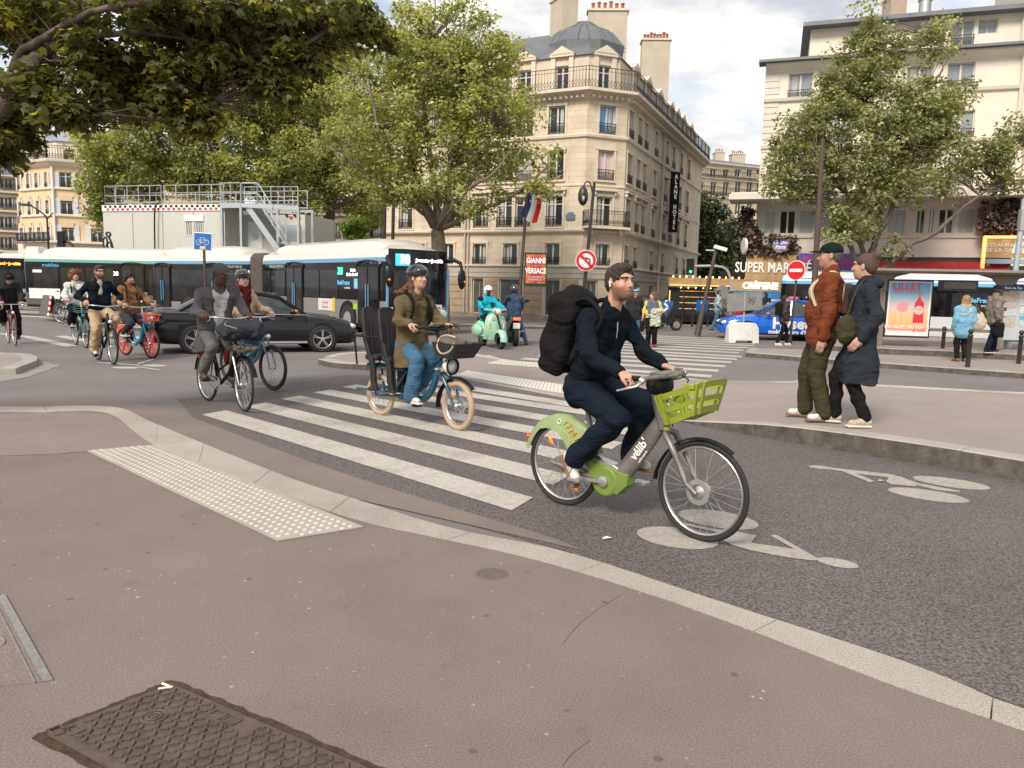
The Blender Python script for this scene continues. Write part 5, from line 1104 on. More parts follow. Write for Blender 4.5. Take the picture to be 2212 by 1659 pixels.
def idfm(t,x,z,y,s=1.,glow=m_lblue):
 text('îledeFrance',.3*s,glow,t,(x,y,z),sx=.85,bold=.008,ext=.002); text('mobilités',.15*s,mw,t,(x+.35*s,y,z-.24*s),ext=.002)
 mb=MB(); mb.box((x+1.15*s,y,z-.04*s),(.34*s,.008,.46*s)); meshobj('logo_plate',mb,glow,t,bevel=.03)
 mb=MB();
 for a,b in (((-.02,.1),(.0,.0)),((0,0),(-.09,-.16)),((0,0),(.08,-.15)),((-.1,.03),(.1,.06))): mb.beam((x+1.15*s+a[0]*s,y-.008,z-.02*s+a[1]*s),(x+1.15*s+b[0]*s,y-.008,z-.02*s+b[1]*s),.03*s,.008)
 mb.ell((x+1.15*s-.03*s,y-.008,z+.14*s),(.035*s,.006,.035*s),8,5); meshobj('walking_figure',mb,mw,t)
h1=Vector((.665,-.747,0)); P0=Vector((XofY(842,24.7,620),24.7,0));
r1=Vector((h1.y,-h1.x,0))   # right-hand side
front_c=P0-r1*1.27
bus=thing('articulated_bus','articulated black windowed city bus with route 38 on its front','bus',front_c,rz=heading(h1.x,h1.y))
bus_unit(bus,10.2,doors=((-2.0,-.62),(-7.6,-6.2)),wheels=(-2.75,),wins=((-4.8,-3.4),(-6.1,-4.85),(-9.1,-7.75),(-10.,-9.15)),podn=1)
y=-1.275
mb=MB(); mb.box((-4.4,y-.006,.93),(1.1,.012,.44)); o=meshobj('side_poster',mb,mat('white poster',(.6,.57,.54),.5),bus); text('vivendi\ndemain',.16,mat('pink letters',(.5,.2,.15),.5),o,(-4.4,y-.016,.93))
mb=MB(); mb.box((-3.75,y-.006,.93),(.2,.012,.5)); meshobj('warning_sticker',mb,mat('yellow sticker',(.6,.4,.04),.5),bus)
mb=MB(); mb.box((-2.2,y-.006,.92),(.3,.012,.2)); meshobj('lime_sticker',mb,mat('lime sticker',(.3,.5,.04),.5),bus)
text('38',.34,m_led,bus,(-3.25,y-.02,2.14),bold=.015); text('Pte de la\nChâtelet - Gare de l\'Est',.15,m_ledw,bus,(-2.35,y-.02,2.1),sx=.62)
idfm(bus,-3.0,1.74,y-.02,.75); text('véhicule hybride',.22,mat('grey lettering',(.4,.4,.4),.5),bus,(-8.6,y-.006,2.36),sx=.9); text('RATP',.16,mw,bus,(-.75,y-.006,2.38)); mb=MB(); mb.ring((-1.15,y-.006,2.38),.08,.015,'y',18,5); meshobj('ratp_roundel',mb,mw,bus)
def fpan(t,z0,z1,s0,s1,out,m,nm,w=1.27,fb=.22,lean=0,n=8):
 pts=[]
 for k in range(n+1): s=s0+(s1-s0)*k/n; e=min(1,abs(s))**6*.16; pts.append((-fb*s*s*.86-e+out,s*(w-.01)))
 mb=MB(); vs=[(x,y_,z0) for x,y_ in pts]+[(x-lean,y_,z1) for x,y_ in pts]; vs+=[(x-.03,y_,z) for (x,y_,z) in vs]; m_=n+1
 f=[(i,i+1,i+1+m_,i+m_) for i in range(n)]+[(2*m_+i,2*m_+i+m_,2*m_+i+1+m_,2*m_+i+1) for i in range(n)]+[(i+m_,i+1+m_,3*m_+i+1,3*m_+i) for i in range(n)]+[(i,2*m_+i,2*m_+i+1,i+1) for i in range(n)]+[(0,m_,3*m_,2*m_),(n,2*m_+n,3*m_+n,m_+n)]
 mb.add(vs,f); return meshobj(nm,mb,m,t,smooth=40)
def bus_front(t,disp,route,led,blue=True,plate='FY 238 QT'):
 fpan(t,2.2,2.88,-.93,.93,.045,m_busglass,'destination_panel'); fpan(t,.98,2.18,-.92,.92,.035,m_paneb,'windscreen')
 for s in (-.97,.97):
  mb=MB(); mb.tube([(-.24,s*1.26,.5),(-.2,s*1.27,1.2),(-.2,s*1.27,2.3)],.05,8); meshobj('corner_post',mb,m_busblue if blue else M_black,t)
 fpan(t,.34,.96,-.95,.95,.04,mat('pale blue grey front',(.36,.43,.5),.35,coat=.3),'front_bumper')
 for s in (-1,1):
  mb=MB(); mb.ell((-.12,s*.92,.72),(.1,.24,.17),12,7); meshobj('headlight',mb,m_lens,t,smooth=60)
  mb=MB(); mb.ell((-.02,s*.78,.45),(.08,.3,.06),12,7); meshobj('bumper_chrome',mb,M_white,t,smooth=60)
 if route:
  fpan(t,2.33,2.72,-.78,-.40,.056,m_ledblue,'route_panel'); text(route,.36,m_ledp,t,(.058,-.72,2.53),rz=PI/2,bold=.02)
 text(disp,.155 if route else .24,led,t,(.085,.24 if route else 0,2.53),rz=PI/2,bold=.006,sx=.9)
 for s,zz_ in ((-1,2.25),(1,2.25)):
  mb=MB(); mb.tube([(-.3,s*1.2,2.55),(.0,s*1.35,2.6),(.22,s*1.45,2.5),(.3,s*1.45,2.3)],[.06,.07,.07,.05],8); mb.ell((.3,s*1.46,1.95),(.1,.16,.36),12,8); m_=meshobj('mirror',mb,M_black,t,smooth=60)
  mb=MB(); mb.ell((.36,s*1.52,1.86),(.05,.05,.05),8,6); meshobj('indicator',mb,m_amber,m_)
 mb=MB(); mb.beam((.07,.55,1.0),(.06,.0,1.35),.03,.03); mb.beam((.07,.1,1.02),(.05,-.45,1.32),.03,.03); meshobj('wiper',mb,M_black,t)
 mb=MB(); mb.box((.065,0,.42),(.02,.52,.12)); meshobj('number_plate',mb,M_white,t); text(plate,.1,M_black,t,(.078,0,.42),rz=PI/2,ext=.001)
bus_front(bus,'Je monte • Je valide','38',m_ledw)
mb=MB(); mb.box((.05,.35,.85),(.02,.9,.42)); o=meshobj('banner',mb,M_white,bus); text('IMMOBILIER\nNEUF PARIS',.15,mat('navy letters',(.03,.05,.2),.5),o,(.064,.35,.86),rz=PI/2,ext=.001); mb=MB(); mb.ell((.066,.68,.76),(.006,.06,.06),10,6); meshobj('red_dot',mb,m_red,o)
text('4459',.16,mat('dark sign letters',(0,0,0)),bus,(.055,.98,.98),rz=PI/2)
jp=front_c-h1*10.2; h2=Vector((.86,-.51,0)).normalized();
mid=jp-((h1+h2)/2).normalized()*.55
rear=thing('x','','',(0,0,0)); C.objects.unlink(rear); bpy.data.objects.remove(rear)
Li=bus.matrix_basis.inverted() if False else (Matrix.Translation(front_c)@Matrix.Rotation(heading(h1.x,h1.y),4,'Z')).inverted()
mb=MB(); rings=[]
for k in range(15):
 q=k/14; c=jp.lerp(jp-((h1+h2)/2).normalized()*1.25,q); hh=h1.lerp(h2,q).normalized(); rr_=Vector((hh.y,-hh.x,0)); e=.05 if k%2 else 0.; wv=1.2-e; cl=Li@c; rl=Li.to_3x3()@rr_
 rings.append([tuple(cl+rl*wv+Vector((0,0,.35))),tuple(cl+rl*wv+Vector((0,0,2.75-e))),tuple(cl+rl*(wv-.2)+Vector((0,0,2.95-e))),tuple(cl-rl*(wv-.2)+Vector((0,0,2.95-e))),tuple(cl-rl*wv+Vector((0,0,2.75-e))),tuple(cl-rl*wv+Vector((0,0,.35)))])
mb.loft(rings); meshobj('bellows',mb,mat('brown grey bellows',(.1,.08,.07),.9,var=.2),bus)
def unit_baked(root,origin,hd,Lu,**k):
 before=set(bpy.data.objects); tmp=bpy.data.objects.new('tmp',None); bus_unit(tmp,Lu,**k);
 Mx=Li@(Matrix.Translation(origin)@Matrix.Rotation(heading(hd.x,hd.y),4,'Z')); seen=set()
 for o in [x for x in bpy.data.objects if x.parent==tmp]:
  o.parent=root; o.matrix_basis=Mx@Matrix.Translation(o.location)
 bpy.data.objects.remove(tmp)
 return Mx
ro=jp-((h1+h2)/2).normalized()*1.2
Mx=unit_baked(bus,ro,h2,7.1,doors=((-3.0,-1.7),(-6.6,-5.5)),wheels=(-4.2,),wins=((-1.6,-.3),(-5.4,-3.1)),podn=1,fb=.02,gz=.72)
for (tx,sz,mm,lx,lz) in (('38',.3,m_led,-2.3+1.6,2.1),('Pte de la',.14,m_ledw,-.2,2.15),('véhicule hybride',.2,mat('grey lettering',(0,0,0)),-1.,2.36),('îledeFrance',.3,m_lblue,-.9,.95)):
 o=text(tx,sz,mm,bus,(0,0,0),sx=.8); o.matrix_basis=Mx@Matrix.Translation((lx,-1.29,lz))@Matrix.Rotation(PI/2,4,'X')
Y=39.8; b2=thing('city_bus','green striped city bus with domed white roof behind the left cyclists','bus',(XofY(107,Y,620)+12.,Y-2.4,0),rz=heading(12,-1.6))
m_green=mat('bus green stripe',(.12,.36,.32),.4)
bus_unit(b2,12,H=2.95,doors=((-6.6,-5.4),),wheels=(-9.6,-3.),wins=((-11.4,-10.),(-9.9,-8.6),(-8.5,-7.),(-5.2,-3.8)),skirt=mat('dark bus skirt',(.09,.085,.085),.4),stripe=m_green,podn=1,gz=.95)
mb=MB(); mb.box((-10.8,-1.28,.9),(1.7,.012,.5)); meshobj('white_panel',mb,M_white,b2); mb=MB(); mb.box((-11.5,-.9,2.95),(.7,.5,.5)); meshobj('roof_unit',mb,M_white,b2,bevel=.08)
idfm(b2,-8.2,1.0,-1.3,.8); text('mobilités',.25,m_lblue,b2,(-10.4,-1.29,2.3))
mb=MB(); mb.box((-11.15,-1.285,2.0),(.5,.01,.14)); meshobj('painted_light_reflex',mb,M_white,b2)  # white plate on the window band stands in for a light reflection
text('38',.28,m_ledw,b2,(-6.9,-1.3,1.95))
Y=48.; b3=thing('city_bus','front of a city bus with orange lit destination at the far left edge','bus',(XofY(8,Y,600),Y,0),rz=heading(.12,-1))
bus_unit(b3,12,wins=((-2,-.5),),wheels=(-2.6,-9.),skirt=m_busgrey,stripe=M_black); bus_front(b3,'Gare du Nord • Je valide',None,m_ledo,blue=False,plate='GB 402 KL')
Y=31.; h4=Vector((.93,-.36,0)).normalized(); pb=Vector((XofY(1690,Y,600),Y,0))
b4=thing('city_bus','white bus with blue roof line standing behind the bus shelter','bus',pb+h4*15,rz=heading(h4.x,h4.y))
bus_unit(b4,15,wheels=(-7.05,-13.2),wins=((-14.2,-12.6),(-12.5,-10.6),(-10.5,-9.2),(-9.1,-7.9),(-7.8,-6.),(-5.9,-4.),(-3.9,-2)),doors=((-11.9,-10.7),(-6.,-4.8)),skirt=mat('bus pale skirt',(.52,.53,.54),.35,coat=.3,var=.04),gz=1.18,upper=mat('bus white paint',(.7,.7,.71),.3,coat=.4),stripe=mat('bright blue stripe',(.12,.4,.66),.35),H=3.02,podn=0); b4.scale=(1,1,.87)
mb=MB(); mb.box((-7.5,-1.285,2.72),(15-.6,.008,.03)); meshobj('pinstripe',mb,mat('thin blue line',(.08,.1,.5),.4),b4)
idfm(b4,-8.2,1.9,-1.31,.9); text('Accueil',.2,mw,b4,(-12.5,-1.29,2.35))
def car(name,label,cat,loc,rz,col,L=4.7,W=1.82,H=1.44,side=-1,rimm=None,group=None,style='sedan',plate=None):
 t=thing(name,label,cat,loc,rz=rz,group=group); paint=mat('car paint %s'%name+str(col[2]),col,.25,coat=.55,spec=.3); h=L/2
 st_=[(-1.,.66,.36,.62,.68),(-.985,.78,.28,.82,.88),(-.94,.86,.24,.92,1.0),(-.82,.89,.22,.95,1.03),(-.6,.91,.2,.94,1.0),(-.3,.91,.2,.92,.95),(0,.91,.2,.90,.93),(.3,.91,.2,.88,.92),(.52,.91,.2,.86,.94),(.75,.89,.2,.80,.88),(.9,.84,.2,.70,.78),(.97,.72,.24,.58,.64),(1.,.55,.3,.46,.5)]
 xs=[s[0] for s in st_]; out=[]
 N_=34
 rings=[]
 for i in range(N_+1):
  f=-1+2*i/N_; f=math.copysign(abs(f)**.85,f)
  for j in range(len(xs)-1):
   if xs[j]<=f<=xs[j+1]: q=(f-xs[j])/(xs[j+1]-xs[j]); break
  a=[st_[j][k]*(1-q)+st_[j+1][k]*q for k in range(5)]; hw,zs,zsh,zd=a[1]*W/1.82,a[2],a[3],a[4]
  half=[(hw*.86,zs),(hw*.97,zs+.07),(hw*1.,zs+.25),(hw*.985,(zs+zsh)/2+.1),(hw*.955,zsh-.05),(hw*.9,zsh),(hw*.6,(zsh+zd*2)/3+.0),(0,zd)]
  rings.append([(f*h,y_,z_) for y_,z_ in half]+[(f*h,-y_,z_) for y_,z_ in half[::-1][1:]])
 mb=MB(); mb.loft(rings,closed=True); meshobj('body',mb,paint,t,smooth=40)
 gh=[(-.76,.7,.98),(-.52,.66,H-.15),(-.38,.63,H-.05),(-.12,.62,H),(.06,.63,H-.03),(.2,.65,H-.12),(.45,.76,.92)]
 xb=[-.76,-.52,-.38,-.12,.06,.2,.45]; rg=[]
 for (x,w_,z_),x0 in zip(gh,xb):
  wb_2=.84*W/1.82*(.9 if x in(-.76,.45) else 1); rg.append([(x*h,wb_2 if z_>1 else w_,.9),(x*h,(wb_2+w_)/2*.985,(z_+.92)/2+.03),(x*h,w_,z_-.02),(x*h,w_-.12,z_+.012),(x*h,0,z_+.03),(x*h,-w_+.12,z_+.012),(x*h,-w_,z_-.02),(x*h,-(wb_2+w_)/2*.985,(z_+.92)/2+.03),(x*h,-(wb_2 if z_>1 else w_),.9)])
 mb=MB(); mb.loft(rg,closed=False); meshobj('glass',mb,mat('car glass',(.03,.035,.038),.04,spec=.9,var=.5,vs=1.5),t,smooth=50)
 mb=MB(); m_=[[(p[0],p[1]*1.004,p[2]+.008) for p in r_[2:7]] for r_ in rg[1:6]]; mb.loft(m_,caps=False,closed=False); meshobj('roof',mb,paint,t,smooth=50)
 for s in (-1,1):
  p=lambda i,k:Vector(rg[i][k if s>0 else 8-k])*1.0+Vector((0,s*.012,0.004))
  mb=MB()
  mb.beam(p(6,0),p(5,2),.07,.05); mb.beam(p(0,0),p(1,2),.09,.05); mb.beam(p(1,2),p(3,2),.05,.05); mb.beam(p(3,2),p(5,2),.05,.05)
  c=Vector((-.02*h,s*.86*W/1.82,.93)); mb.beam(c,Vector((-.05*h,s*.635,H-.02)),.07,.04); mb.beam(Vector((-.46*h,s*.85*W/1.82,.93)),Vector((-.48*h,s*.66,H-.12)),.1,.04); meshobj('pillars',mb,paint,t)
  mb=MB(); mb.beam((-.85*h,s*.875*W/1.82,.945),(.44*h,s*.872*W/1.82,.90),.012,.02); meshobj('chrome_trim',mb,M_chrome,t)
  mb=MB(); mb.ell((.3*h,s*(W/2+.08),.98),(.09,.11,.07),12,7); mi=meshobj('wing_mirror',mb,paint,t,smooth=60); mb=MB(); mb.ell((.315*h,s*(W/2+.12),1.),(.08,.06,.03),8,5); meshobj('indicator',mb,m_amber,mi)
  for x in (.04*h,-.44*h): mb=MB(); mb.beam((x-.1,s*(W/2-.015),.8),(x+.1,s*(W/2-.012),.8),.03,.03); meshobj('door_handle',mb,paint,t)
  for x in (-.02*h,-.50*h,.44*h): mb=MB(); mb.beam((x,s*(W/2-.006),.32),(x*.99,s*(W/2-.03),.88),.012,.012); meshobj('door_seam',mb,M_black,t)
  mb=MB(); mb.beam((-.5*h,s*(W/2-.03),.25),(.55*h,s*(W/2-.03),.25),.02,.05); meshobj('sill_trim',mb,M_alu if col[0]<.1 and col[2]<.1 else M_black,t)
  mb=MB(); mb.ell((h*.9,s*.66,.62),(.2,.14,.085),12,7,rot=Matrix.Rotation(-s*.5,3,'Z')); meshobj('headlight',mb,m_lens,t,smooth=60)
  mb=MB(); mb.ell((-h*.945,s*.68,.80),(.1,.2,.085),12,7,rot=Matrix.Rotation(s*.4,3,'Z')); meshobj('tail_light',mb,m_red,t,smooth=60)
  for x in (-.60,.60):
   mb=MB(); mb.lathe([(0,-.03),(.37,-.03),(.37,.006),(0,.006)],28,(x*h,s*(W/2-.02),.34),'y') if s>0 else mb.lathe([(0,-.006),(.37,-.006),(.37,.03),(0,.03)],28,(x*h,s*(W/2-.02),.34),'y'); meshobj('wheel_arch',mb,M_black,t)
   wheel_part(t,(x*h,s*(W/2-.09),.325),.325,.2,.72,m=rimm or M_alu,spokes=5,side=s)
 mb=MB(); mb.box((-h*.995,0,.66),(.03,.52,.115)); o=meshobj('number_plate',mb,M_white,t)
 if plate: text(plate,.11,M_black,o,(-h*.995-.02,.02,.66),rz=-PI/2,ext=.001)
 mb=MB(); mb.ring((-h*.975-.02,0,.86),.05,.008,'x',18,5);
 for k in range(3): a=PI/2+2*PI*k/3; mb.beam((-h*.975-.02,0,.86),(-h*.975-.02,math.cos(a)*.05,.86+math.sin(a)*.05),.008)
 if col[0]<.1 and col[2]<.1: meshobj('badge',mb,M_chrome,t)
 mb=MB(); mb.box((h*.97,0,.5),(.06,1.1,.2)); meshobj('grille',mb,M_black,t)
 mb=MB(); mb.box((-h*.95,0,.3),(.1,1.3,.16)); meshobj('bumper_insert',mb,M_black,t)
 return t
a,b=G(385,757),G(738,750); a=Vector((-7.35,16.9,0)); b=Vector((-4.5,18.35,0)); d=(b-a).normalized(); cm=(a+b)/2; rt=Vector((d.y,-d.x,0))
car('sedan_car','glossy black sedan with silver five spoke wheels seen from behind','car',cm-rt*.85,heading(d.x,d.y),(.006,.006,.008),L=4.75,plate='EW 113')
tx=car('hydrogen_car','bright blue hydrogen taxi with white lettering behind the concrete block','car',(XofY(1562,28.2,690)+2.4,28.6,0),heading(-1,.13),(.005,.11,.55),L=4.9,W=1.85,H=1.5)
for s in (1,):
 text('Hysetco',.56,mw,tx,(-.35,.945,.63),rot=(PI/2,0,PI),bold=.02); text('mobilité zéro d\'hydrogène',.2,mw,tx,(-.35,.95,.33),rot=(PI/2,0,PI),bold=.006)
mb=MB(); mb.ell((-.3,0,1.56),(.22,.3,.09),12,7); meshobj('taxi_roof_light',mb,mat('pinkish lamp',(.6,.12,.16),.3),tx,smooth=60)
car('parked_car','dark grey car crossing beside the lit cafe terrace','car',(XofY(1480,46,660),46,0),heading(1,-.1),(.09,.09,.095),L=4.4,H=1.6)
car('parked_car','black car front partly hidden behind the woman in the yellow top','car',(XofY(1392,36,670),36.8,0),heading(-.2,-1),(.02,.02,.022),L=4.3,H=1.5)
m_mint=mat('mint green enamel',(.28,.53,.37),.25,coat=1.,var=.03)
def scooter(loc,rz):
 t=thing('scooter','mint green retro motor scooter ridden by the person in turquoise','scooter',loc,rz=rz)
 for x in (-.62,.66): wheel_part(t,(x,0,.23),.23,.12,.5,side=-1 if x<0 else 1)
 mb=MB(); sec=lambda x,w,z0,z1,z:[(x,-w,z0),(x,-w*1.0,z),(x,-w*.6,z1),(x,w*.6,z1),(x,w,z),(x,w,z0)]
 mb.loft([[(-.86,-.08,.5),(-.86,-.07,.58),(-.86,.07,.58),(-.86,.08,.5)],[(-.78,-.2,.36),(-.76,-.17,.7),(-.76,.17,.7),(-.78,.2,.36)],[(-.55,-.27,.3),(-.5,-.2,.74),(-.5,.2,.74),(-.55,.27,.3)],[(-.25,-.24,.3),(-.25,-.17,.72),(-.25,.17,.72),(-.25,.24,.3)],[(-.08,-.12,.26),(-.12,-.1,.6),(-.12,.1,.6),(-.08,.12,.26)]]); meshobj('rear_body',mb,m_mint,t,smooth=70,bevel=.03)
 for s in(-1,1): mb=MB(); mb.ell((-.5,s*.22,.46),(.36,.13,.2),16,10); meshobj('side_cowl',mb,m_mint,t,smooth=80)
 mb=MB(); mb.box((.1,0,.25),(.5,.42,.05)); meshobj('floorboard',mb,m_mint,t,bevel=.02)
 mb=MB(); rings=[]
 for z,w,x in ((.22,.2,.34),(.35,.3,.36),(.55,.33,.38),(.75,.31,.36),(.9,.24,.33),(.98,.12,.31)):
  rings.append([(x-.1*abs(s)**2*1.2+.05,s*w,z) for s in (-1,-.7,-.35,0,.35,.7,1)]+[(x-.1*abs(s)**2*1.2+.02,s*w,z) for s in (1,.7,.35,0,-.35,-.7,-1)])
 mb.loft(rings); meshobj('leg_shield',mb,m_mint,t,smooth=60)
 mb=MB(); mb.loft([[(.66+.27*math.cos(a)*k_,w*1.,.24+.27*math.sin(a)*k_) for a in [PI*q/8*1.1-.1 for q in range(9)]] for w,k_ in ((-.1,.8),(-.08,1.05),(0,1.15),(.08,1.05),(.1,.8))],caps=False,closed=False); meshobj('front_mudguard',mb,m_mint,t,smooth=60)
 mb=MB(); mb.tube([(.66,.09,.23),(.55,.06,.5),(.36,0,.95),(.3,0,1.05)],.03,8); meshobj('fork',mb,M_black,t)
 mb=MB(); mb.ell((.34,0,1.03),(.15,.14,.1),14,8); mb.tube([(.22,-.34,1.07),(.28,-.12,1.05),(.28,.12,1.05),(.22,.34,1.07)],.03,8); meshobj('headset',mb,m_mint,t,smooth=60)
 mb=MB(); mb.ell((.45,0,1.03),(.05,.085,.085),14,8); meshobj('headlight',mb,m_lens,t,smooth=60); mb=MB(); mb.ring((.47,0,1.03),.088,.012,'x',20,6); meshobj('headlight_ring',mb,M_chrome,t)
 for s in(-1,1):
  mb=MB(); mb.tube([(.24,s*.3,1.08),(.2,s*.4,1.3)],.01,6); mb.ell((.2,s*.42,1.36),(.02,.09,.07),10,6); meshobj('mirror',mb,M_black,t); mb=MB(); mb.tube([(.22,s*.26,1.07),(.2,s*.42,1.07)],.022,8); meshobj('grip',mb,M_black,t)
  mb=MB(); mb.box((.39,s*.2,.62),(.02,.05,.14)); meshobj('indicator',mb,m_amber if s<0 else m_lens,t,bevel=.01)
 mb=MB(); mb.loft([[(x,-w,.72),(x,-w*.8,z),(x,w*.8,z),(x,w,.72)] for x,w,z in ((-.85,.1,.76),(-.7,.17,.83),(-.3,.16,.82),(-.02,.08,.76))]); meshobj('seat',mb,M_black,t,smooth=60)
 mb=MB(); mb.box((.412,-.12,.83),(.01,.1,.08)); mb.box((.405,.14,.72),(.01,.06,.1)); meshobj('stickers',mb,mat('stickers',(.5,.45,.35),.5,var=.6,vs=30),t)
 return t
sc1=scooter((-.62,21.15,0),heading(.42,-.9))
m_moto=mat('black motorcycle plastic',(.02,.02,.022),.3,coat=.5)
mt_=thing('motorcycle','black motorcycle with red tail light facing away beside the mint scooter','motorcycle',(-.02,22.6,0),rz=heading(-.12,1))
for x in (-.7,.72): wheel_part(mt_,(x,0,.3),.3,.14,.6)
mb=MB(); mb.loft([[(x,-w,z0),(x,-w*.9,z1),(x,w*.9,z1),(x,w,z0)] for x,w,z0,z1 in ((-.95,.07,.78,.86),(-.7,.14,.66,.88),(-.3,.17,.45,.82),(.1,.2,.35,.98),(.4,.2,.4,1.02),(.62,.1,.7,.98))]); meshobj('body',mb,m_moto,mt_,smooth=60,bevel=.02)
mb=MB(); mb.box((.05,0,.38),(.5,.34,.3)); mb.tube([(.1,-.2,.3),(-.5,-.2,.28),(-.85,-.2,.45)],.05,8); meshobj('engine',mb,mat('engine metal',(.15,.14,.13),.4,metal=.8),mt_,bevel=.03)
mb=MB(); mb.tube([(.72,0,.3),(.5,0,.95)],.04,8); mb.tube([(.4,-.38,1.08),(.5,0,1.04),(.4,.38,1.08)],.018,8); meshobj('handlebar',mb,M_black,mt_)
mb=MB(); mb.box((-.96,0,.8),(.04,.2,.07)); meshobj('tail_light',mb,mat('lit red lamp',(1,.05,.02),.3,emit=3),mt_)
mb=MB(); mb.box((-.93,0,.6),(.02,.2,.16)); meshobj('number_plate',mb,M_white,mt_)
for s in(-1,1): mb=MB(); mb.tube([(.42,s*.3,1.08),(.4,s*.42,1.28)],.01,6); mb.ell((.4,s*.46,1.3),(.02,.08,.05),8,5); meshobj('mirror',mb,M_black,mt_)
mb=MB(); mb.lathe([(.0,-.02),(.17,-.02),(.17,.0),(.0,.0)],20,(-.7,-.08,.3),'y'); meshobj('rear_disc',mb,M_alu,mt_)
ps=thing('parked_motorbike','dark parked motorbike at the kerb behind the woman in yellow','motorcycle',(XofY(1433,33.5,690),33.5,.0),rz=.25)
for x in (-.6,.62): wheel_part(ps,(x,0,.27),.27,.12,.6)
mb=MB(); mb.loft([[(x,-w,z0),(x,-w*.9,z1),(x,w*.9,z1),(x,w,z0)] for x,w,z0,z1 in ((-.85,.07,.7,.8),(-.3,.17,.4,.82),(.1,.16,.3,.6),(.35,.16,.35,.98),(.5,.1,.6,1.05))]); meshobj('body',mb,m_moto,ps,smooth=60)
mb=MB(); mb.tube([(.62,0,.27),(.42,0,1.05),(.35,-.3,1.1)],.02,6); mb.tube([(.42,0,1.05),(.35,.3,1.1)],.02,6); meshobj('handlebar',mb,M_black,ps)
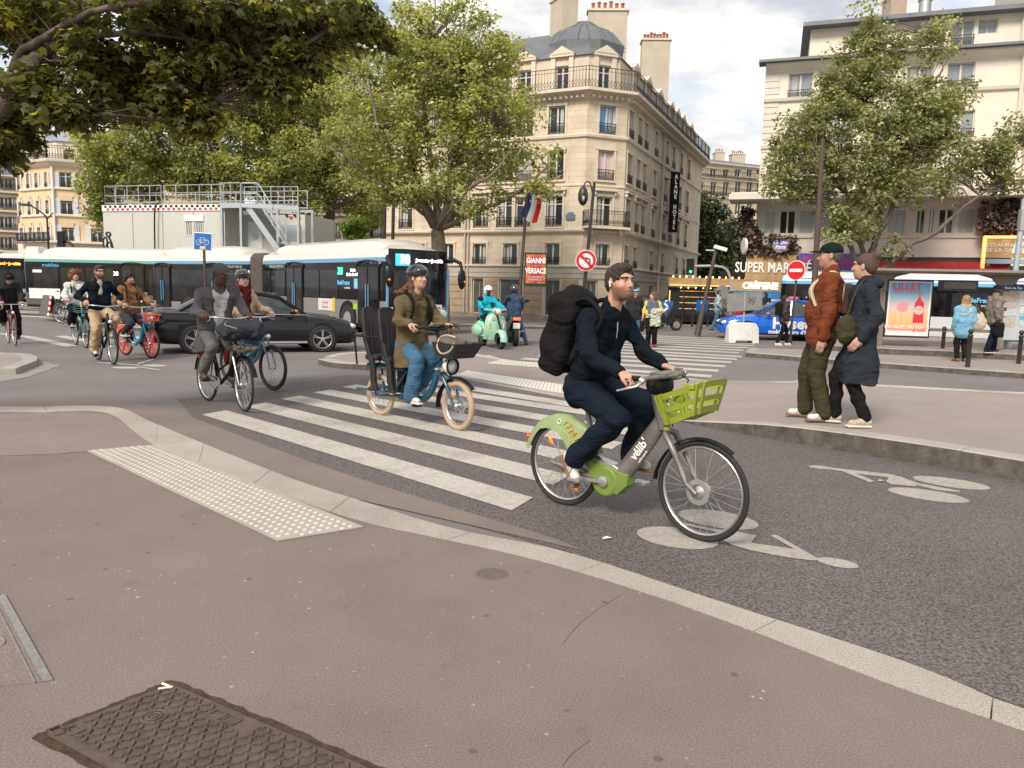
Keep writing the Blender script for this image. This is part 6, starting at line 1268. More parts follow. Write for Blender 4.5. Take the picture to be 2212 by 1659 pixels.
# ================= FIGURE TOOLKIT =================
def nrm(v): v=Vector(v); return v.normalized()
def sdf_mesh(prims,vox,disp=0.,seed=0.,dfreq=1.):
 """smooth union of tapered capsules, ellipsoids and boxes -> surface nets"""
 lo=np.array([1e9]*3); hi=-lo; bb=[]; prims=[(p[0],p[1],p[2],p[3],0,*p[4:]) if p[0]=='e' else p for p in prims]
 for p in prims:
  if p[0]=='c': a,b=np.array(p[1],float),np.array(p[2],float); r=max(p[3],p[4]); l_,h_=np.minimum(a,b)-r,np.maximum(a,b)+r
  else: c=np.array(p[1],float); r=max(p[2])*(1.5 if p[0]=='b' else 1.02); l_,h_=c-r,c+r
  m=p[5]+3*vox+disp; bb.append((l_-m,h_+m))
  if p[-1]!='-': lo=np.minimum(lo,l_-m); hi=np.maximum(hi,h_+m)
 n=np.ceil((hi-lo)/vox).astype(int)+1; D=np.full(n,.15,np.float32)
 ax=[lo[i]+vox*np.arange(n[i]) for i in range(3)]
 for p,(l_,h_) in zip(prims,bb):
  i0=np.clip(((l_-lo)/vox).astype(int),0,n-1); i1=np.clip(((h_-lo)/vox).astype(int)+2,1,n)
  if (i1<=i0).any(): continue
  X,Y,Z_=np.meshgrid(ax[0][i0[0]:i1[0]],ax[1][i0[1]:i1[1]],ax[2][i0[2]:i1[2]],indexing='ij'); P=np.stack([X,Y,Z_],-1)
  if p[0]=='c':
   a,b=np.array(p[1],float),np.array(p[2],float); ab=b-a; q=P-a; L2=max(ab@ab,1e-9); t=np.clip(q@ab/L2,0,1); d=np.linalg.norm(q-t[...,None]*ab,axis=-1)-(p[3]+(p[4]-p[3])*t)
  elif p[0]=='e':
   q=P-np.array(p[1],float)
   if p[3] is not None: q=q@np.array(p[3])
   r=np.array(p[2],float); k0=np.linalg.norm(q/r,axis=-1); k1=np.linalg.norm(q/(r*r),axis=-1)+1e-9; d=k0*(k0-1)/k1
  else:
   q=P-np.array(p[1],float)
   if p[3] is not None: q=q@np.array(p[3])
   r=np.array(p[2],float); rd=p[4]; w_=np.abs(q)-(r-rd); d=np.linalg.norm(np.maximum(w_,0),axis=-1)+np.minimum(w_.max(-1),0)-rd
  S=D[i0[0]:i1[0],i0[1]:i1[1],i0[2]:i1[2]]; k=max(p[5],1e-4)
  if p[-1]=='-': h=np.clip(.5-.5*(S+d)/k,0,1); D[i0[0]:i1[0],i0[1]:i1[1],i0[2]:i1[2]]=S*(1-h)-d*h+k*h*(1-h)
  else: h=np.clip(.5+.5*(S-d)/k,0,1); D[i0[0]:i1[0],i0[1]:i1[1],i0[2]:i1[2]]=S*(1-h)+d*h-k*h*(1-h)
 if disp:
  X,Y,Z_=np.meshgrid(*ax,indexing='ij'); f=dfreq
  w1=np.sin(19*f*X+3.1*np.sin(13*f*Z_+seed)+seed)*np.sin(15*f*Z_+2.7*np.sin(11*f*Y+seed)+1)+.8*np.sin(27*f*Z_+14*f*X+2.5*np.sin(16*f*Y))*np.cos(12*f*Y+seed*2)
  D=D+disp*.5*w1.astype(np.float32)
 D[0]=D[-1]=.1; D[:,0]=D[:,-1]=.1; D[:,:,0]=D[:,:,-1]=.1
 ins=D<0; m=ins[:-1,:-1,:-1].astype(np.int8)
 for i in(0,1):
  for j in(0,1):
   for k in(0,1):
    if i|j|k: m=m+ins[i:n[0]-1+i,j:n[1]-1+j,k:n[2]-1+k]
 act=(m>0)&(m<8); I=np.argwhere(act)
 if len(I)==0: return [],[]
 idm=np.full(act.shape,-1,np.int32); idm[act]=np.arange(len(I)); acc=np.zeros((len(I),3)); cnt=np.zeros(len(I))
 cs=[(i,j,k) for i in(0,1) for j in(0,1) for k in(0,1)]
 for a in cs:
  for axx in range(3):
   if a[axx]: continue
   b=list(a); b[axx]=1
   da=D[I[:,0]+a[0],I[:,1]+a[1],I[:,2]+a[2]]; db=D[I[:,0]+b[0],I[:,1]+b[1],I[:,2]+b[2]]; s=(da<0)!=(db<0)
   t=np.where(s,da/(da-db+1e-12),0); pt=np.tile(np.array(a,float),(len(I),1)); pt[:,axx]+=t; acc+=pt*s[:,None]; cnt+=s
 V=(I+acc/np.maximum(cnt,1)[:,None])*vox+lo; Fq=[]
 for axx in range(3):
  sh=[slice(1,-1)]*3; A=[slice(1,n[i]-1) for i in range(3)]; A[axx]=slice(0,n[axx]-1); B=list(A); B[axx]=slice(1,n[axx])
  a=ins[tuple(A)]; b=ins[tuple(B)]; E_=np.argwhere(a!=b); off_=np.array([1,1,1]); off_[axx]=0; E_=E_+off_
  u,v=(axx+1)%3,(axx+2)%3; eu=np.eye(3,dtype=int)[u]; ev=np.eye(3,dtype=int)[v]
  q=[E_-eu-ev,E_-ev,E_,E_-eu]; ids=np.stack([idm[x[:,0],x[:,1],x[:,2]] for x in q],1); fl=ins[E_[:,0],E_[:,1],E_[:,2]]
  ids[~fl]=ids[~fl][:,::-1]; Fq.append(ids)
 return V,np.concatenate(Fq)
def npmesh(name,parts,mats,parent,colfn=None,**k):
 Vs=[];Fs=[];b=0;cols=[]
 for i,(V,F) in enumerate(parts):
  if len(V)==0: continue
  Vs.append(V);Fs.append(F+b);b+=len(V)
 V=np.concatenate(Vs);F=np.concatenate(Fs)
 me=bpy.data.meshes.new(name); me.vertices.add(len(V)); me.vertices.foreach_set('co',V.astype(np.float32).ravel()); me.loops.add(F.size); me.loops.foreach_set('vertex_index',F.astype(np.int32).ravel())
 me.polygons.add(len(F)); me.polygons.foreach_set('loop_start',np.arange(0,F.size,4,dtype=np.int32)); me.polygons.foreach_set('loop_total',np.full(len(F),4,np.int32)); me.polygons.foreach_set('use_smooth',np.ones(len(F),bool))
 me.materials.append(mats)
 if colfn:
  at_=me.color_attributes.new('Col','FLOAT_COLOR','POINT'); c=np.ones((len(V),4),np.float32); c[:,:3]=colfn(V); at_.data.foreach_set('color',c.ravel())
 me.update(); me.validate(); return inst(name,me,parent,**k)
def fabric(name,col,rough=.9,bs=160,var=.12,attr=None):
 new='fabric '+name not in _mc; m=mat('fabric '+name,col,rough,var=var,vs=9,bump=.2,bs=bs,spec=.12,attr=attr)
 if new:
  t=m.node_tree; b=[n for n in t.nodes if n.type=='BUMP'][0]; co=N(t,'ShaderNodeTexCoord'); mp_=N(t,'ShaderNodeMapping'); mp_.inputs['Scale'].default_value=(1.,1.,1.9); n=N(t,'ShaderNodeTexNoise',Scale=6.,Detail=1.2,Roughness=.45,Distortion=1.1); t.links.new(co.outputs['Object'],mp_.inputs[0]); t.links.new(mp_.outputs[0],n.inputs['Vector'])
  b2=N(t,'ShaderNodeBump',Strength=.5,Distance=.07); t.links.new(n.outputs['Fac'],b2.inputs['Height']); t.links.new(b2.outputs[0],b.inputs['Normal'])
 return m
def ik(a,c,l1,l2,pole):
 a,c,pole=Vector(a),Vector(c),Vector(pole); d=c-a; L_=min(d.length,(l1+l2)*.995); x=(l1*l1-l2*l2+L_*L_)/(2*L_); h=math.sqrt(max(l1*l1-x*x,0)); u=d.normalized(); p=pole-u*pole.dot(u); p.normalize(); return a+u*x+p*h
def hand_prims(w,d,n,s,curl=(.9,1.,.7),sc_=1.,spread=1.):
 """w wrist, d forward, n back-of-hand normal, s thumb side"""
 w,d,n,s=Vector(w),nrm(d),nrm(n),nrm(s); P=[]; k=.008
 c=w+d*.05*sc_
 for q in (-.026,-.009,.009,.026): P.append(('c',w+d*.012*sc_+s*q*.7*sc_,w+d*.085*sc_+s*q*sc_,.0155*sc_,.0135*sc_,k))
 for i,(q,ln) in enumerate(((.029,.92),(.010,1.05),(-.010,1.),(-.028,.78))):
  b=w+d*.09*sc_+s*q*sc_; a=0; pr=b
  for j,(L_,r_) in enumerate(((.043,.0098),(.027,.0088),(.021,.008))):
   a+=curl[j]; dr=d*math.cos(a)-n*math.sin(a); e=pr+dr*L_*ln*sc_; P.append(('c',pr,e,r_*sc_,(r_-.0008)*sc_,.002)); pr=e
 b=w+d*.03*sc_+s*.028*sc_; t1=b+(d*.7+s*.45-n*.45).normalized()*.042*sc_; t2=t1+(d*.8-s*.15-n*.6).normalized()*.032*sc_
 P+= [('c',b,t1,.0145*sc_,.0115*sc_,.01),('c',t1,t2,.0108*sc_,.009*sc_,.003)]
 return P
def head_prims(hc,Rh,nk,s=1.,ears=1,wide=1.):
 T=lambda x,y,z:Vector(hc)+Rh@Vector((x*s,y*s*wide,z*s)); M3=[list(r_) for r_ in Rh]; P=[]
 e=lambda c,r_,k:('e',T(*c),[q*s for q in r_],M3,k*s)
 P+=[e((-.012,0,.032),(.098,.077*wide,.088),.01),e((.020,0,-.035),(.070,.062*wide,.082),.03),e((.055,0,-.088),(.03,.03,.024),.03),e((.045,0,-.05),(.045,.052,.05),.02)]
 P+=[e((.074,0,.036),(.02,.052,.012),.02),e((.058,.036,-.02),(.026,.024,.022),.02),e((.058,-.036,-.02),(.026,.024,.022),.02)]
 P+=[('e',T(.094,.031,.012),[.016*s,.018*s,.012*s],M3,.012*s,'-'),('e',T(.094,-.031,.012),[.016*s,.018*s,.012*s],M3,.012*s,'-')]
 P+=[e((.074,.031,.011),(.012,.013,.0115),.002),e((.074,-.031,.011),(.012,.013,.0115),.002)]
 P+=[('c',T(.086,0,.024),T(.108,0,-.02),.0075*s,.0115*s,.012*s),e((.097,.011,-.026),(.009,.007,.006),.004),e((.097,-.011,-.026),(.009,.007,.006),.004)]
 P+=[e((.083,0,-.052),(.012,.024,.0055),.004),e((.082,0,-.064),(.012,.021,.006),.004)]
 if ears:
  for y in(-1,1): P+=[e((-.008,y*.079,.0),(.017,.007,.031),.006),('e',T(-.004,y*.086,.004),[.008*s,.006*s,.016*s],M3,.004,'-')]
 P.append(('c',T(-.022,0,-.06),nk,.053*s,.062*s,.03))
 return P
def face_cols(hc,Rh,s,skin,hairc,beard=0,lip=None,brow=1.,wide=1.):
 hc=np.array(hc); Rm=np.array([list(r_) for r_ in Rh]); skin=np.array(skin); hairc=np.array(hairc); lip=np.array(lip if lip is not None else (skin[0]*.8,skin[1]*.55,skin[2]*.55))
 def fn(V):
  q=(V-hc)@Rm/s; x,y,z=q[:,0],q[:,1]/wide,q[:,2]; C_=np.tile(skin,(len(V),1)).astype(float); near=np.linalg.norm(q,axis=1)<.17
  C_*= (1+.07*np.sin(V[:,0]*60)*np.sin(V[:,1]*55)*np.sin(V[:,2]*62))[:,None]
  cheek=np.exp(-(((np.abs(y)-.04)/.02)**2+((z+.025)/.02)**2))*(x>.03)*near; C_[:,1]*=1-.14*cheek; C_[:,2]*=1-.14*cheek
  a=np.abs(y);
  if beard:
   b=np.clip((-z-.012-.35*np.clip(x-.03,0,.05)+.006*np.sin(y*90)*np.sin(z*120))/.03,0,1)*np.clip((x+.02)/.02,0,1)*near; b=b*np.where((a<.02)&(z>-.072)&(z<-.045)&(x>.08),.1,1)*np.where((a<.03)&(z>-.04)&(x>.07),.5,1); b=np.where(z<-.122,b*.4,b); C_=C_*(1-(b*beard)[:,None])+hairc*(b*beard)[:,None]
  l=(a<.023)&(z<-.047)&(z>-.070)&(x>.078)&near; C_[l]=lip; l=(a<.024)&(np.abs(z+.058)<.0022)&(x>.07)&near; C_[l]=lip*.35
  br=(np.abs(a-.033)<.023)&(np.abs(z-.034+.15*np.abs(a-.03))<.0058)&(x>.055)&near
  if brow: C_[br]=hairc*.8
  ey=(((a-.031)/.0135)**2+((z-.011)/.0068)**2<1)&(x>.06)&near; C_[ey]=(.42,.39,.36)
  ey=(((a-.031)/.006)**2+((z-.011)/.006)**2<1)&(x>.06)&near; C_[ey]=(.03,.02,.015)
  ey=(np.abs(a-.031)<.015)&(np.abs(z-.0185)<.002)&(x>.06)&near; C_[ey]=skin*.25
  ey=(a<.012)&(a>.004)&(np.abs(z+.031)<.004)&(x>.09)&near; C_[ey]=skin*.35
  return C_
 return fn
_sk={}
def skinmat():
 m=mat('skin',(.5,.3,.2),.5,attr='Col',spec=.35,bump=.08,bs=300);
 if not _sk:
  _sk[1]=1; p=m.node_tree.nodes['Principled BSDF']; a=[n for n in m.node_tree.nodes if n.type=='ATTRIBUTE'][0]; m.node_tree.links.new(a.outputs['Color'],p.inputs['Base Color']); p.inputs['Subsurface Weight'].default_value=.08; p.inputs['Subsurface Radius'].default_value=(.02,.008,.004)
 return m
def mid(a,b,t=.5): return Vector(a).lerp(Vector(b),t)
def person(label,loc,rz,J,skin=(.48,.27,.19),hair=(.05,.03,.02),vox=.011,top=None,trousers=None,shoes=None,hairs='short',beard=0,extra=None,headgear=None,gl=0,face=(0,0),hs=1.,group=None,hands=None,brow=1,fine=0):
 """J: joints in the local frame (x forward, y left)"""
 t=thing('person',label,'person',loc,rz=rz,group=group); V=lambda k:Vector(J[k]); hc=V('head'); Rh=(Matrix.Rotation(face[0],3,'Z')@Matrix.Rotation(face[1],3,'Y')); s=hs
 sh=J.get('bulk',1.)
 hv=min(vox,.0065) if not fine else .0045
 parts=[sdf_mesh(head_prims(hc,Rh,V('neck'),s),hv)]
 P=[]
 for q in 'LR':
  sy=1 if q=='L' else -1
  P+=[('c',V('hip'+q),V('kn'+q),.068,.05,.03),('c',V('kn'+q),V('an'+q),.046,.030,.02),('c',V('sh'+q),V('el'+q),.044,.036,.02),('c',V('el'+q),V('wr'+q),.035,.026,.02),('c',mid(V('pel'),V('hip'+q)),mid(V('chest'),V('sh'+q)),.085,.09,.05)]
 P+=[('c',V('chest'),V('neck'),.09,.058,.05)]
 parts.append(sdf_mesh(P,max(vox,.014)))
 for q in 'LR':
  w_=V('wr'+q); d=nrm(J.get('hd'+q,w_-V('el'+q))); n_=Vector(J.get('hn'+q,(0,0,1))); n_=(n_-d*n_.dot(d)).normalized(); sd_=d.cross(n_)*(1 if q=='R' else -1)
  sd_=-sd_ if J.get('flip') else sd_
  HP=hand_prims(w_,d,n_,sd_,J.get('curl',(.75,1.,.7)),1.04)+[('c',mid(V('el'+q),w_,.7),w_+d*.01,.028,.024,.012)]
  parts.append(sdf_mesh(HP,min(vox,.007) if not fine else .005))
 skin=np.array(skin)
 npmesh('body',parts,skinmat(),t,face_cols(hc,Rh,s,skin,hair,beard,brow=brow))
 T=lambda x,y,z:hc+Rh@Vector((x*s,y*s,z*s)); M3=[list(r_) for r_ in Rh]; E=lambda c,r_,k=.01,m='+':('e',T(*c),[q*s for q in r_],M3,k,m)
 hm=mat('hair %.2f %.2f'%(hair[0],hair[2]),hair,.6,var=.35,vs=40,bump=.9,bs=120)
 if hairs:
  cut=[E((.105,0,-.028),(.085,.075,.088),.012,'-'),E((.02,.1,-.055),(.07,.05,.07),.01,'-'),E((.02,-.1,-.055),(.07,.05,.07),.01,'-')]
  if hairs=='short': H_=[E((-.016,0,.04),(.1,.0805,.09)),E((.035,0,.1),(.06,.058,.034),.025),E((-.055,0,-.012),(.05,.068,.07),.03),E((.022,.066,.05),(.045,.014,.04),.01),E((.022,-.066,.05),(.045,.014,.04),.01)]+[E((.115,0,-.02),(.085,.085,.082),.01,'-'),E((.0,.1,-.055),(.05,.05,.055),.008,'-'),E((.0,-.1,-.055),(.05,.05,.055),.008,'-')]; dv,df=.007,6
  if hairs=='buzz': H_=[E((-.016,0,.04),(.097,.08,.087)),E((-.05,0,-.0),(.055,.07,.07),.03)]+cut; dv,df=.002,4
  if hairs=='curly': H_=[E((-.02,0,.06),(.125,.115,.1)),E((-.05,0,-.0),(.08,.105,.08),.03)]+cut[:1]; dv,df=.022,5
  if hairs=='afro': H_=[E((-.02,0,.06),(.14,.13,.11)),E((-.05,.06,-.02),(.08,.09,.08),.03),E((-.05,-.06,-.02),(.08,.09,.08),.03)]+cut[:1]; dv,df=.03,5
  if hairs=='bob': H_=[E((-.02,0,.042),(.11,.094,.09)),E((-.04,.0,-.07),(.075,.1,.1),.04),E((-.03,.075,-.07),(.05,.03,.1),.03),E((-.03,-.075,-.07),(.05,.03,.1),.03)]+cut[:1]; dv,df=.008,4
  if hairs=='long': H_=[E((-.02,0,.042),(.106,.088,.09)),E((-.06,0,-.06),(.06,.085,.12),.04),('c',T(-.07,0,-.1),T(-.13,.06,-.24),.06,.03,.04),('c',T(-.05,-.06,-.1),T(-.06,-.1,-.25),.035,.02,.03),('c',T(-.05,.06,-.1),T(-.0,.11,-.2),.035,.02,.03)]+cut[:1]; dv,df=.01,4
  if hairs=='bun': H_=[E((-.018,0,.04),(.102,.083,.088)),E((-.06,0,-.01),(.055,.072,.065),.03),E((-.095,0,.1),(.045,.045,.042),.02)]+cut; dv,df=.005,7
  if hairs=='ponytail': H_=[E((-.018,0,.04),(.102,.083,.088)),E((-.06,0,-.01),(.055,.072,.065),.03),('c',T(-.1,0,.06),T(-.17,0,-.16),.045,.03,.02)]+cut; dv,df=.01,5
  npmesh('hair',[sdf_mesh(H_,max(hv,.006),dv,1.3,df)],hm,t)
 if headgear:
  k,m=headgear
  if k=='helmet': H_=[E((-.02,0,.07),(.138,.108,.098)),E((-.02,0,-.03),(.2,.2,.062),.01,'-'),E((.055,0,.085),(.07,.085,.035),.01)]; H_+=[E((-.01,y,.165),(.1,.012,.03),.008,'-') for y in (-.05,0,.05)]; H_+=[('c',T(.02,.08,.02),T(.045,.035,-.1),.006,.006,.004),('c',T(.02,-.08,.02),T(.045,-.035,-.1),.006,.006,.004)]
  if k=='moto': H_=[E((-.01,0,.03),(.145,.13,.15)),E((.14,0,-.03),(.09,.1,.1),.02,'-')]
  if k=='cap': H_=[E((-.014,0,.058),(.108,.088,.08)),E((-.02,0,-.03),(.2,.2,.062),.008,'-'),E((.115,0,.045),(.075,.066,.008),.008)]
  if k=='hat': H_=[E((-.015,0,.06),(.108,.092,.1)),E((-.01,0,.035),(.15,.13,.012),.02),E((-.02,0,-.06),(.2,.2,.06),.008,'-')]
  npmesh(k if k!='moto' else 'full_helmet',[sdf_mesh(H_,.006)],m,t)
  if k=='moto':
   npmesh('visor_trim',[sdf_mesh([E((.05,0,.055),(.09,.118,.03)),E((.1,0,-.045),(.12,.2,.07),.01,'-')],.008)],M_black,t)
 if gl:
  mb=MB()
  for y in (-.032,.032): c=[T(.1-.02*abs(q)*0,y+.021*math.cos(a),.012+.016*math.sin(a)) for a in [2*PI*i/14 for i in range(14)] for q in (0,)]; mb.tube(c,.0028,5,closed=True)
  mb.tube([T(.1,-.011,.016),T(.1,.011,.016)],.0025,5); mb.tube([T(.098,.053,.016),T(0,.083,.01)],.0025,5); mb.tube([T(.098,-.053,.016),T(0,-.083,.01)],.0025,5); meshobj('glasses',mb,M_black,t)
 def torso(g,lo=.0):
  P=[]; b=sh
  hem=g.get('hem',.08); dn=J.get('down',nrm(V('pel')-V('chest')))
  if 'hemdir' in g: dn=nrm(g['hemdir'])
  for q in 'LR':
   sy=1 if q=='L' else -1
   a=mid(V('pel'),V('hip'+q),.8)+dn*(hem*.6); c=mid(V('chest'),V('sh'+q),.5)
   P.append(('c',a,mid(a,c,.5),.108*b+lo+g.get('flare',0),.102*b+lo,.06)); P.append(('c',mid(a,c,.5),c,.102*b+lo,.100*b+lo,.06)); P.append(('c',c,V('sh'+q)+(V('el'+q)-V('sh'+q)).normalized()*.02,.085*b+lo*.8,.055*b+lo*.5,.05))
   if hem>.2: P.append(('c',a,a+dn*(hem*.75)+Vector((0,sy*.03,0)),.12*b+lo+g.get('flare',0),.14*b+lo+g.get('flare',0),.08))
  P.append(('c',V('shL'),V('shR'),.054*b+lo*.6,.054*b+lo*.6,.04)); P.append(('c',V('chest'),V('neck')+Vector((0,0,-.01)),.09*b,.062,.05))
  return P
 if top:
  lo=top.get('loose',.008); P=torso(top,lo)
  if top.get('sleeves',1):
   sl=top.get('slen',.97)
   for q in 'LR':
    P+=[('c',V('sh'+q),V('el'+q),.053*sh+lo*.55,.048+lo*.8,.035),('c',V('el'+q),mid(V('el'+q),V('wr'+q),sl),.050+lo,.038+lo*.8,.02)]
  if top.get('hem',.08)>.2:
   c=V('pel')+(nrm(top.get('hemdir',V('pel')-V('chest'))))*(top['hem']+.34); P.append(('b',c,[.45,.45,.28],None,.01,.01,'-'))
  o=npmesh(top.get('name','jacket'),[sdf_mesh(P,vox*1.1,top.get('wr',.012),top.get('seed',.5))],top['m'],t,top.get('col'))
  c1=V('neck'); nd=nrm(hc-c1); mb=None
  if top.get('collar',1):
   col=[('c',c1-nd*.03,c1+nd*.035,.078+lo*.5,.07+lo*.5,.01)]+[('c',c1+nd*.0+nrm(Rh@Vector((1,0,0)))*.015,c1+nd*.12+nrm(Rh@Vector((1,0,0)))*.035,.058,.075,.008,'-')]
   npmesh('collar',[sdf_mesh(col,.008)],top.get('cm',top['m']),t)
  if top.get('under'):   # open front: inner shirt
   f=nrm(J.get('front',(1,0,0))); a,b=V('pel')+f*.085*sh,V('chest')+f*.078*sh; npmesh('shirt',[sdf_mesh([('c',a+f*.0-nrm(b-a)*.04,b,.062+lo,.06+lo,.02),('c',b,V('neck')+f*.03,.055,.04,.03)],vox,.006)],top['under'],t)
  if top.get('hood'): npmesh('hood',[sdf_mesh([('e',V('neck')-nrm(J.get('front',(1,0,0)))*.09+Vector((0,0,.0)),[.08,.12,.075],None,.02),('c',V('neck')+Vector((-.02,.09,0)),V('neck')+Vector((-.02,-.09,0)),.05,.05,.04)],.011,.01,1)],top['m'],t)
  if top.get('zip'):
   f=nrm(J.get('front',(1,0,0)));
 if trousers:
  lo=trousers.get('loose',.01); P=[]
  for q in 'LR':
   P+=[('c',mid(V('pel'),V('hip'+q),.7),V('hip'+q)+Vector((0,0,-.02)),.105*sh,.098*sh+lo*.5,.05),('c',V('hip'+q),V('kn'+q),.088*sh+lo,.06+lo,.03),('c',V('kn'+q),mid(V('kn'+q),V('an'+q),trousers.get('len',.93)),.060+lo,.047+lo*trousers.get('flare',1.3),.02)]
   e=V('an'+q)+nrm(V('an'+q)-V('kn'+q))*.065;
  P.append(('c',V('hipL'),V('hipR'),.1*sh,.1*sh,.04))
  npmesh(trousers.get('name','trousers'),[sdf_mesh(P,vox*1.1,trousers.get('wr',.013),2.1,1.1)],trousers['m'],t)
 if shoes:
  for q in 'LR':
   a=V('an'+q); to=V('to'+q); up=Vector(J.get('up'+q,(0,0,1))).normalized(); d=to-a; d=(d-up*d.dot(up)); dl=max(d.length,.12); d.normalize(); sw=d.cross(up); M_=[[d[i],sw[i],up[i]] for i in range(3)]
   hl=a-d*.035-up*.04; te=hl+d*.175; c=mid(hl,te)
   P=[('c',hl,te-d*.01-up*.008,.037,.031,.02),('c',a+up*.015,hl+d*.09+up*.004,.038,.033,.03),('c',te-d*.02-up*.008,te-up*.008+sw*.012,.032,.03,.02)]
   so_=[('b',c-up*.036+d*.012,[.128,.043,.012],M_,.012,.002),('e',c-up*.036+d*.085,[.06,.048,.013],M_,.005)]
   o=npmesh('shoe',[sdf_mesh(P,.007)],shoes['m'],t); npmesh('sole',[sdf_mesh(so_,.006)],shoes.get('sole',M_white),o)
   if shoes.get('stripe'):
    mb=MB(); sg=-1
    for k in range(3):
     for sg in(-1,1): mb.beam(c+d*(.03-.026*k)+sw*sg*.037-up*.012,c+d*(.008-.026*k)+sw*sg*.033+up*.022,.009,.005)
    meshobj('stripes',mb,shoes['stripe'],o)
 if extra: extra(t,J)
 return t
def stand(h=1.75,w=1.,step=0.,arms=((.02,.12,.0),(.02,.12,.0)),turn=0,lean=0):
 k=h/1.75; J={}; z=lambda v:v*k
 J['pel']=Vector((0,0,z(.95))); J['chest']=Vector((lean*.4,0,z(1.3))); J['neck']=Vector((lean*.5-.01,0,z(1.47))); J['head']=Vector((lean*.6+.015,0,z(1.635)))
 for q,s in(('L',1),('R',-1)):
  J['sh'+q]=J['chest']+Vector((-.01,s*.175*w*k,z(.10))); J['hip'+q]=Vector((0,s*.085*k,z(.90)))
  fx=step*s; J['an'+q]=Vector((fx-.03,s*.1*k,.085)); J['to'+q]=Vector((fx+.13,s*.125*k,.045)); J['kn'+q]=ik(J['hip'+q],J['an'+q],z(.42),z(.42),(1,0,0))
  a=arms[0 if q=='L' else 1]; J['wr'+q]=J['sh'+q]+Vector((a[0],s*a[1]*.5,-z(.50)+a[2])); J['el'+q]=ik(J['sh'+q],J['wr'+q],z(.285),z(.25),(-1,s*.35,0)); J['hn'+q]=(0,s,0)
 J['curl']=(.35,.45,.3); J['front']=(1,0,0); return J
# ================= BICYCLES =================
def bike_frame(rear,front,lab,wb=None,name='bicycle',rzoff=0,R_=.34,cat='bicycle',group=None):
 rear,front=Vector(rear),Vector(front); d=(front-rear); d.z=0; wb=wb or d.length; m=(rear+front)/2; m.z=0; rz=math.atan2(d.y,d.x)+rzoff
 t=thing(name,lab,cat,m,rz=rz,group=group); t['wb']=wb; del t['wb']; return t,wb,Matrix.Translation(m)@Matrix.Rotation(rz,4,'Z')
def BP(Mw,px,py,yoff):
 """pixel -> local point on the plane y=yoff of frame Mw"""
 o=Vector((0,0,CH)); d=ray(px,py); Mi=Mw.inverted(); o=Mi@o; d=Mi.to_3x3()@d; k=(yoff-o.y)/d.y; return o+d*k
def bwheel(t,x,R_,tr=.02,m_t=None,m_r=None,style='spoke',steer=0,hub=.03,disc=0,z=None):
 mb=MB(); mb.ring((0,0,0),R_-tr,tr,'y',40,8); w_=meshobj('wheel',mb,m_t or m_tyre,t,smooth=60,loc=(x,0,z or R_)); w_.rotation_euler=(0,0,steer)
 mb=MB(); mb.ring((0,0,0),R_-2*tr-.008,.011,'y',40,6); meshobj('rim',mb,m_r or M_alu,w_,smooth=60)
 if style=='spoke':
  mb=MB();
  for k in range(28):
   a=2*PI*k/28; sy=.03*(1 if k%2 else -1); a2=a+(.5 if k%4<2 else -.5); mb.beam((math.cos(a2)*hub,sy,math.sin(a2)*hub),(math.cos(a)*(R_-2*tr-.01),0,math.sin(a)*(R_-2*tr-.01)),.0028)
  meshobj('spokes',mb,M_alu,w_)
 else:
  mb=MB()
  for k in range(6): a=2*PI*k/6; mb.beam((math.cos(a)*.03,0,math.sin(a)*.03),(math.cos(a)*(R_-2*tr),0,math.sin(a)*(R_-2*tr)),.035,.03,up=(0,1,0))
  meshobj('wheel_spokes',mb,m_r,w_)
 mb=MB(); mb.lathe([(.012,-.055),(hub,-.035),(hub*.7,-.03),(hub*.7,.03),(hub,.035),(.012,.055)],14,(0,0,0),'y'); meshobj('hub',mb,M_alu,w_,smooth=40)
 if disc: mb=MB(); mb.lathe([(disc*.6,-.003),(disc,-.003),(disc,.003),(disc*.6,.003)],24,(0,-.05 if disc>0 else .05,0),'y',caps=False); meshobj('brake_disc',mb,M_alu,w_)
 return w_
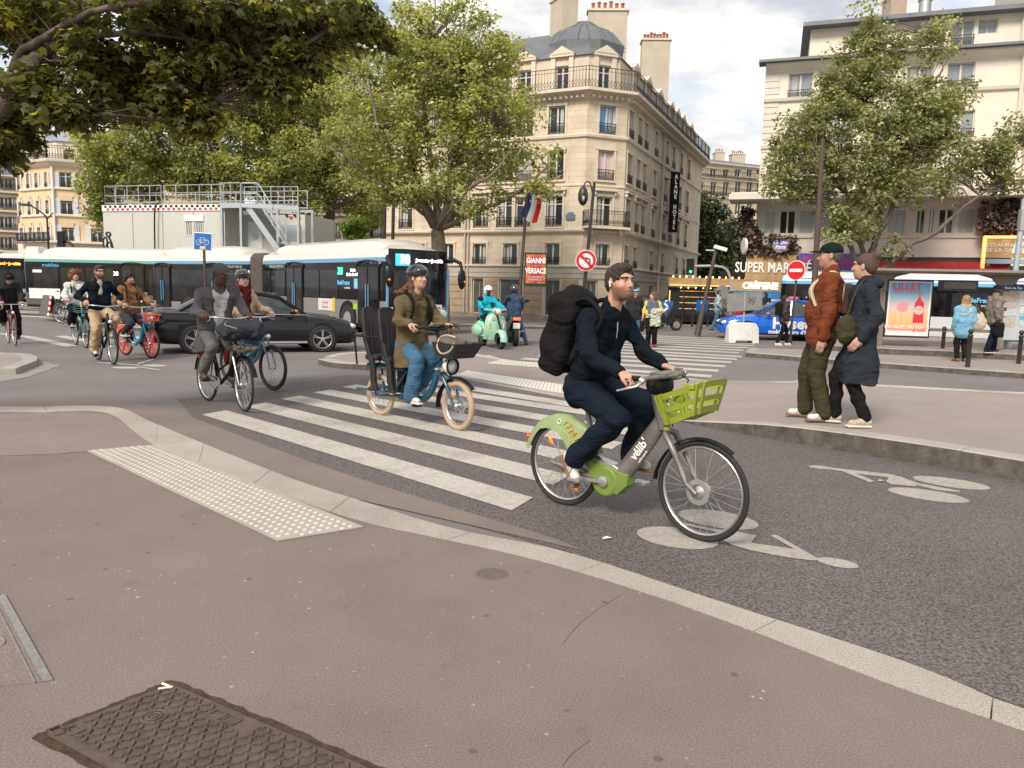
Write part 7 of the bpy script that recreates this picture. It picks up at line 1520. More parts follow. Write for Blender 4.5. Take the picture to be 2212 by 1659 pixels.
def bike(t,wb,R_=.34,style='diamond',m_f=None,m_t=None,m_r=None,tr=.018,bar='city',bh=1.08,bw=.29,sx=None,sz=.95,crank=0.,guards=None,basket=None,light=1,steer=0,wstyle='spoke',BB=None,hx=None,hub=.03,grip=None,m_bar=None,disc=0):
 m_f=m_f or M_black; A=Vector((-wb/2,0,R_)); B=Vector((wb/2,0,R_)); BBp=Vector(BB or (-wb/2+.44,0,.29)); sx=-wb/2+.2 if sx is None else sx; S=Vector((sx,0,sz)); hx=wb/2-.2 if hx is None else hx
 H1=Vector((hx-.03,0,bh-.15)); H0=Vector((hx+.05,0,R_*2+.1))
 bwheel(t,A.x,R_,tr,m_t,m_r,wstyle,hub=hub+.01); bwheel(t,B.x,R_,tr,m_t,m_r,wstyle,steer=steer,hub=hub,disc=disc)
 mb=MB(); rt=.017
 ST=BBp+(S-BBp)*.8
 if style=='diamond': mb.tube([BBp,ST],rt,8); mb.tube([ST,H1],rt*.9,8); mb.tube([BBp,H0],rt*1.1,8)
 elif style=='step': mb.tube([BBp,ST],rt,8); mb.tube([H0,H0.lerp(BBp,.5)+Vector((.02,0,-.09)),BBp],rt*1.5,8); mb.tube([H1,H1.lerp(BBp,.55)+Vector((0,0,-.06)),ST.lerp(BBp,.65)],rt*.9,8)
 elif style=='thick': mb.tube([BBp,ST],rt*1.2,8); mb.tube([H0,H0.lerp(BBp,.5)+Vector((.03,0,-.12)),BBp],[.035,.045,.05],10)
 mb.tube([H0,H1],.024,10)
 for s in(-1,1): mb.tube([BBp+Vector((0,s*.03,0)),A+Vector((0,s*.05,0))],.011,6); mb.tube([ST+Vector((0,s*.015,-.02)),A+Vector((0,s*.05,0))],.009,6)
 meshobj('frame',mb,m_f,t,smooth=60)
 mb=MB()
 for s in(-1,1): mb.tube([H0+Vector((.0,s*.02,-.01)),H0+Vector((.015,s*.05,-.05)),B.lerp(H0,.35)+Vector((.01,s*.052,0)),B+Vector((0,s*.055,0))],[.016,.015,.013,.011],8)
 meshobj('fork',mb,m_f,t,smooth=60)
 m_bar=m_bar or M_alu; C0=Vector((hx-.07,0,bh-.02)); mb=MB(); mb.tube([H1,C0],.015,8)
 if bar=='city': gp_=[Vector((hx-.26,s*bw,bh)) for s in(-1,1)]; mb.tube([gp_[0],Vector((hx-.12,-bw*.95,bh+.01)),Vector((hx-.03,-bw*.5,bh+.0)),C0+Vector((.02,0,0)),Vector((hx-.03,bw*.5,bh)),Vector((hx-.12,bw*.95,bh+.01)),gp_[1]],.012,8)
 elif bar=='flat': gp_=[Vector((hx-.14,s*bw,bh)) for s in(-1,1)]; mb.tube([gp_[0],C0+Vector((0,-.06,.0)),C0+Vector((0,.06,0)),gp_[1]],.013,8)
 else:
  gp_=[Vector((hx+.06,s*.2,bh-.02)) for s in(-1,1)]
  for s in(-1,1): mb.tube([C0,C0+Vector((.02,s*.2,0)),gp_[(s+1)//2]+Vector((.03,0,.01)),gp_[(s+1)//2]+Vector((.04,0,-.07)),Vector((hx-.04,s*.21,bh-.14))],.012,8)
 meshobj('handlebar',mb,m_bar,t,smooth=60)
 for g_ in gp_:
  s=1 if g_.y>0 else -1; mb=MB()
  if bar=='city': a,b=g_+Vector((-.02,0,0)),g_+Vector((.1,-s*.005,.005))
  elif bar=='flat': a,b=g_+Vector((-.01,s*.01,0)),g_.lerp(C0,.38)
  else: a,b=g_+Vector((-.05,0,.0)),g_+Vector((.04,0,.03))
  mb.tube([a,b],.017,8); gr=meshobj('grip',mb,grip or M_black,t,smooth=60)
  mb=MB(); lv=b+Vector((.02,0,-.01)); mb.tube([lv,lv+Vector((.03,s*.02,-.03)),mid(a,b)+Vector((.07,s*.03,-.05))],.006,6); meshobj('brake_lever',mb,M_alu,gr,smooth=60)
 mb=MB(); mb.loft([[(S.x+x,-w,S.z+zb),(S.x+x,-w*.8,S.z+zt),(S.x+x,w*.8,S.z+zt),(S.x+x,w,S.z+zb)] for x,w,zb,zt in ((-.14,.05,-.02,.03),(-.1,.09,-.03,.045),(0,.075,-.03,.035),(.08,.03,-.02,.03),(.14,.018,-.02,.02))]); meshobj('saddle',mb,M_black,t,smooth=60); mb=MB(); mb.tube([ST,S],.013,8); meshobj('seat_post',mb,M_alu,t)
 mb=MB(); mb.ring(BBp+Vector((0,-.05,0)),.085,.006,'y',28,6); mb.lathe([(.03,-.01),(.05,-.01),(.05,.01),(.03,.01)],14,BBp+Vector((0,-.05,0)),'y')
 ped=[]
 for s in(-1,1):
  a=crank+(0 if s<0 else PI); e=BBp+Vector((math.cos(a)*.17,s*.085,math.sin(a)*.17)); mb.beam(BBp+Vector((0,s*.07,0)),e,.018,.022,up=(0,1,0)); ped.append(e+Vector((0,s*.055,0)))
 meshobj('crankset',mb,M_alu,t,smooth=40)
 mb=MB(); mb.tube([BBp+Vector((0,-.055,.085)),A+Vector((0,-.055,.04))],.004,4); mb.tube([BBp+Vector((0,-.055,-.085)),A+Vector((0,-.055,-.04))],.004,4); meshobj('chain',mb,M_black,t)
 for p in ped: mb=MB(); mb.box(p,(.09,.09,.02)); meshobj('pedal',mb,M_black,t,bevel=.004)
 if guards:
  for c,a0,a1 in ((A,.2,PI*.95),(B,.35,PI*.95)):
   if guards=='front' and c is A: continue
   n=14; w_=.03; rg=[]
   for k in range(n+1): a=a0+(a1-a0)*k/n; q=R_+.018; rg.append([(c.x+math.cos(a)*q,-w_,R_+math.sin(a)*q-.006),(c.x+math.cos(a)*(q+.008),0,R_+math.sin(a)*(q+.008)),(c.x+math.cos(a)*q,w_,R_+math.sin(a)*q-.006)])
   mb=MB(); mb.loft(rg,caps=False,closed=False); meshobj('mudguard',mb,guards if not isinstance(guards,str) else M_black,t,smooth=60)
 if light: mb=MB(); mb.ell(H0+Vector((.1,0,.02)),(.035,.035,.035),12,8); meshobj('headlight',mb,m_lens,t,smooth=60); mb=MB(); mb.box(A+Vector((-.02-R_*.6,0,R_*.75)),(.03,.05,.05)); meshobj('rear_light',mb,m_red,t)
 if basket=='wire':
  c=Vector((hx+.2,0,bh-.27)); mb=MB(); q=[(-.14,-.17),(.16,-.2),(.16,.2),(-.14,.17)]
  for z,k in ((.12,1.1),(.0,1.),(-.12,.85)): mb.tube([c+Vector((x*k,y*k,z)) for x,y in q],.005,5,closed=True)
  for i in range(4):
   a,b=q[i],q[(i+1)%4]
   for k in range(7): x=a[0]+(b[0]-a[0])*k/7; y=a[1]+(b[1]-a[1])*k/7; mb.tube([c+Vector((x*1.1,y*1.1,.12)),c+Vector((x*.85,y*.85,-.12))],.0035,4)
  meshobj('basket',mb,M_black,t)
 return dict(grips=gp_,ped=ped,S=S,BB=BBp,H0=H0,H1=H1,A=A,B=B)
def ride(D,h=1.75,lean=.35,sh_w=.17,headf=0,look=None,elb=.35,kout=.12,pelz=.09,pelx=0,chl=.38):
 """rider joints from bike contact points"""
 k=h/1.75; J={}; J['pel']=D['S']+Vector((pelx-.0,0,pelz)); u=Vector((math.sin(lean),0,math.cos(lean))); J['chest']=J['pel']+u*chl*k; J['neck']=J['chest']+nrm(u+Vector((-.05,0,.25)))*.17*k; J['head']=J['neck']+Vector((.045+headf,0,.155))*k
 for i,(q,s) in enumerate((('R',-1),('L',1))):
  J['sh'+q]=J['chest']+Vector((0,s*sh_w*k,.09*k)); g_=D['grips'][i]; J['wr'+q]=g_+nrm(J['sh'+q]-g_)*.07+Vector((-.02,0,.035)); J['el'+q]=ik(J['sh'+q],J['wr'+q],.29*k,.26*k,(-.3,s*elb*2,-1)); J['hd'+q]=nrm(g_+Vector((.05,0,.012))-J['wr'+q]); J['hn'+q]=(.25,0,1)
  p=D['ped'][i]; J['hip'+q]=J['pel']+Vector((.02,s*.085,-.04)); J['an'+q]=p+Vector((-.09,0,.11)); J['to'+q]=p+Vector((.07,s*.005,.05)); J['kn'+q]=ik(J['hip'+q],J['an'+q],.43*k,.42*k,(1,s*kout,.3))
 J['front']=(math.cos(lean),0,-math.sin(lean)); J['curl']=(.9,1.1,.9); return J
# ================= CYCLISTS =================
F_navy=fabric('navy knit',(.006,.010,.016)); F_navyj=fabric('navy denim',(.008,.013,.023)); F_black=fabric('black',(.012,.011,.012)); F_olive=fabric('olive parka',(.115,.088,.048)); F_jean=fabric('blue jeans',(.055,.135,.22),bs=220,var=.2)
F_grey=fabric('grey parka',(.105,.098,.105)); F_greyt=fabric('grey trousers',(.14,.13,.125)); F_whites=fabric('white shirt',(.55,.54,.53)); F_cream=fabric('cream jacket',(.5,.38,.25)); F_burg=fabric('burgundy scarf',(.09,.012,.02)); F_khaki=fabric('khaki chinos',(.42,.30,.18)); F_tan=fabric('tan jacket',(.2,.11,.05)); F_dk=fabric('charcoal wool',(.03,.028,.03)); F_rust=fabric('rust corduroy',(.155,.042,.018)); F_moss=fabric('moss green trousers',(.05,.043,.025)); F_blue=fabric('slate blue raincoat',(.024,.029,.037)); F_turq=fabric('turquoise jacket',(.01,.38,.50)); F_dblue=fabric('dark blue jacket',(.04,.065,.12)); F_bluej=fabric('sky blue fleece',(.16,.36,.50)); F_greyj=fabric('grey brown jacket',(.2,.165,.14)); F_denim=fabric('light denim',(.3,.38,.47)); F_teal=fabric('teal trousers',(.05,.14,.19)); F_yel=fabric('yellow top',(.75,.55,.1)); F_vest=fabric('blue grey gilet',(.1,.12,.17)); F_sage=fabric('sage green coat',(.42,.45,.36)); F_leather=fabric('black leather jacket',(.045,.038,.038),.5)
S_white=mat('white shoe leather',(.62,.59,.55),.5); S_brown=mat('brown shoe',(.12,.06,.035),.6); S_sole=mat('gum sole',(.2,.11,.06),.7); m_helm=mat('glossy black helmet',(.02,.02,.022),.15,coat=1); m_capg=fabric('faded grey cap',(.13,.12,.12)); m_capgr=fabric('dark green cap',(.008,.018,.015))
DK=(.035,.02,.014); SK=(.52,.29,.205)
def V3(*a): return Vector(a)
def stripcol(base,strip,y0,w0,dw=0,z0=0,J=None):
 def fn(V):
  C_=np.tile(np.array(base,float),(len(V),1)); x,y,z=V[:,0],V[:,1],V[:,2]; xm=-.36+.17*np.clip((z-.98)/.4,-1,1.6)+.04
  w_=w0+dw*(z-1.2)/.25+.008*np.sin(z*40); f=(x>xm)&(np.abs(y-y0-.015*np.sin(z*9))<w_)&(z>z0); C_[f]=strip; e=f&(np.abs(np.abs(y-y0)-w_)<.012); C_[e]=np.array(base)*.5; bt=f&(np.abs(y-y0)<.006); C_[bt]=np.array(strip)*.8; return C_
 return fn
t,wb,Mw=bike_frame(G(1215,1090),G(1510,1168),'green and grey share bicycle with lime basket ridden across the foreground')
m_vel=mat('weathered grey aluminium',(.22,.205,.195),.45,metal=.5,var=.3,vs=12,grime=.4); m_vg=mat('share bike green plastic',(.155,.24,.045),.45,var=.08,vs=6,grime=.3); m_vgf=mat('faded green mudguard',(.25,.34,.155),.5,var=.14,vs=7,grime=.35); m_lime=mat('lime green basket',(.27,.33,.035),.4,var=.06,vs=5,grime=.2)
A=V3(-wb/2,0,.325); B=V3(wb/2,0,.325); BBp=V3(-.16,0,.27)
bwheel(t,A.x,.325,.019,disc=0,hub=.055); fw=bwheel(t,B.x,.335,.019,steer=-.05,hub=.05,disc=.085)
for (a_,w_) in ((2.2,None),(-.9,None)):
 mb=MB(); c=A+V3(math.cos(a_)*.2,-.02,math.sin(a_)*.2); mb.ell(c,(.045,.012,.014),10,6,rot=Matrix.Rotation(-a_,3,'Y')); meshobj('spoke_reflector',mb,mat('orange reflector',(.9,.25,.02),.25,emit=.2),t,smooth=60)
mb=MB(); rg=[]
for p,w_,h_ in ((V3(.27,0,.78),.034,.055),(V3(.16,0,.62),.04,.062),(V3(.02,0,.42),.045,.066),(V3(-.06,0,.31),.05,.07)):
 d=V3(.13,0,.19).normalized(); n_=V3(d.z,0,-d.x); rg.append([tuple(p+n_*h_*math.cos(a)+V3(0,w_*math.sin(a),0)) for a in [2*PI*i/14 for i in range(14)]])
mb.loft(rg); meshobj('frame',mb,m_vel,t,smooth=60)
mb=MB(); mb.loft([[(x,-w_,z0),(x,-w_,z1),(x,w_,z1),(x,w_,z0)] for x,w_,z0,z1 in ((-.42,.03,.36,.41),(-.30,.045,.33,.43),(-.1,.045,.32,.40),(0.0,.035,.30,.36))]); o=meshobj('top_plate',mb,M_alu,t,bevel=.01)
mb=MB(); mb.lathe([(.02,-.062),(.10,-.062),(.118,-.045),(.118,.045),(.10,.062),(.02,.062)],28,BBp,'y'); mb.loft([[(x,-.055,z0),(x,-.055,z1),(x,.055,z1),(x,.055,z0)] for x,z0,z1 in ((-.31,.30,.40),(-.2,.2,.39),(-.05,.19,.36),(.03,.27,.35))]); meshobj('motor_cover',mb,m_vg,t,smooth=40,bevel=.006)
mb=MB(); mb.tube([V3(-.27,0,.36),V3(-.36,0,.72)],.022,10); mb.tube([V3(-.36,0,.7),V3(-.385,0,.80)],.016,8); meshobj('seat_tube',mb,m_vel,t)
for s in (-1,1): mb=MB(); mb.tube([V3(-.22,s*.04,.28),V3(-.4,s*.055,.29),A+V3(0,s*.065,0)],[.02,.018,.022],8); meshobj('chainstay',mb,m_vel,t,smooth=60)
mb=MB(); mb.lathe([(.015,-.07),(.06,-.06),(.06,.06),(.015,.07)],16,A,'y'); mb.tube([A+V3(.0,-.075,0),A+V3(-.06,-.08,.015)],.014,8); meshobj('rear_hub_case',mb,m_vel,t,smooth=50)
mb=MB(); mb.loft([[(-.36+x,-w_,.83+zb),(-.36+x,-w_*.8,.83+zt),(-.36+x,w_*.8,.83+zt),(-.36+x,w_,.83+zb)] for x,w_,zb,zt in ((-.14,.06,-.02,.03),(-.1,.1,-.04,.045),(0,.08,-.03,.03),(.09,.035,-.02,.03),(.15,.02,-.02,.02))]); meshobj('saddle',mb,M_black,t,smooth=60)
mb=MB(); rg=[]
for k in range(17):
 a=.35+(PI-.55)*k/16; q0=.36; f=math.sin(PI*k/16); q1=.315-.20*max(0,math.cos(a-.9))**2*.95*(1 if k<12 else .2); w_=.038
 P_=lambda q,y:(A.x+math.cos(a)*q,y,A.z+math.sin(a)*q)
 rg.append([P_(q1,-w_-.004),P_(q0-.01,-w_),P_(q0+.012,-w_*.4),P_(q0+.012,w_*.4),P_(q0-.01,w_),P_(q1,w_+.004)])
mb.loft(rg,caps=False,closed=False); mg=meshobj('rear_mudguard',mb,m_vgf,t,smooth=60)
mb=MB(); mb.ell(A+V3(-.35,0,.15),(.022,.03,.03),10,7); meshobj('rear_light',mb,m_red,t,smooth=60)
mb=MB(); yy=-.0445; gy=mat('yellow graffiti',(.62,.40,.06),.6)
for pts in ([(.02,.30),(.05,.33),(.10,.31),(.11,.27),(.07,.25),(.04,.28),(.09,.30)],[(.10,.25),(.15,.26),(.17,.22),(.13,.20),(.10,.22),(.14,.25)],[(.12,.2),(.14,.14),(.17,.18),(.18,.13),(.16,.1)],[(.03,.25),(.07,.22),(.09,.18)]): mb.tube([A+V3(x,yy,z) for x,z in pts],.0045,5)
meshobj('graffiti',mb,gy,mg)
mb=MB(); mb.ring(A+V3(-.02,yy,.315),.017,.004,'y',16,5); meshobj('round_sticker',mb,M_white,mg)
mb=MB(); mb.tube([V3(.27,0,.70),V3(.20,0,.98)],[.042,.05],12);
for s in (-1,1): mb.tube([V3(.29,0,.70),V3(.32,s*.06,.68),V3(.40,s*.066,.56),V3(.49,s*.066,.38),B+V3(-.005,s*.066,0)],[.024,.024,.022,.018,.016],10)
meshobj('fork',mb,m_vel,t,smooth=60)
mb=MB(); rg=[]
for k in range(12):
 a=.95+(PI*.98-.95)*k/11; q=.355; rg.append([(B.x+math.cos(a)*q,-.03,B.z+math.sin(a)*q-.006),(B.x+math.cos(a)*(q+.01),0,B.z+math.sin(a)*(q+.01)),(B.x+math.cos(a)*q,.03,B.z+math.sin(a)*q-.006)])
mb.loft(rg,caps=False,closed=False); meshobj('front_mudguard',mb,M_black,t,smooth=60)
mb=MB(); mb.ell((.22,0,1.0),(.1,.075,.09),14,9); meshobj('steering_head',mb,M_black,t,smooth=60)
gR=V3(.19,-.29,1.06); gL=V3(.17,.28,1.075)
mb=MB(); mb.tube([gR+V3(-.04,0,0),gR+V3(.06,.02,.0),V3(.30,-.16,1.065),V3(.33,0,1.07),V3(.30,.16,1.08),gL+V3(.06,-.02,0),gL+V3(-.04,0,0)],.0155,10); mb.tube([V3(.27,-.2,1.06),V3(.2,-.06,1.0),V3(.2,.06,1.0),V3(.27,.2,1.07)],.013,8); mb.box((.27,0,1.075),(.11,.24,.03)); meshobj('handlebar',mb,m_vel,t,smooth=50,bevel=.003)
for g_,s in ((gR,-1),(gL,1)):
 mb=MB(); mb.tube([g_+V3(-.06,0,0),g_+V3(.055,.0,0)],.0175,10); gr=meshobj('grip',mb,M_black,t,smooth=60)
 mb=MB(); mb.tube([g_+V3(.06,-s*.0,-.005),g_+V3(.085,0,-.02)],.022,8); mb.tube([g_+V3(.07,0,-.02),g_+V3(.06,s*.045,-.045),g_+V3(-.04,s*.06,-.075),g_+V3(-.075,s*.06,-.085)],[.009,.008,.007,.008],8); meshobj('brake_lever',mb,M_alu,gr,smooth=60)
mb=MB()
for s in (-1,1): mb.tube([V3(.24,s*.24,1.05),V3(.34,s*.17,1.03),V3(.36,s*.08,.97),V3(.28,s*.03,.86),V3(.31,s*.04,.72)],.0045,6)
meshobj('brake_cable',mb,M_black,t,smooth=60)
mb=MB()
for s,a in ((-1,PI*.98),(1,-.02)):
 e=BBp+V3(math.cos(a)*.17,s*.1,math.sin(a)*.17-.01); mb.beam(BBp+V3(0,s*.075,0),e,.022,.026,up=(0,1,0)); ax_=e
 p_=MB(); p_.box(e+V3(0,s*.055,0),(.1,.09,.024)); meshobj('pedal',p_,M_alu,t,bevel=.004)
mb.lathe([(.02,-.085),(.04,-.08),(.04,-.06),(.02,-.06)],16,BBp,'y'); meshobj('crankset',mb,M_alu,t)
bk_=thing('x','','',(0,0,0)); bpy.data.objects.remove(bk_)
mb=MB();
top_=[V3(.30,-.17,.945),V3(.42,-.2,.99),V3(.60,-.19,1.06),V3(.635,0,1.075),V3(.60,.19,1.06),V3(.42,.2,.99),V3(.30,.17,.945)]
bot_=[V3(.36,-.12,.765),V3(.43,-.15,.78),V3(.565,-.15,.85),V3(.59,0,.86),V3(.565,.15,.85),V3(.43,.15,.78),V3(.36,.12,.765)]
def strip(pa,pb,th=.012,f0=0,f1=1):
 rg=[]
 for a,b in zip(pa,pb):
  c=V3(.52,0,a.z); o_=(a-c); o_.z=0; o_=o_.normalized()*th; p,q=a.lerp(b,f0),a.lerp(b,f1); rg.append([tuple(p),tuple(q),tuple(q-o_),tuple(p-o_)])
 mb.loft(rg,closed=True)
ta,tb_=smooth_path(top_,3),smooth_path(bot_,3); strip(ta,tb_,.014,0,.2); strip(ta,tb_,.012,.46,.62); strip(ta,tb_,.012,.8,1.)
for k in (0,1,6,7,12,17,18,13): a,b=ta[min(k,18)],tb_[min(k,18)]; mb.beam(a,b,.045 if k in(0,1,18,17) else .03,.014,up=(b-a).cross(V3(0,1,0)) if False else (1,0,.3))
mb.prism([(p.x,p.y) for p in tb_],0,0.001) if False else None
mb.add([tuple(p+V3(0,0,0)) for p in tb_]+[tuple(p+V3(0,0,.012)) for p in tb_],[tuple(range(19)),tuple(range(19,38))[::-1]])
mb.loft([[tuple(p),tuple(q),tuple(q+V3(-.01,0,0)),tuple(p+V3(-.01,0,0))] for p,q in ((V3(.30,-.17,.94),V3(.36,-.12,.765)),(V3(.285,0,.94),V3(.35,0,.765)),(V3(.30,.17,.94),V3(.36,.12,.765)))],closed=True)
meshobj('basket',mb,m_lime,t,smooth=30)
mb=MB(); mb.box((.55,-.196,1.035),(.07,.02,.035)); meshobj('basket_tab',mb,m_lime,t,bevel=.005)
for x,z in ((.40,.90),(.42,.95),(.47,.86)): mb=MB(); mb.ell((x,-.19+(.95-z)*.2,z),(.008,.008,.008),8,5); meshobj('bolt',mb,M_alu,t)
ang=-math.atan2(.19,.13); o=text('vélib\'',.085,mw,t,V3(.115,-.052,.545),ext=.001,bold=.002,rot=None); o.rotation_euler=(Matrix.Rotation(ang,3,'Y')@Matrix.Rotation(PI/2,3,'X')).to_euler()
o=text('métropole',.026,mw,t,V3(.145,-.052,.50),ext=.001); o.rotation_euler=(Matrix.Rotation(ang,3,'Y')@Matrix.Rotation(PI/2,3,'X')).to_euler()
mb=MB(); mb.box((0,0,0),(.035,.012,.02)); meshobj('yellow_tag',mb,mat('yellow tag',(.6,.5,.05),.5),t,loc=(.33,-.06,.72))
J=dict(pel=V3(-.41,0,.97),chest=V3(-.275,0,1.32),neck=V3(-.19,0,1.49),head=V3(-.135,0,1.672),shR=V3(-.27,-.185,1.415),shL=V3(-.22,.185,1.425),elR=V3(-.165,-.285,1.17),elL=V3(-.09,.27,1.19),wrR=V3(.095,-.29,1.085),wrL=V3(.075,.28,1.10),
hipR=V3(-.38,-.09,.93),hipL=V3(-.38,.09,.93),knR=V3(-.02,-.125,.755),knL=V3(.05,.125,.83),anR=V3(-.385,-.125,.405),anL=V3(-.07,.125,.44),toR=V3(-.285,-.135,.27),toL=V3(.07,.135,.325),front=V3(.9,0,-.35),
hnR=(.2,-.1,1),hnL=(.2,.1,1),hdR=(1,0,-.25),hdL=(1,0,-.2),curl=(1.0,1.15,.8),upR=(.8,0,.5),bulk=1.0)
def main_extra(t,J):
 Rh=Matrix.Rotation(-.2,3,'Z'); hc=J['head']
 mb=MB(); p=hc+Rh@V3(-.002,-.092,.0); mb.ell(p,(.009,.008,.010),10,7); mb.tube([p,p+Rh@V3(.006,-.004,-.03)],.0042,8); meshobj('earbud',mb,mat('white earbud',(.8,.8,.8),.25),t,smooth=60)
 mb=MB(); mb.tube([J['neck']+V3(.055,0,-.025),J['neck']+V3(.05,0,-.09),J['neck']+V3(.052,0,-.15),J['neck']+V3(.045,0,-.2)],.0035,6); meshobj('zip',mb,M_alu,t)
 for q in 'RL':
  c=J['an'+q]+nrm(J['kn'+q]-J['an'+q])*.01; s_=nrm(J['kn'+q]-J['an'+q]); npmesh('sock',[sdf_mesh([('c',c-s_*.03,c+s_*.07,.045,.05,.01)],.008)],M_white,t)
person('young man in dark navy zip sweater and navy trousers riding the green share bicycle',Mw.translation,Mw.to_euler().z,J,skin=SK,hair=DK,vox=.0095,top=dict(m=F_navy,loose=.012,name='sweater',wr=.016,hem=.09,hemdir=(.1,0,-1),slen=.93),trousers=dict(m=F_navyj,loose=.028,flare=1.2,wr=.02,len=.98),shoes=dict(m=S_white,sole=S_sole,stripe=M_black),hairs='short',beard=.62,face=(-.2,-.02),hs=1.02,fine=1,extra=main_extra)
def backpack(label,Mx,c,half,m,rot=0,straps=None,name='backpack',top=.0):
 t=thing(name,label,'backpack',Mx.translation,rz=Mx.to_euler().z); Rm=Matrix.Rotation(rot,3,'Y'); M3=[list(r_) for r_ in Rm]
 npmesh('bag_body',[sdf_mesh([('b',c,half,M3,min(half)*.55,.02),('e',Vector(c)+Rm@V3(.0,0,half[2]*.85),[half[0]*.95,half[1]*.8,half[2]*.35],M3,.05)],.012,.02,.7,.8)],m,t)
 if straps:
  for pts in straps: mb=MB(); S=smooth_path(pts,4); mb.tube(S,.018,6); meshobj('strap',mb,m,t,smooth=60)
 return t
def straps_for(J,s=1,r=.115,xo=.0):
 out=[]
 for q,y in (('L',1),('R',-1)):
  c=J['chest']; f=nrm(J['front']); sh=mid(J['neck'],J['sh'+q],.62); up=Vector((0,0,1)); out.append([sh-f*.12+V3(0,0,-.02),sh+V3(0,0,.075+xo),sh+f*(.085)+V3(0,0,.02),mid(c,J['sh'+q],.62)+f*(.125)+V3(0,0,-.08),mid(J['pel'],J['sh'+q],.5)+f*.12+V3(0,y*.03,.05),mid(J['pel'],J['sh'+q],.45)-f*.02+V3(0,y*.1,.0)])
 return out
backpack('large black cloth backpack on the back of the navy sweater rider',Mw,V3(-.57,0,1.30),[.125,.18,.30],fabric('black cordura',(.010,.009,.010),.8),rot=.22,straps=[[V3(-.5,y*.11,1.5),V3(-.33,y*.13,1.555),V3(-.2,y*.15,1.49),V3(-.16,y*.17,1.40),V3(-.25,y*.22,1.26),V3(-.4,y*.2,1.1)] for y in (-1,1)])
t,wb,Mw=bike_frame(G(822,897),G(988,930),'dark blue longtail cargo bicycle with cream tyres and two black child seats')
m_pet=mat('petrol blue frame',(.012,.075,.125),.3,coat=.5); m_ct=mat('cream tyre',(.42,.31,.21),.8,bump=.2)
A=V3(-wb/2,0,.265); B=V3(wb/2,0,.285)
bwheel(t,A.x,.262,.03,m_ct,hub=.05); bwheel(t,B.x,.285,.032,m_ct,disc=-.085,hub=.035,steer=-.12,z=.285)
mb=MB(); mb.tube(smooth_path([V3(.41,0,.93),V3(.37,0,.72),V3(.27,0,.45),V3(.13,0,.31),V3(-.05,0,.285),V3(-.3,0,.28)],4),[.034]*6+[.042]*15,12); mb.tube([V3(.40,0,.74),V3(.36,0,1.0)],.03,12); mb.tube([V3(-.08,0,.3),V3(-.17,0,.85)],.022,10)
for s in(-1,1): mb.tube([V3(-.15,s*.06,.62),V3(-.8,s*.09,.62)],.014,8); mb.tube([V3(-.2,s*.06,.3),A+V3(0,s*.07,0),V3(-.78,s*.09,.60)],.014,8); mb.tube([V3(-.12,s*.06,.62),V3(-.35,s*.08,.32)],.012,8); mb.tube([V3(-.3,s*.14,.35),V3(-.95,s*.16,.33)],.016,8)
meshobj('frame',mb,m_pet,t,smooth=60)
mb=MB(); mb.box((-.27,0,.48),(.12,.09,.3)); meshobj('battery',mb,M_black,t,bevel=.02)
mb=MB()
for s in (-1,1): mb.tube([V3(.42,s*.05,.64),V3(.5,s*.06,.60),V3(.58,s*.06,.48),B+V3(0,s*.065,0)],[.026,.024,.02,.014],10)
mb.box((.43,0,.64),(.07,.15,.03)); meshobj('fork',mb,m_pet,t,smooth=60)
mb=MB(); rg=[]
for k in range(14):
 a=.7+(PI*1.05-.7)*k/13; q=.325; rg.append([(B.x+math.cos(a)*q,-.04,B.z+math.sin(a)*q-.012),(B.x+math.cos(a)*(q+.012),0,B.z+math.sin(a)*(q+.012)),(B.x+math.cos(a)*q,.04,B.z+math.sin(a)*q-.012)])
mb.loft(rg,caps=False,closed=False); meshobj('front_mudguard',mb,M_black,t,smooth=60)
mb=MB(); mb.lathe([(.02,.0),(.085,.0),(.095,.03),(.085,.07),(.0,.1)][::-1],20,(.52,0,.73),'x'); lm=meshobj('headlight',mb,m_lens,t,smooth=60); lm.rotation_euler=(0,0,0)
mb=MB(); mb.ring((.60,0,.73),.09,.012,'x',24,6); mb.box((.50,0,.72),(.1,.04,.04)); meshobj('headlight_ring',mb,M_black,t,smooth=60)
for s in(-1,1): mb=MB(); mb.ell((.50,s*.14,.70),(.04,.05,.018),10,6); meshobj('indicator',mb,M_alu,t,smooth=60)
mb=MB(); mb.tube([V3(.37,0,.98),V3(.33,0,1.12)],.02,10); gR,gL=V3(.27,-.28,1.17),V3(.27,.28,1.17); mb.tube([gR,V3(.35,-.13,1.14),V3(.36,0,1.13),V3(.35,.13,1.14),gL],.014,8); meshobj('handlebar',mb,M_black,t,smooth=60)
for g_,s in ((gR,-1),(gL,1)):
 mb=MB(); mb.tube([g_+V3(-.04,s*.02,.005),g_+V3(.06,-s*.05,-.01)],.018,8); gr=meshobj('grip',mb,M_black,t,smooth=60); mb=MB(); mb.tube([g_+V3(.08,-s*.06,-.0),g_+V3(.12,-s*.02,-.01),g_+V3(.1,s*.04,-.03)],.007,6); meshobj('brake_lever',mb,M_black,gr)
mb=MB()
for k in range(4): y=-.1+.06*k; mb.tube(smooth_path([V3(.33,y,1.13),V3(.46,y*1.1,1.10+.03*k),V3(.5,y*.6,1.02),V3(.42,y*.3,.92),V3(.40,0,.8)],3),.0045,5)
meshobj('brake_cable',mb,M_black,t)
mb=MB(); mb.box((.32,.0,1.19),(.09,.16,.012),rot=Matrix.Rotation(-.4,3,'Y')); meshobj('phone_holder',mb,mat('phone',(.25,.2,.08),.3),t)
mb=MB(); bt=[V3(.46,-.19,1.0),V3(.86,-.22,1.0),V3(.86,.22,1.0),V3(.46,.19,1.0)]; bb_=[V3(.48,-.15,.84),V3(.76,-.17,.84),V3(.76,.17,.84),V3(.48,.15,.84)]
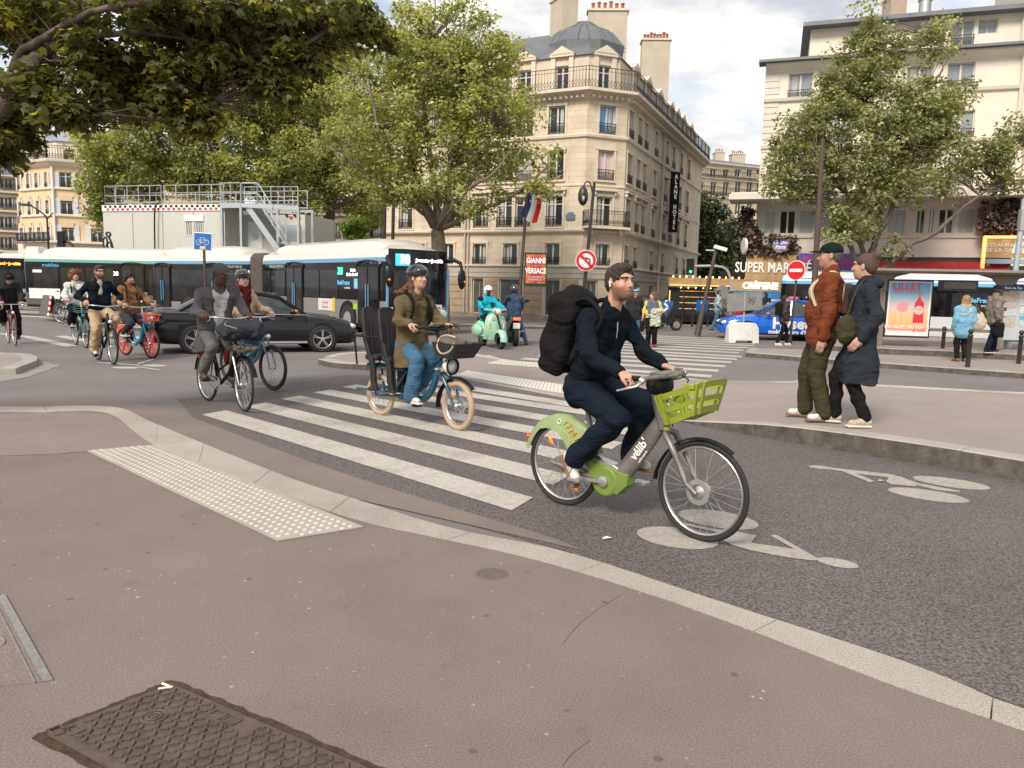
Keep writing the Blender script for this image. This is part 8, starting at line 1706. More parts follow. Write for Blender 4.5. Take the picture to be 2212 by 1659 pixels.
mb.tube(bt,.01,6,closed=True); mb.tube(bb_,.01,6,closed=True)
for i in range(4): mb.tube([bt[i],bb_[i]],.008,5)
for i in range(4):
 a,b,c,d=bt[i],bt[(i+1)%4],bb_[(i+1)%4],bb_[i]; mb.add([tuple(x) for x in (a,b,c,d)],[(0,1,2,3)])
mb.add([tuple(x) for x in bb_],[(0,1,2,3)]); meshobj('front_basket',mb,mat('black mesh cloth',(.03,.028,.026),.8),t)
mb=MB(); mb.tube([V3(.44,-.1,.75),V3(.56,-.12,.835),V3(.62,-.12,.835)],.01,6); mb.tube([V3(.44,.1,.75),V3(.56,.12,.835),V3(.62,.12,.835)],.01,6); meshobj('basket_bracket',mb,M_black,t)
bg_=thing('shoulder_bag','grey canvas bag with cream strap lying in the basket of the cargo bicycle','bag',Mw.translation,rz=Mw.to_euler().z); npmesh('bag_body',[sdf_mesh([('b',V3(.62,0,.97),[.14,.15,.07],None,.04,.02)],.01,.03,2,1.3)],fabric('grey canvas',(.13,.115,.095)),bg_)
mb=MB(); mb.tube(smooth_path([V3(.52,-.14,1.05),V3(.56,-.21,.96),V3(.66,-.235,.89),V3(.78,-.22,.93),V3(.82,-.2,1.02)],5),.01,6); mb.tube(smooth_path([V3(.5,-.1,1.06),V3(.62,-.12,1.09),V3(.74,-.1,1.07)],4),.009,6); meshobj('strap',mb,mat('cream strap',(.5,.42,.3),.7),bg_,smooth=60)
mb=MB(); mb.loft([[(-.2+x,-w_,.86+zb),(-.2+x,-w_*.8,.86+zt),(-.2+x,w_*.8,.86+zt),(-.2+x,w_,.86+zb)] for x,w_,zb,zt in ((-.13,.06,-.02,.03),(-.1,.1,-.04,.045),(0,.08,-.03,.03),(.12,.02,-.02,.02))]); meshobj('saddle',mb,M_black,t,smooth=60)
mb=MB(); mb.ring((.0,-.05,.29),.075,.006,'y',24,5); pd=[]
for s,a in ((-1,-.35),(1,PI-.35)): e=V3(math.cos(a)*.16,s*.09,.29+math.sin(a)*.16); mb.beam(V3(0,s*.07,.29),e,.02,.02,up=(0,1,0)); p_=MB(); p_.box(e+V3(0,s*.05,0),(.09,.09,.022)); meshobj('pedal',p_,M_black,t,bevel=.004); pd.append(e+V3(0,s*.05,0))
meshobj('crankset',mb,M_alu,t)
mb=MB(); mb.box((-.55,0,.64),(.62,.17,.03)); meshobj('rear_rack',mb,M_black,t,bevel=.005)
mb=MB(); mb.ell(B+V3(-.04,-.04,.12),(.035,.01,.02),10,6,rot=Matrix.Rotation(-.8,3,'Y')); meshobj('spoke_reflector',mb,mat('orange reflector',(0,0,0)),t)
for x0,lab in ((-.82,'rear black child seat on the cargo bicycle rack'),(-.50,'front black child seat right behind the cargo bicycle saddle')):
 cs=thing('child_seat',lab,'child seat',Mw.translation,rz=Mw.to_euler().z,group='child seats on the cargo bicycle')
 mp=mat('black seat plastic',(.022,.02,.021),.5,bump=.1,bs=60)
 rg=[]
 for z,x,w_,dd in ((.70,.02,.15,.20),(.78,-.02,.165,.2),(.95,-.07,.165,.13),(1.12,-.10,.15,.10),(1.25,-.12,.15,.10),(1.33,-.13,.12,.06),(1.36,-.13,.06,.03)):
  rg.append([(x0+x+dd*(1-math.cos(a))*.55-.02*0,w_*math.sin(a),z) for a in [-PI*.5+PI*i/8 for i in range(9)]]+[(x0+x+dd*(1-math.cos(a))*.55+.03,w_*.9*math.sin(a),z) for a in [PI*.5-PI*i/8 for i in range(9)]])
 rg=[[(p[0] if True else 0,p[1],p[2]) for p in r_] for r_ in rg]
 mb=MB(); mb.loft(rg); meshobj('seat_shell',mb,mp,cs,smooth=60)
 mb=MB(); mb.box((x0+.1,0,.74),(.24,.28,.08)); meshobj('seat_base',mb,mp,cs,bevel=.03)
 for s in(-1,1): mb=MB(); mb.loft([[(x0+.12+dx-.04,s*.15-.02,z),(x0+.12+dx+.05,s*.15-.02,z),(x0+.12+dx+.05,s*.15+.03,z),(x0+.12+dx-.04,s*.15+.03,z)] for z,dx in ((.75,0),(.6,.04),(.45,.05),(.36,.08))]); mb.box((x0+.2,s*.15,.36),(.17,.09,.03)); meshobj('leg_shield',mb,mp,cs,bevel=.015)
 for s in(-1,1): mb=MB(); mb.tube([V3(x0+.02,s*.06,1.2),V3(x0+.05,s*.07,.95),V3(x0+.08,s*.08,.8)],.014,6); meshobj('harness_strap',mb,M_black,cs)
 mb=MB(); mb.box((x0-.1,0,1.12),(.014,.09,.22)); meshobj('head_pad',mb,mp,cs,bevel=.006)
mb=MB();
for s in(-1,1): mb.tube([V3(-.97,s*.12,1.0),V3(-.93,s*.22,1.0),V3(-.45,s*.22,1.0),V3(-.3,s*.2,.86),V3(-.28,s*.1,.66)],.013,8)
mb.tube([V3(-.97,-.12,1.0),V3(-.97,.12,1.0)],.013,8); mb.tube([V3(-.93,-.22,1.0),V3(-.93,-.18,.64)],.012,8); mb.tube([V3(-.93,.22,1.0),V3(-.93,.18,.64)],.012,8); meshobj('safety_rail',mb,M_black,t,smooth=60)
J=dict(pel=V3(-.17,0,.95),chest=V3(-.09,0,1.36),neck=V3(-.045,0,1.535),head=V3(-.0,0,1.715),shR=V3(-.10,-.175,1.455),shL=V3(-.05,.175,1.46),elR=V3(-.05,-.26,1.23),elL=V3(.05,.26,1.25),wrR=V3(.17,-.27,1.19),wrL=V3(.18,.275,1.19),hipR=V3(-.14,-.09,.93),hipL=V3(-.14,.09,.93),knR=V3(.14,-.125,.77),knL=V3(.16,.12,.79),anR=V3(.035,-.13,.34),anL=V3(-.1,.13,.42),toR=V3(.19,-.14,.245),toL=V3(.05,.13,.37),front=V3(1,0,-.1),hnR=(.2,-.1,1),hnL=(.2,.1,1),hdR=(1,0,-.15),hdL=(1,0,-.15),curl=(1,1.1,.8),bulk=.95)
def wool(t,J):
 for q in 'RL': npmesh('cuff',[sdf_mesh([('c',mid(J['el'+q],J['wr'+q],.90),J['wr'+q],.034,.036,.01)],.008)],M_white,t)
 npmesh('windblown_hair',[sdf_mesh([('c',J['head']+V3(-.08,-.03,-.07),J['head']+V3(-.22,-.05,-.16),.05,.035,.03),('c',J['head']+V3(-.22,-.05,-.16),J['head']+V3(-.38,-.05,-.17),.035,.012,.03),('c',J['head']+V3(-.2,-.0,-.14),J['head']+V3(-.33,.0,-.23),.03,.01,.03),('c',J['head']+V3(-.06,.05,-.1),J['head']+V3(.0,.12,-.22),.035,.02,.03)],.008,.016,1,3)],mat('hair auburn',(.12,.045,.02),.6,var=.4,vs=40,bump=.9,bs=120),t)
person('woman in olive parka, blue jeans and black helmet riding the cargo bicycle',Mw.translation,Mw.to_euler().z,J,skin=(.55,.32,.24),hair=(.11,.045,.02),vox=.0105,top=dict(m=F_olive,loose=.018,hem=.25,hemdir=(.3,0,-1),wr=.018,slen=.9,name='parka',flare=.014),trousers=dict(m=F_jean,loose=.022,flare=2.0,wr=.014,len=1.),shoes=dict(m=mat('white trainer',(.6,.56,.48),.6),sole=S_white),hairs='long',headgear=('helmet',m_helm),hs=1.03,extra=wool,face=(.05,-.06))
mb=MB(); t2=thing('backpack','black backpack straps over the olive parka of the cargo bicycle rider','backpack',Mw.translation,rz=Mw.to_euler().z)
npmesh('bag_body',[sdf_mesh([('b',V3(-.26,0,1.22),[.07,.13,.2],None,.05,.02)],.012,.015)],F_black,t2)
for y in (-1,1): mb=MB(); mb.tube(smooth_path([V3(-.2,y*.1,1.45),V3(-.09,y*.11,1.545),V3(.03,y*.12,1.47),V3(.06,y*.13,1.35),V3(.02,y*.16,1.2),V3(-.12,y*.16,1.12)],4),.02,6); meshobj('strap',mb,F_black,t2,smooth=60)
t,wb,Mw=bike_frame(G(447,865),G(530,890),'worn black city bicycle with front basket ridden by the man in the grey cap')
D=bike(t,1.14,R_=.345,style='step',m_r=M_chrome,bh=1.17,bw=.26,hx=.34,sz=.86,sx=-.40,crank=PI*.95,basket='wire',guards=M_black,steer=-.1)
for s in (-1,1): mb=MB(); mb.tube([V3(.40,s*.055,.68),V3(.50,s*.06,.5),V3(.57,s*.06,.345)],[.014,.016,.012],8); meshobj('fork_blade',mb,M_chrome,t,smooth=60)
J=dict(pel=V3(-.36,0,.98),chest=V3(-.19,0,1.38),neck=V3(-.11,0,1.545),head=V3(-.04,0,1.715),shR=V3(-.2,-.2,1.47),shL=V3(-.12,.2,1.48),elR=V3(-.15,-.3,1.22),elL=V3(-.02,.3,1.24),wrR=V3(.04,-.26,1.22),wrL=V3(.1,.26,1.22),hipR=V3(-.33,-.09,.95),hipL=V3(-.33,.09,.95),knR=V3(-.0,-.15,.80),knL=V3(.02,.14,.72),anR=V3(-.33,-.15,.42),anL=V3(.0,.14,.32),toR=V3(-.2,-.17,.33),toL=V3(.13,.15,.26),front=V3(.92,0,-.3),hnR=(.2,-.1,1),hnL=(.2,.1,1),hdR=(1,0,-.2),hdL=(1,0,-.2),curl=(.9,1.,.7),bulk=1.04)
person('man in grey cap, open grey parka and pale shirt on the black bicycle',Mw.translation,Mw.to_euler().z,J,skin=(.10,.05,.033),hair=(.01,.01,.01),vox=.011,top=dict(m=fabric('open parka',(.1,.1,.1),attr='Col'),cm=F_grey,col=stripcol((.105,.098,.105),(.5,.49,.48),-.0,.075,.03),loose=.018,hem=.24,hemdir=(-.15,0,-1),wr=.016,slen=.93,name='parka'),trousers=dict(m=F_greyt,loose=.014,flare=1.1,wr=.01),shoes=dict(m=S_brown,sole=M_black),hairs='buzz',headgear=('cap',m_capg),hs=1.06,face=(.3,.28))
bg_=thing('duffel_bag','dark blue duffel bag in the front basket of the black bicycle','bag',Mw.translation,rz=Mw.to_euler().z); npmesh('bag_body',[sdf_mesh([('c',V3(.46,-.13,1.03),V3(.62,.14,1.03),.13,.13,.03)],.012,.03,1.5,1.2)],fabric('dark duffel cloth',(.035,.04,.05)),bg_)
mb=MB(); mb.tube(smooth_path([V3(.5,-.17,1.13),V3(.62,-.24,1.10),V3(.72,-.14,1.06)],4),.009,6); meshobj('handle',mb,mat('tan cord',(.25,.17,.1),.7),bg_)
bg_=thing('pannier','small red bag hanging by the seat of the black bicycle','bag',Mw.translation,rz=Mw.to_euler().z); npmesh('bag_body',[sdf_mesh([('b',V3(-.14,.11,.68),[.05,.05,.15],None,.03,.01)],.011,.01)],mat('red cloth',(.42,.015,.015),.6),bg_)
cl=thing('folded_cloth','grey folded cloth strapped on the front rack under the duffel bag','cloth',Mw.translation,rz=Mw.to_euler().z); npmesh('folds',[sdf_mesh([('b',V3(.56,0,.80),[.18,.13,.03],None,.02,.01)],.01,.03,1,2)],fabric('grey cloth',(.12,.1,.085)),cl)
def cyc(frontpx,hd,wb,lab,R_=.34,**k):
 f=G(*frontpx); h=Vector((hd[0],hd[1],0)).normalized(); r=f-h*wb; t,w_,Mw=bike_frame(r,f,lab,R_=R_); D=bike(t,wb,R_=R_,**k); return t,D,Mw
m_bl=mat('slate blue bicycle frame',(.08,.13,.19),.3,coat=.5)
t,D,Mw=cyc((590,843),(.79,-.61),1.1,'dark bicycle with blue suspension fork ridden by the woman in the burgundy scarf',m_f=m_bl,style='step',bar='flat',bh=1.12,bw=.28,hx=.30,sz=.9,crank=.6,m_r=M_black,tr=.024,disc=.08,R_=.35)
J=ride(D,1.7,lean=.12,elb=.25,pelx=.06,headf=.0); J['bulk']=.92
def scarf(t,J): npmesh('scarf',[sdf_mesh([('c',J['neck']+V3(.03,-.07,-.03),J['neck']+V3(.03,.07,-.0),.07,.07,.03),('c',J['neck']+V3(-.05,0,.0),J['neck']+V3(.05,0,-.02),.08,.08,.03),('c',J['neck']+V3(.09,.02,-.05),J['neck']+V3(.12,.0,-.42),.07,.06,.03)],.011,.03,1,1.6)],F_burg,t)
person('woman in cream jacket, burgundy scarf and glossy black helmet on the blue forked bicycle',Mw.translation,Mw.to_euler().z,J,skin=(.58,.37,.3),hair=(.12,.04,.02),vox=.0115,top=dict(m=F_cream,loose=.02,hem=.16,wr=.018,slen=.93),trousers=dict(m=fabric('bright jeans',(.04,.17,.30)),loose=.016,flare=1.1),shoes=dict(m=S_white,sole=S_white),hairs='long',headgear=('helmet',m_helm),gl=1,face=(-.15,.0),extra=scarf)
bg_=thing('waist_bag','brown leather bag worn at the waist of the woman in the cream jacket','bag',Mw.translation,rz=Mw.to_euler().z); npmesh('bag_body',[sdf_mesh([('e',J['pel']+V3(.16,.02,.12),[.06,.13,.07],None,.01)],.011,.01)],mat('tan leather',(.2,.08,.03),.5),bg_)
t,D,Mw=cyc((245,788),(.677,-.738),1.08,'dark city bicycle with silver swept handlebar ridden by the man in khaki trousers',style='step',bar='city',bh=1.12,bw=.3,hx=.28,sz=.93,crank=-PI*.52,m_r=M_chrome,guards='front',tr=.02,R_=.35)
J=ride(D,1.86,lean=.12,elb=.5,pelx=.05,headf=.01); J['bulk']=1.02
person('bearded man with glasses, navy overshirt and khaki trousers on a city bicycle',Mw.translation,Mw.to_euler().z,J,skin=(.5,.27,.19),hair=(.045,.022,.013),vox=.012,top=dict(m=F_navy,loose=.016,hem=.14,wr=.018,slen=.92,name='overshirt'),trousers=dict(m=F_khaki,loose=.03,flare=1.3,wr=.022,len=.97),shoes=dict(m=S_white,sole=M_black),hairs='short',beard=.85,gl=1,face=(.2,.02),hs=1.04,
extra=lambda t,J:npmesh('tshirt',[sdf_mesh([('c',J['chest']+V3(.075,0,-.06),J['neck']+V3(.025,0,-.03),.05,.065,.02)],.011)],fabric('stone tee',(.35,.33,.28)),t))
t,D,Mw=cyc((186,752),(.66,-.75),1.08,'dark teal share bicycle ridden by the man in the white sweater',style='thick',m_f=mat('teal bicycle frame',(.05,.12,.12),.4),bar='flat',bh=1.1,bw=.27,hx=.28,sz=.9,crank=PI*.5,R_=.33,guards=mat('teal mudguard',(.06,.14,.13),.4))
mb=MB();
for k in range(4): mb.beam((.40,-.2,.86+.05*k),(.62,-.17,.89+.05*k),.03,.012); mb.beam((.40,.2,.86+.05*k),(.62,.17,.89+.05*k),.03,.012); mb.beam((.62,-.17,.89+.05*k),(.62,.17,.89+.05*k),.03,.012)
mb.box((.5,0,.85),(.24,.34,.02)); meshobj('basket',mb,mat('teal basket',(.09,.2,.19),.4),t)
J=ride(D,1.78,lean=.1,elb=.2,pelx=.02)
def wrp(t,J): npmesh('neck_scarf',[sdf_mesh([('c',J['neck']+V3(.02,-.07,-.02),J['neck']+V3(.02,.07,-.02),.055,.055,.03)],.012,.02,1,2)],fabric('pale scarf',(.5,.46,.42)),t)
person('man with windblown curly ginger hair and moustache in a white sweater',Mw.translation,Mw.to_euler().z,J,skin=(.58,.34,.27),hair=(.17,.06,.022),vox=.013,top=dict(m=F_whites,loose=.022,hem=.08,wr=.02,name='sweater'),trousers=dict(m=F_navyj,loose=.03,flare=1.8),shoes=dict(m=mat('beige suede',(.3,.22,.15),.8),sole=S_white),hairs='afro',beard=.3,face=(-.05,0),extra=wrp)
mb=MB(); st=thing('shoulder_strap','dark bag straps crossing the white sweater of the curly haired rider','strap',Mw.translation,rz=Mw.to_euler().z); mb.tube(smooth_path([J['neck']+V3(.0,-.09,.02),J['chest']+V3(.14,-.04,0),J['pel']+V3(.14,.13,.08)],5),.018,6); meshobj('strap',mb,fabric('brown webbing',(.06,.045,.035)),st); mb=MB(); mb.tube(smooth_path([J['shR']+V3(-.03,.03,.08),J['shR']+V3(.11,.05,.0),J['shR']+V3(.1,.06,-.2),J['shR']+V3(-.05,.0,-.28)],5),.018,6); meshobj('strap',mb,F_black,st)
m_or=mat('neon red orange plastic',(.82,.075,.035),.4); m_cy=mat('cyan blue frame',(.02,.3,.55),.35)
t,D,Mw=cyc((328,775),(.81,-.58),1.06,'blue share bicycle with neon orange wheels and front tray',style='thick',m_f=m_cy,bar='flat',bh=1.08,bw=.3,hx=.26,sz=.86,crank=PI*.75,R_=.32,tr=.024,m_r=m_or,wstyle='mag')
mb=MB();
for z,k in ((.92,1),(.80,.9)): mb.tube([V3(.36,-.17*k,z),V3(.6*k+.03,-.17*k,z),V3(.6*k+.03,.17*k,z),V3(.36,.17*k,z)],.016,8,closed=True)
for y in (-.15,-.05,.05,.15): mb.tube([V3(.62,y,.92),V3(.56,y*.9,.80)],.012,6)
mb.box((.47,0,.80),(.2,.28,.02)); meshobj('front_tray',mb,m_or,t,smooth=50)
mb=MB(); mb.ell((.60,-.02,.86),(.04,.04,.04),10,7); meshobj('headlight',mb,m_lens,t,smooth=60)
mb=MB(); mb.loft([[(-.53+math.cos(a)*q,w_,.32+math.sin(a)*q) for a in [.5+1.9*i/9 for i in range(10)]] for q,w_ in ((.27,-.04),(.345,-.045),(.36,0),(.345,.045),(.27,.04))],caps=False,closed=False); meshobj('rear_mudguard',mb,m_or,t,smooth=60); mb=MB(); mb.box((-.3,0,.35),(.2,.12,.14)); meshobj('battery_case',mb,M_black,t,bevel=.02)
J=ride(D,1.76,lean=.06,elb=.5,pelx=.0)
person('curly dark haired man in a tan jacket riding the orange wheeled blue bicycle',Mw.translation,Mw.to_euler().z,J,skin=(.5,.28,.19),hair=(.02,.013,.01),vox=.0125,top=dict(m=F_tan,loose=.026,hem=.15,wr=.024),trousers=dict(m=fabric('dark grey blue jeans',(.035,.045,.055)),loose=.02),shoes=dict(m=mat('grey trainer',(.2,.19,.18),.6),sole=S_white),hairs='curly',beard=.4,face=(.15,0))
st=thing('backpack','black backpack with straps over the tan jacket','backpack',Mw.translation,rz=Mw.to_euler().z)
for s_ in straps_for(J,xo=.02): mb=MB(); mb.tube(smooth_path(s_,4),.018,6); meshobj('strap',mb,F_black,st)
npmesh('bag_body',[sdf_mesh([('b',J['chest']+V3(-.2,0,-.08),[.08,.14,.2],None,.05,.02)],.013,.01)],F_black,st)
t,D,Mw=cyc((33,747),(.66,-.75),1.0,'slim dark red racing bicycle at the left edge',style='diamond',m_f=mat('dark red frame',(.2,.02,.02),.3,coat=.5),bar='drop',bh=1.0,hx=.3,sz=.95,crank=PI*.5,R_=.335,tr=.013)
J=ride(D,1.74,lean=.62,elb=.5,pelx=.02,kout=.2,headf=.06); J['head']=J['neck']+V3(.12,0,.09)
person('hunched rider in black hat and charcoal jacket on the red racing bicycle',Mw.translation,Mw.to_euler().z,J,skin=(.5,.29,.21),hair=DK,vox=.0135,top=dict(m=F_dk,loose=.024,hem=.1,wr=.02),trousers=dict(m=F_black,loose=.028,flare=1.9),shoes=dict(m=M_black,sole=M_black),hairs='short',headgear=('hat',F_black),face=(-.1,.5))
pb=bike_frame(G(180,694,.12),G(222,700,.12),'x')[0]; bpy.data.objects.remove(pb)
def parked(px,py,hd,lab,**k):
 p=G(px,py,.12); t=thing('bicycle',lab,'bicycle',p,rz=hd,group='parked bicycles behind the left cyclists'); bike(t,1.06,crank=.3,**k); return t
parked(150,697,2.7,'parked bicycle with black tyre left of the curly haired rider',style='diamond',R_=.35)
parked(165,700,3.0,'second parked bicycle behind the curly haired rider',style='step',R_=.34)
parked(275,704,.15,'parked bicycle with pale rims left of the orange wheeled bicycle',style='diamond',R_=.35,m_r=M_chrome,guards=M_black)
parked(300,700,.3,'parked bicycle with grey mudguard behind the tan jacket rider',style='step',R_=.34,guards=m_vel)
# ================= SCOOTER RIDERS =================
def seatJ(hp,gx,gz,fx,fz,lean=.05,foot_down=None,gw=.3,h=1.72):
 J={}; J['pel']=Vector(hp); u=V3(math.sin(lean),0,math.cos(lean)); J['chest']=J['pel']+u*.36; J['neck']=J['chest']+u*.17; J['head']=J['neck']+V3(.04,0,.155)
 for q,s in (('R',-1),('L',1)):
  J['sh'+q]=J['chest']+V3(0,s*.185,.09); J['wr'+q]=V3(gx,s*gw,gz); J['el'+q]=ik(J['sh'+q],J['wr'+q],.28,.26,(-.2,s*.8,-1)); J['hd'+q]=(1,0,-.2); J['hn'+q]=(.2,0,1); J['hip'+q]=J['pel']+V3(.03,s*.09,-.03); J['an'+q]=V3(fx,s*.16,fz); J['to'+q]=V3(fx+.15,s*.17,fz-.04); J['kn'+q]=ik(J['hip'+q],J['an'+q],.42,.41,(1,s*.25,.4))
 if foot_down: q,s=foot_down; J['an'+q]=V3(fx-.25,s*.38,.09); J['to'+q]=V3(fx-.1,s*.42,.045); J['kn'+q]=ik(J['hip'+q],J['an'+q],.43,.42,(1,s*.3,.3))
 J['front']=V3(1,0,0); J['curl']=(.9,1,.8); return J
J=seatJ((-.35,0,.88),.12,1.11,.15,.36)
person('scooter rider in turquoise jacket and white helmet looking down at a phone',sc1.location,sc1.rotation_euler.z,J,skin=(.1,.05,.035),vox=.014,top=dict(m=F_turq,loose=.028,wr=.022,hem=.1),trousers=dict(m=F_black,loose=.02),shoes=dict(m=S_white,sole=S_white),headgear=('moto',mat('white helmet shell',(.72,.7,.68),.2,coat=1)),hairs=None,face=(-.1,.3))
ph=thing('smartphone','dark phone on a holder in front of the turquoise jacket','phone',sc1.location,rz=sc1.rotation_euler.z); mb=MB(); mb.box((.24,-.1,1.2),(.02,.09,.16),rot=Matrix.Rotation(-.5,3,'Y')); meshobj('phone_body',mb,M_black,ph,bevel=.006)
J=seatJ((-.3,0,.93),.38,1.06,.0,.34,lean=.12,foot_down=('R',-1))
person('motorcyclist seen from behind in dark blue jacket, jeans and black helmet',mt_.location,mt_.rotation_euler.z,J,skin=SK,vox=.014,top=dict(m=F_dblue,loose=.03,wr=.018,hem=.1),trousers=dict(m=F_jean,loose=.012),shoes=dict(m=S_brown,sole=M_black),headgear=('moto',m_helm),hairs=None)
# ================= PEDESTRIANS =================
p=G(1764,904,.2); J=stand(1.84,1.05,0,arms=((.10,.14,.02),(.0,.1,0)),lean=-.04)
J['anL']=V3(-.06,.15,.085); J['toL']=V3(.10,.2,.045); J['anR']=V3(.12,-.13,.085); J['toR']=V3(.29,-.13,.045); J['wrL']=V3(.02,.26,.88); J['elL']=ik(J['shL'],J['wrL'],.30,.26,(-1,.3,0)); J['pel']+=V3(.03,0,0)
for q in 'LR': J['kn'+q]=ik(J['hip'+q],J['an'+q],.44,.44,(1,0,0))
J['bulk']=1.08; rz_m=PI-.32; Mm=Matrix.Translation(p)@Matrix.Rotation(rz_m,4,'Z')
def belly(t,J): npmesh('shirt_front',[sdf_mesh([('e',V3(.07,0,1.13),[.13,.14,.2],None,.02)],.011,.005)],F_rust,t); mb=MB(); [mb.ell((.215-.03*abs(k-2.2),-.0+.03,1.02+.09*k),(.008,.008,.008),8,5) for k in range(5)]; meshobj('buttons',mb,M_white,t); mb=MB(); mb.tube([J['head']+V3(.05,.085,.01),J['head']+V3(-.03,.083,.015)],.003,5)
person('tall man in rust corduroy shirt, dark green cap and moss trousers on the kerb',p,rz_m,J,skin=(.45,.25,.18),hair=(.1,.08,.06),vox=.0105,top=dict(m=F_rust,loose=.03,hem=.16,wr=.018,name='shirt',slen=.95),trousers=dict(m=F_moss,loose=.03,flare=1.1,wr=.008,len=.99),shoes=dict(m=S_white,sole=S_sole,stripe=M_black),hairs='buzz',headgear=('cap',m_capgr),face=(.0,.0),hs=1.08,beard=.15,extra=belly)
st=thing('backpack_straps','cream backpack strap over the shoulder of the rust shirt','backpack',p,rz=rz_m)
for y in (1,-1): mb=MB(); S=smooth_path([V3(-.13,y*.11,1.20),V3(-.15,y*.12,1.42),V3(-.05,y*.13,1.555),V3(.08,y*.13,1.48),V3(.15,y*.14,1.36),V3(.10,y*.18,1.2)],5); mb.tube(S,.019,6); meshobj('strap',mb,mat('cream webbing',(.5,.40,.28),.8),st,smooth=60)
npmesh('bag_body',[sdf_mesh([('b',V3(-.2,0,1.27),[.06,.13,.17],None,.045,.02)],.012,.01)],fabric('dark small bag',(.06,.04,.03)),st)
p=G(1843,917,.2); J=stand(1.72,.95,0,arms=((.06,.16,.03),(.05,.1,.05)),lean=0.0)
J['anL']=V3(-.08,.13,.085); J['toL']=V3(.08,.17,.045); J['anR']=V3(.16,-.11,.085); J['toR']=V3(.32,-.13,.045)
for q in 'LR': J['kn'+q]=ik(J['hip'+q],J['an'+q],.42,.42,(1,0,0))
rz_w=PI-.2
person('woman with hair bun in a long slate blue raincoat and black trousers on the kerb',p,rz_w,J,skin=(.52,.3,.22),hair=(.075,.042,.024),vox=.0105,top=dict(m=F_blue,loose=.022,hem=.44,wr=.014,name='raincoat',flare=.026,hood=1,slen=.98),trousers=dict(m=F_black,loose=.012,flare=1.,wr=.014,len=.97),shoes=dict(m=mat('beige trainer',(.42,.36,.27),.7,var=.25,vs=30),sole=S_white,stripe=mat('coral trim',(.65,.16,.07),.6)),hairs='bun',hs=1.06,face=(-.5,.02))
st=thing('crossbody_bag','olive crossbody bag hanging at the side of the slate blue raincoat','bag',p,rz=rz_w); npmesh('bag_body',[sdf_mesh([('e',V3(.17,.16,.98),[.1,.06,.15],None,.01)],.011,.015,1)],fabric('olive bag cloth',(.05,.045,.025)),st); mb=MB(); mb.tube(smooth_path([V3(.18,.17,1.1),V3(.13,.16,1.3),V3(.03,.08,1.47),V3(-.1,-.02,1.45)],5),.012,6); meshobj('strap',mb,fabric('olive bag cloth',(0,0,0)),st)
for o_ in list(C.objects):
 if o_.parent is None and o_.get('label') and any(k_ in o_['label'] for k_ in ('rust corduroy shirt,','over the shoulder of the rust','long slate blue raincoat','side of the slate blue')): o_.scale=(1.09,1.09,1.09)
def ped(px,py,z,rz,lab,h=1.7,step=0,arms=((.02,.12,0),(.02,.12,0)),group=None,**k):
 J=stand(h,1,step,arms)
 for q in 'LR': J['kn'+q]=ik(J['hip'+q],J['an'+q],.42*h/1.75,.42*h/1.75,(1,0,0))
 if 'bulk' in k: J['bulk']=k.pop('bulk')
 p=G(px,py,z); k.setdefault('vox',.015); t=person(lab,p,rz,J,**k); return t,p,J
t,p,J=ped(1406,749,0,-1.75,'woman with shoulder length brown hair, yellow sleeves and blue grey gilet crossing the road',h=1.66,arms=((.2,.1,.22),(.0,.25,.0)),skin=(.55,.33,.25),hair=(.12,.06,.04),top=dict(m=F_yel,loose=.014,hem=.14,slen=.25),trousers=dict(m=F_black,loose=.022),shoes=dict(m=mat('red shoe',(.5,.01,.015),.5),sole=M_black),hairs='bob',face=(-1.1,0),bulk=1.1)
npmesh('gilet',[sdf_mesh([('c',V3(-.0,s*.06,.95),V3(0,s*.075,1.3),.14,.135,.05) for s in(-1,1)]+[('c',V3(0,s*.1,1.36),V3(0,s*.05,1.42),.07,.06,.03) for s in (-1,1)],.014,.015)],F_vest,t)
ct=thing('folded_coat','pale sage coat carried over the arm of the woman with yellow sleeves','coat',p,rz=-1.75); npmesh('coat_body',[sdf_mesh([('b',V3(.2,.12,1.08),[.12,.14,.09],None,.05,.04),('b',V3(.2,.10,.88),[.08,.15,.24],None,.04,.05)],.014,.035,1,1.3)],F_sage,ct)
hb=thing('handbag','black handbag hanging from the hand of the woman with yellow sleeves','bag',p,rz=-1.75); npmesh('bag_body',[sdf_mesh([('b',V3(.0,-.3,.62),[.1,.06,.16],None,.04,.02)],.014,.01)],F_black,hb); mb=MB(); mb.tube(smooth_path([V3(-.05,-.3,.75),V3(0,-.29,.88),V3(.05,-.3,.75)],4),.01,6); meshobj('handle',mb,M_black,hb)
ped(1369,746,0,-1.3,'man in pale blue cap and dark sweater behind the green bicycle rider',h=1.76,top=dict(m=F_dk,loose=.02),trousers=dict(m=F_jean,loose=.01),shoes=dict(m=mat('beige suede',(0,0,0)),sole=S_white),hairs='short',headgear=('cap',fabric('pale blue cap',(.25,.5,.72))),skin=SK,face=(-.8,0))
ped(1548,716,.05,0.05,'bald bearded man in light denim jacket and teal jeans walking to the right',h=1.78,step=.26,top=dict(m=F_denim,loose=.024,hem=.08),trousers=dict(m=F_teal,loose=.02),shoes=dict(m=M_black,sole=S_white),hairs='buzz',beard=.8,skin=SK,hair=DK,vox=.018,arms=((.2,.1,.15),(.1,.1,.1)))
t,p,J=ped(1573,724,.05,.6,'person in brown jacket with khaki backpack walking behind the blue hydrogen car',h=1.72,step=.2,top=dict(m=F_greyj,loose=.024),trousers=dict(m=F_jean,loose=.02),shoes=dict(m=S_brown,sole=M_black),hairs='short',skin=SK,hair=DK,vox=.018)
backpack('khaki backpack of the person beside the blue hydrogen car',Matrix.Translation(p)@Matrix.Rotation(.6,4,'Z'),V3(-.2,0,1.25),[.1,.15,.22],fabric('khaki pack',(.15,.11,.05)))
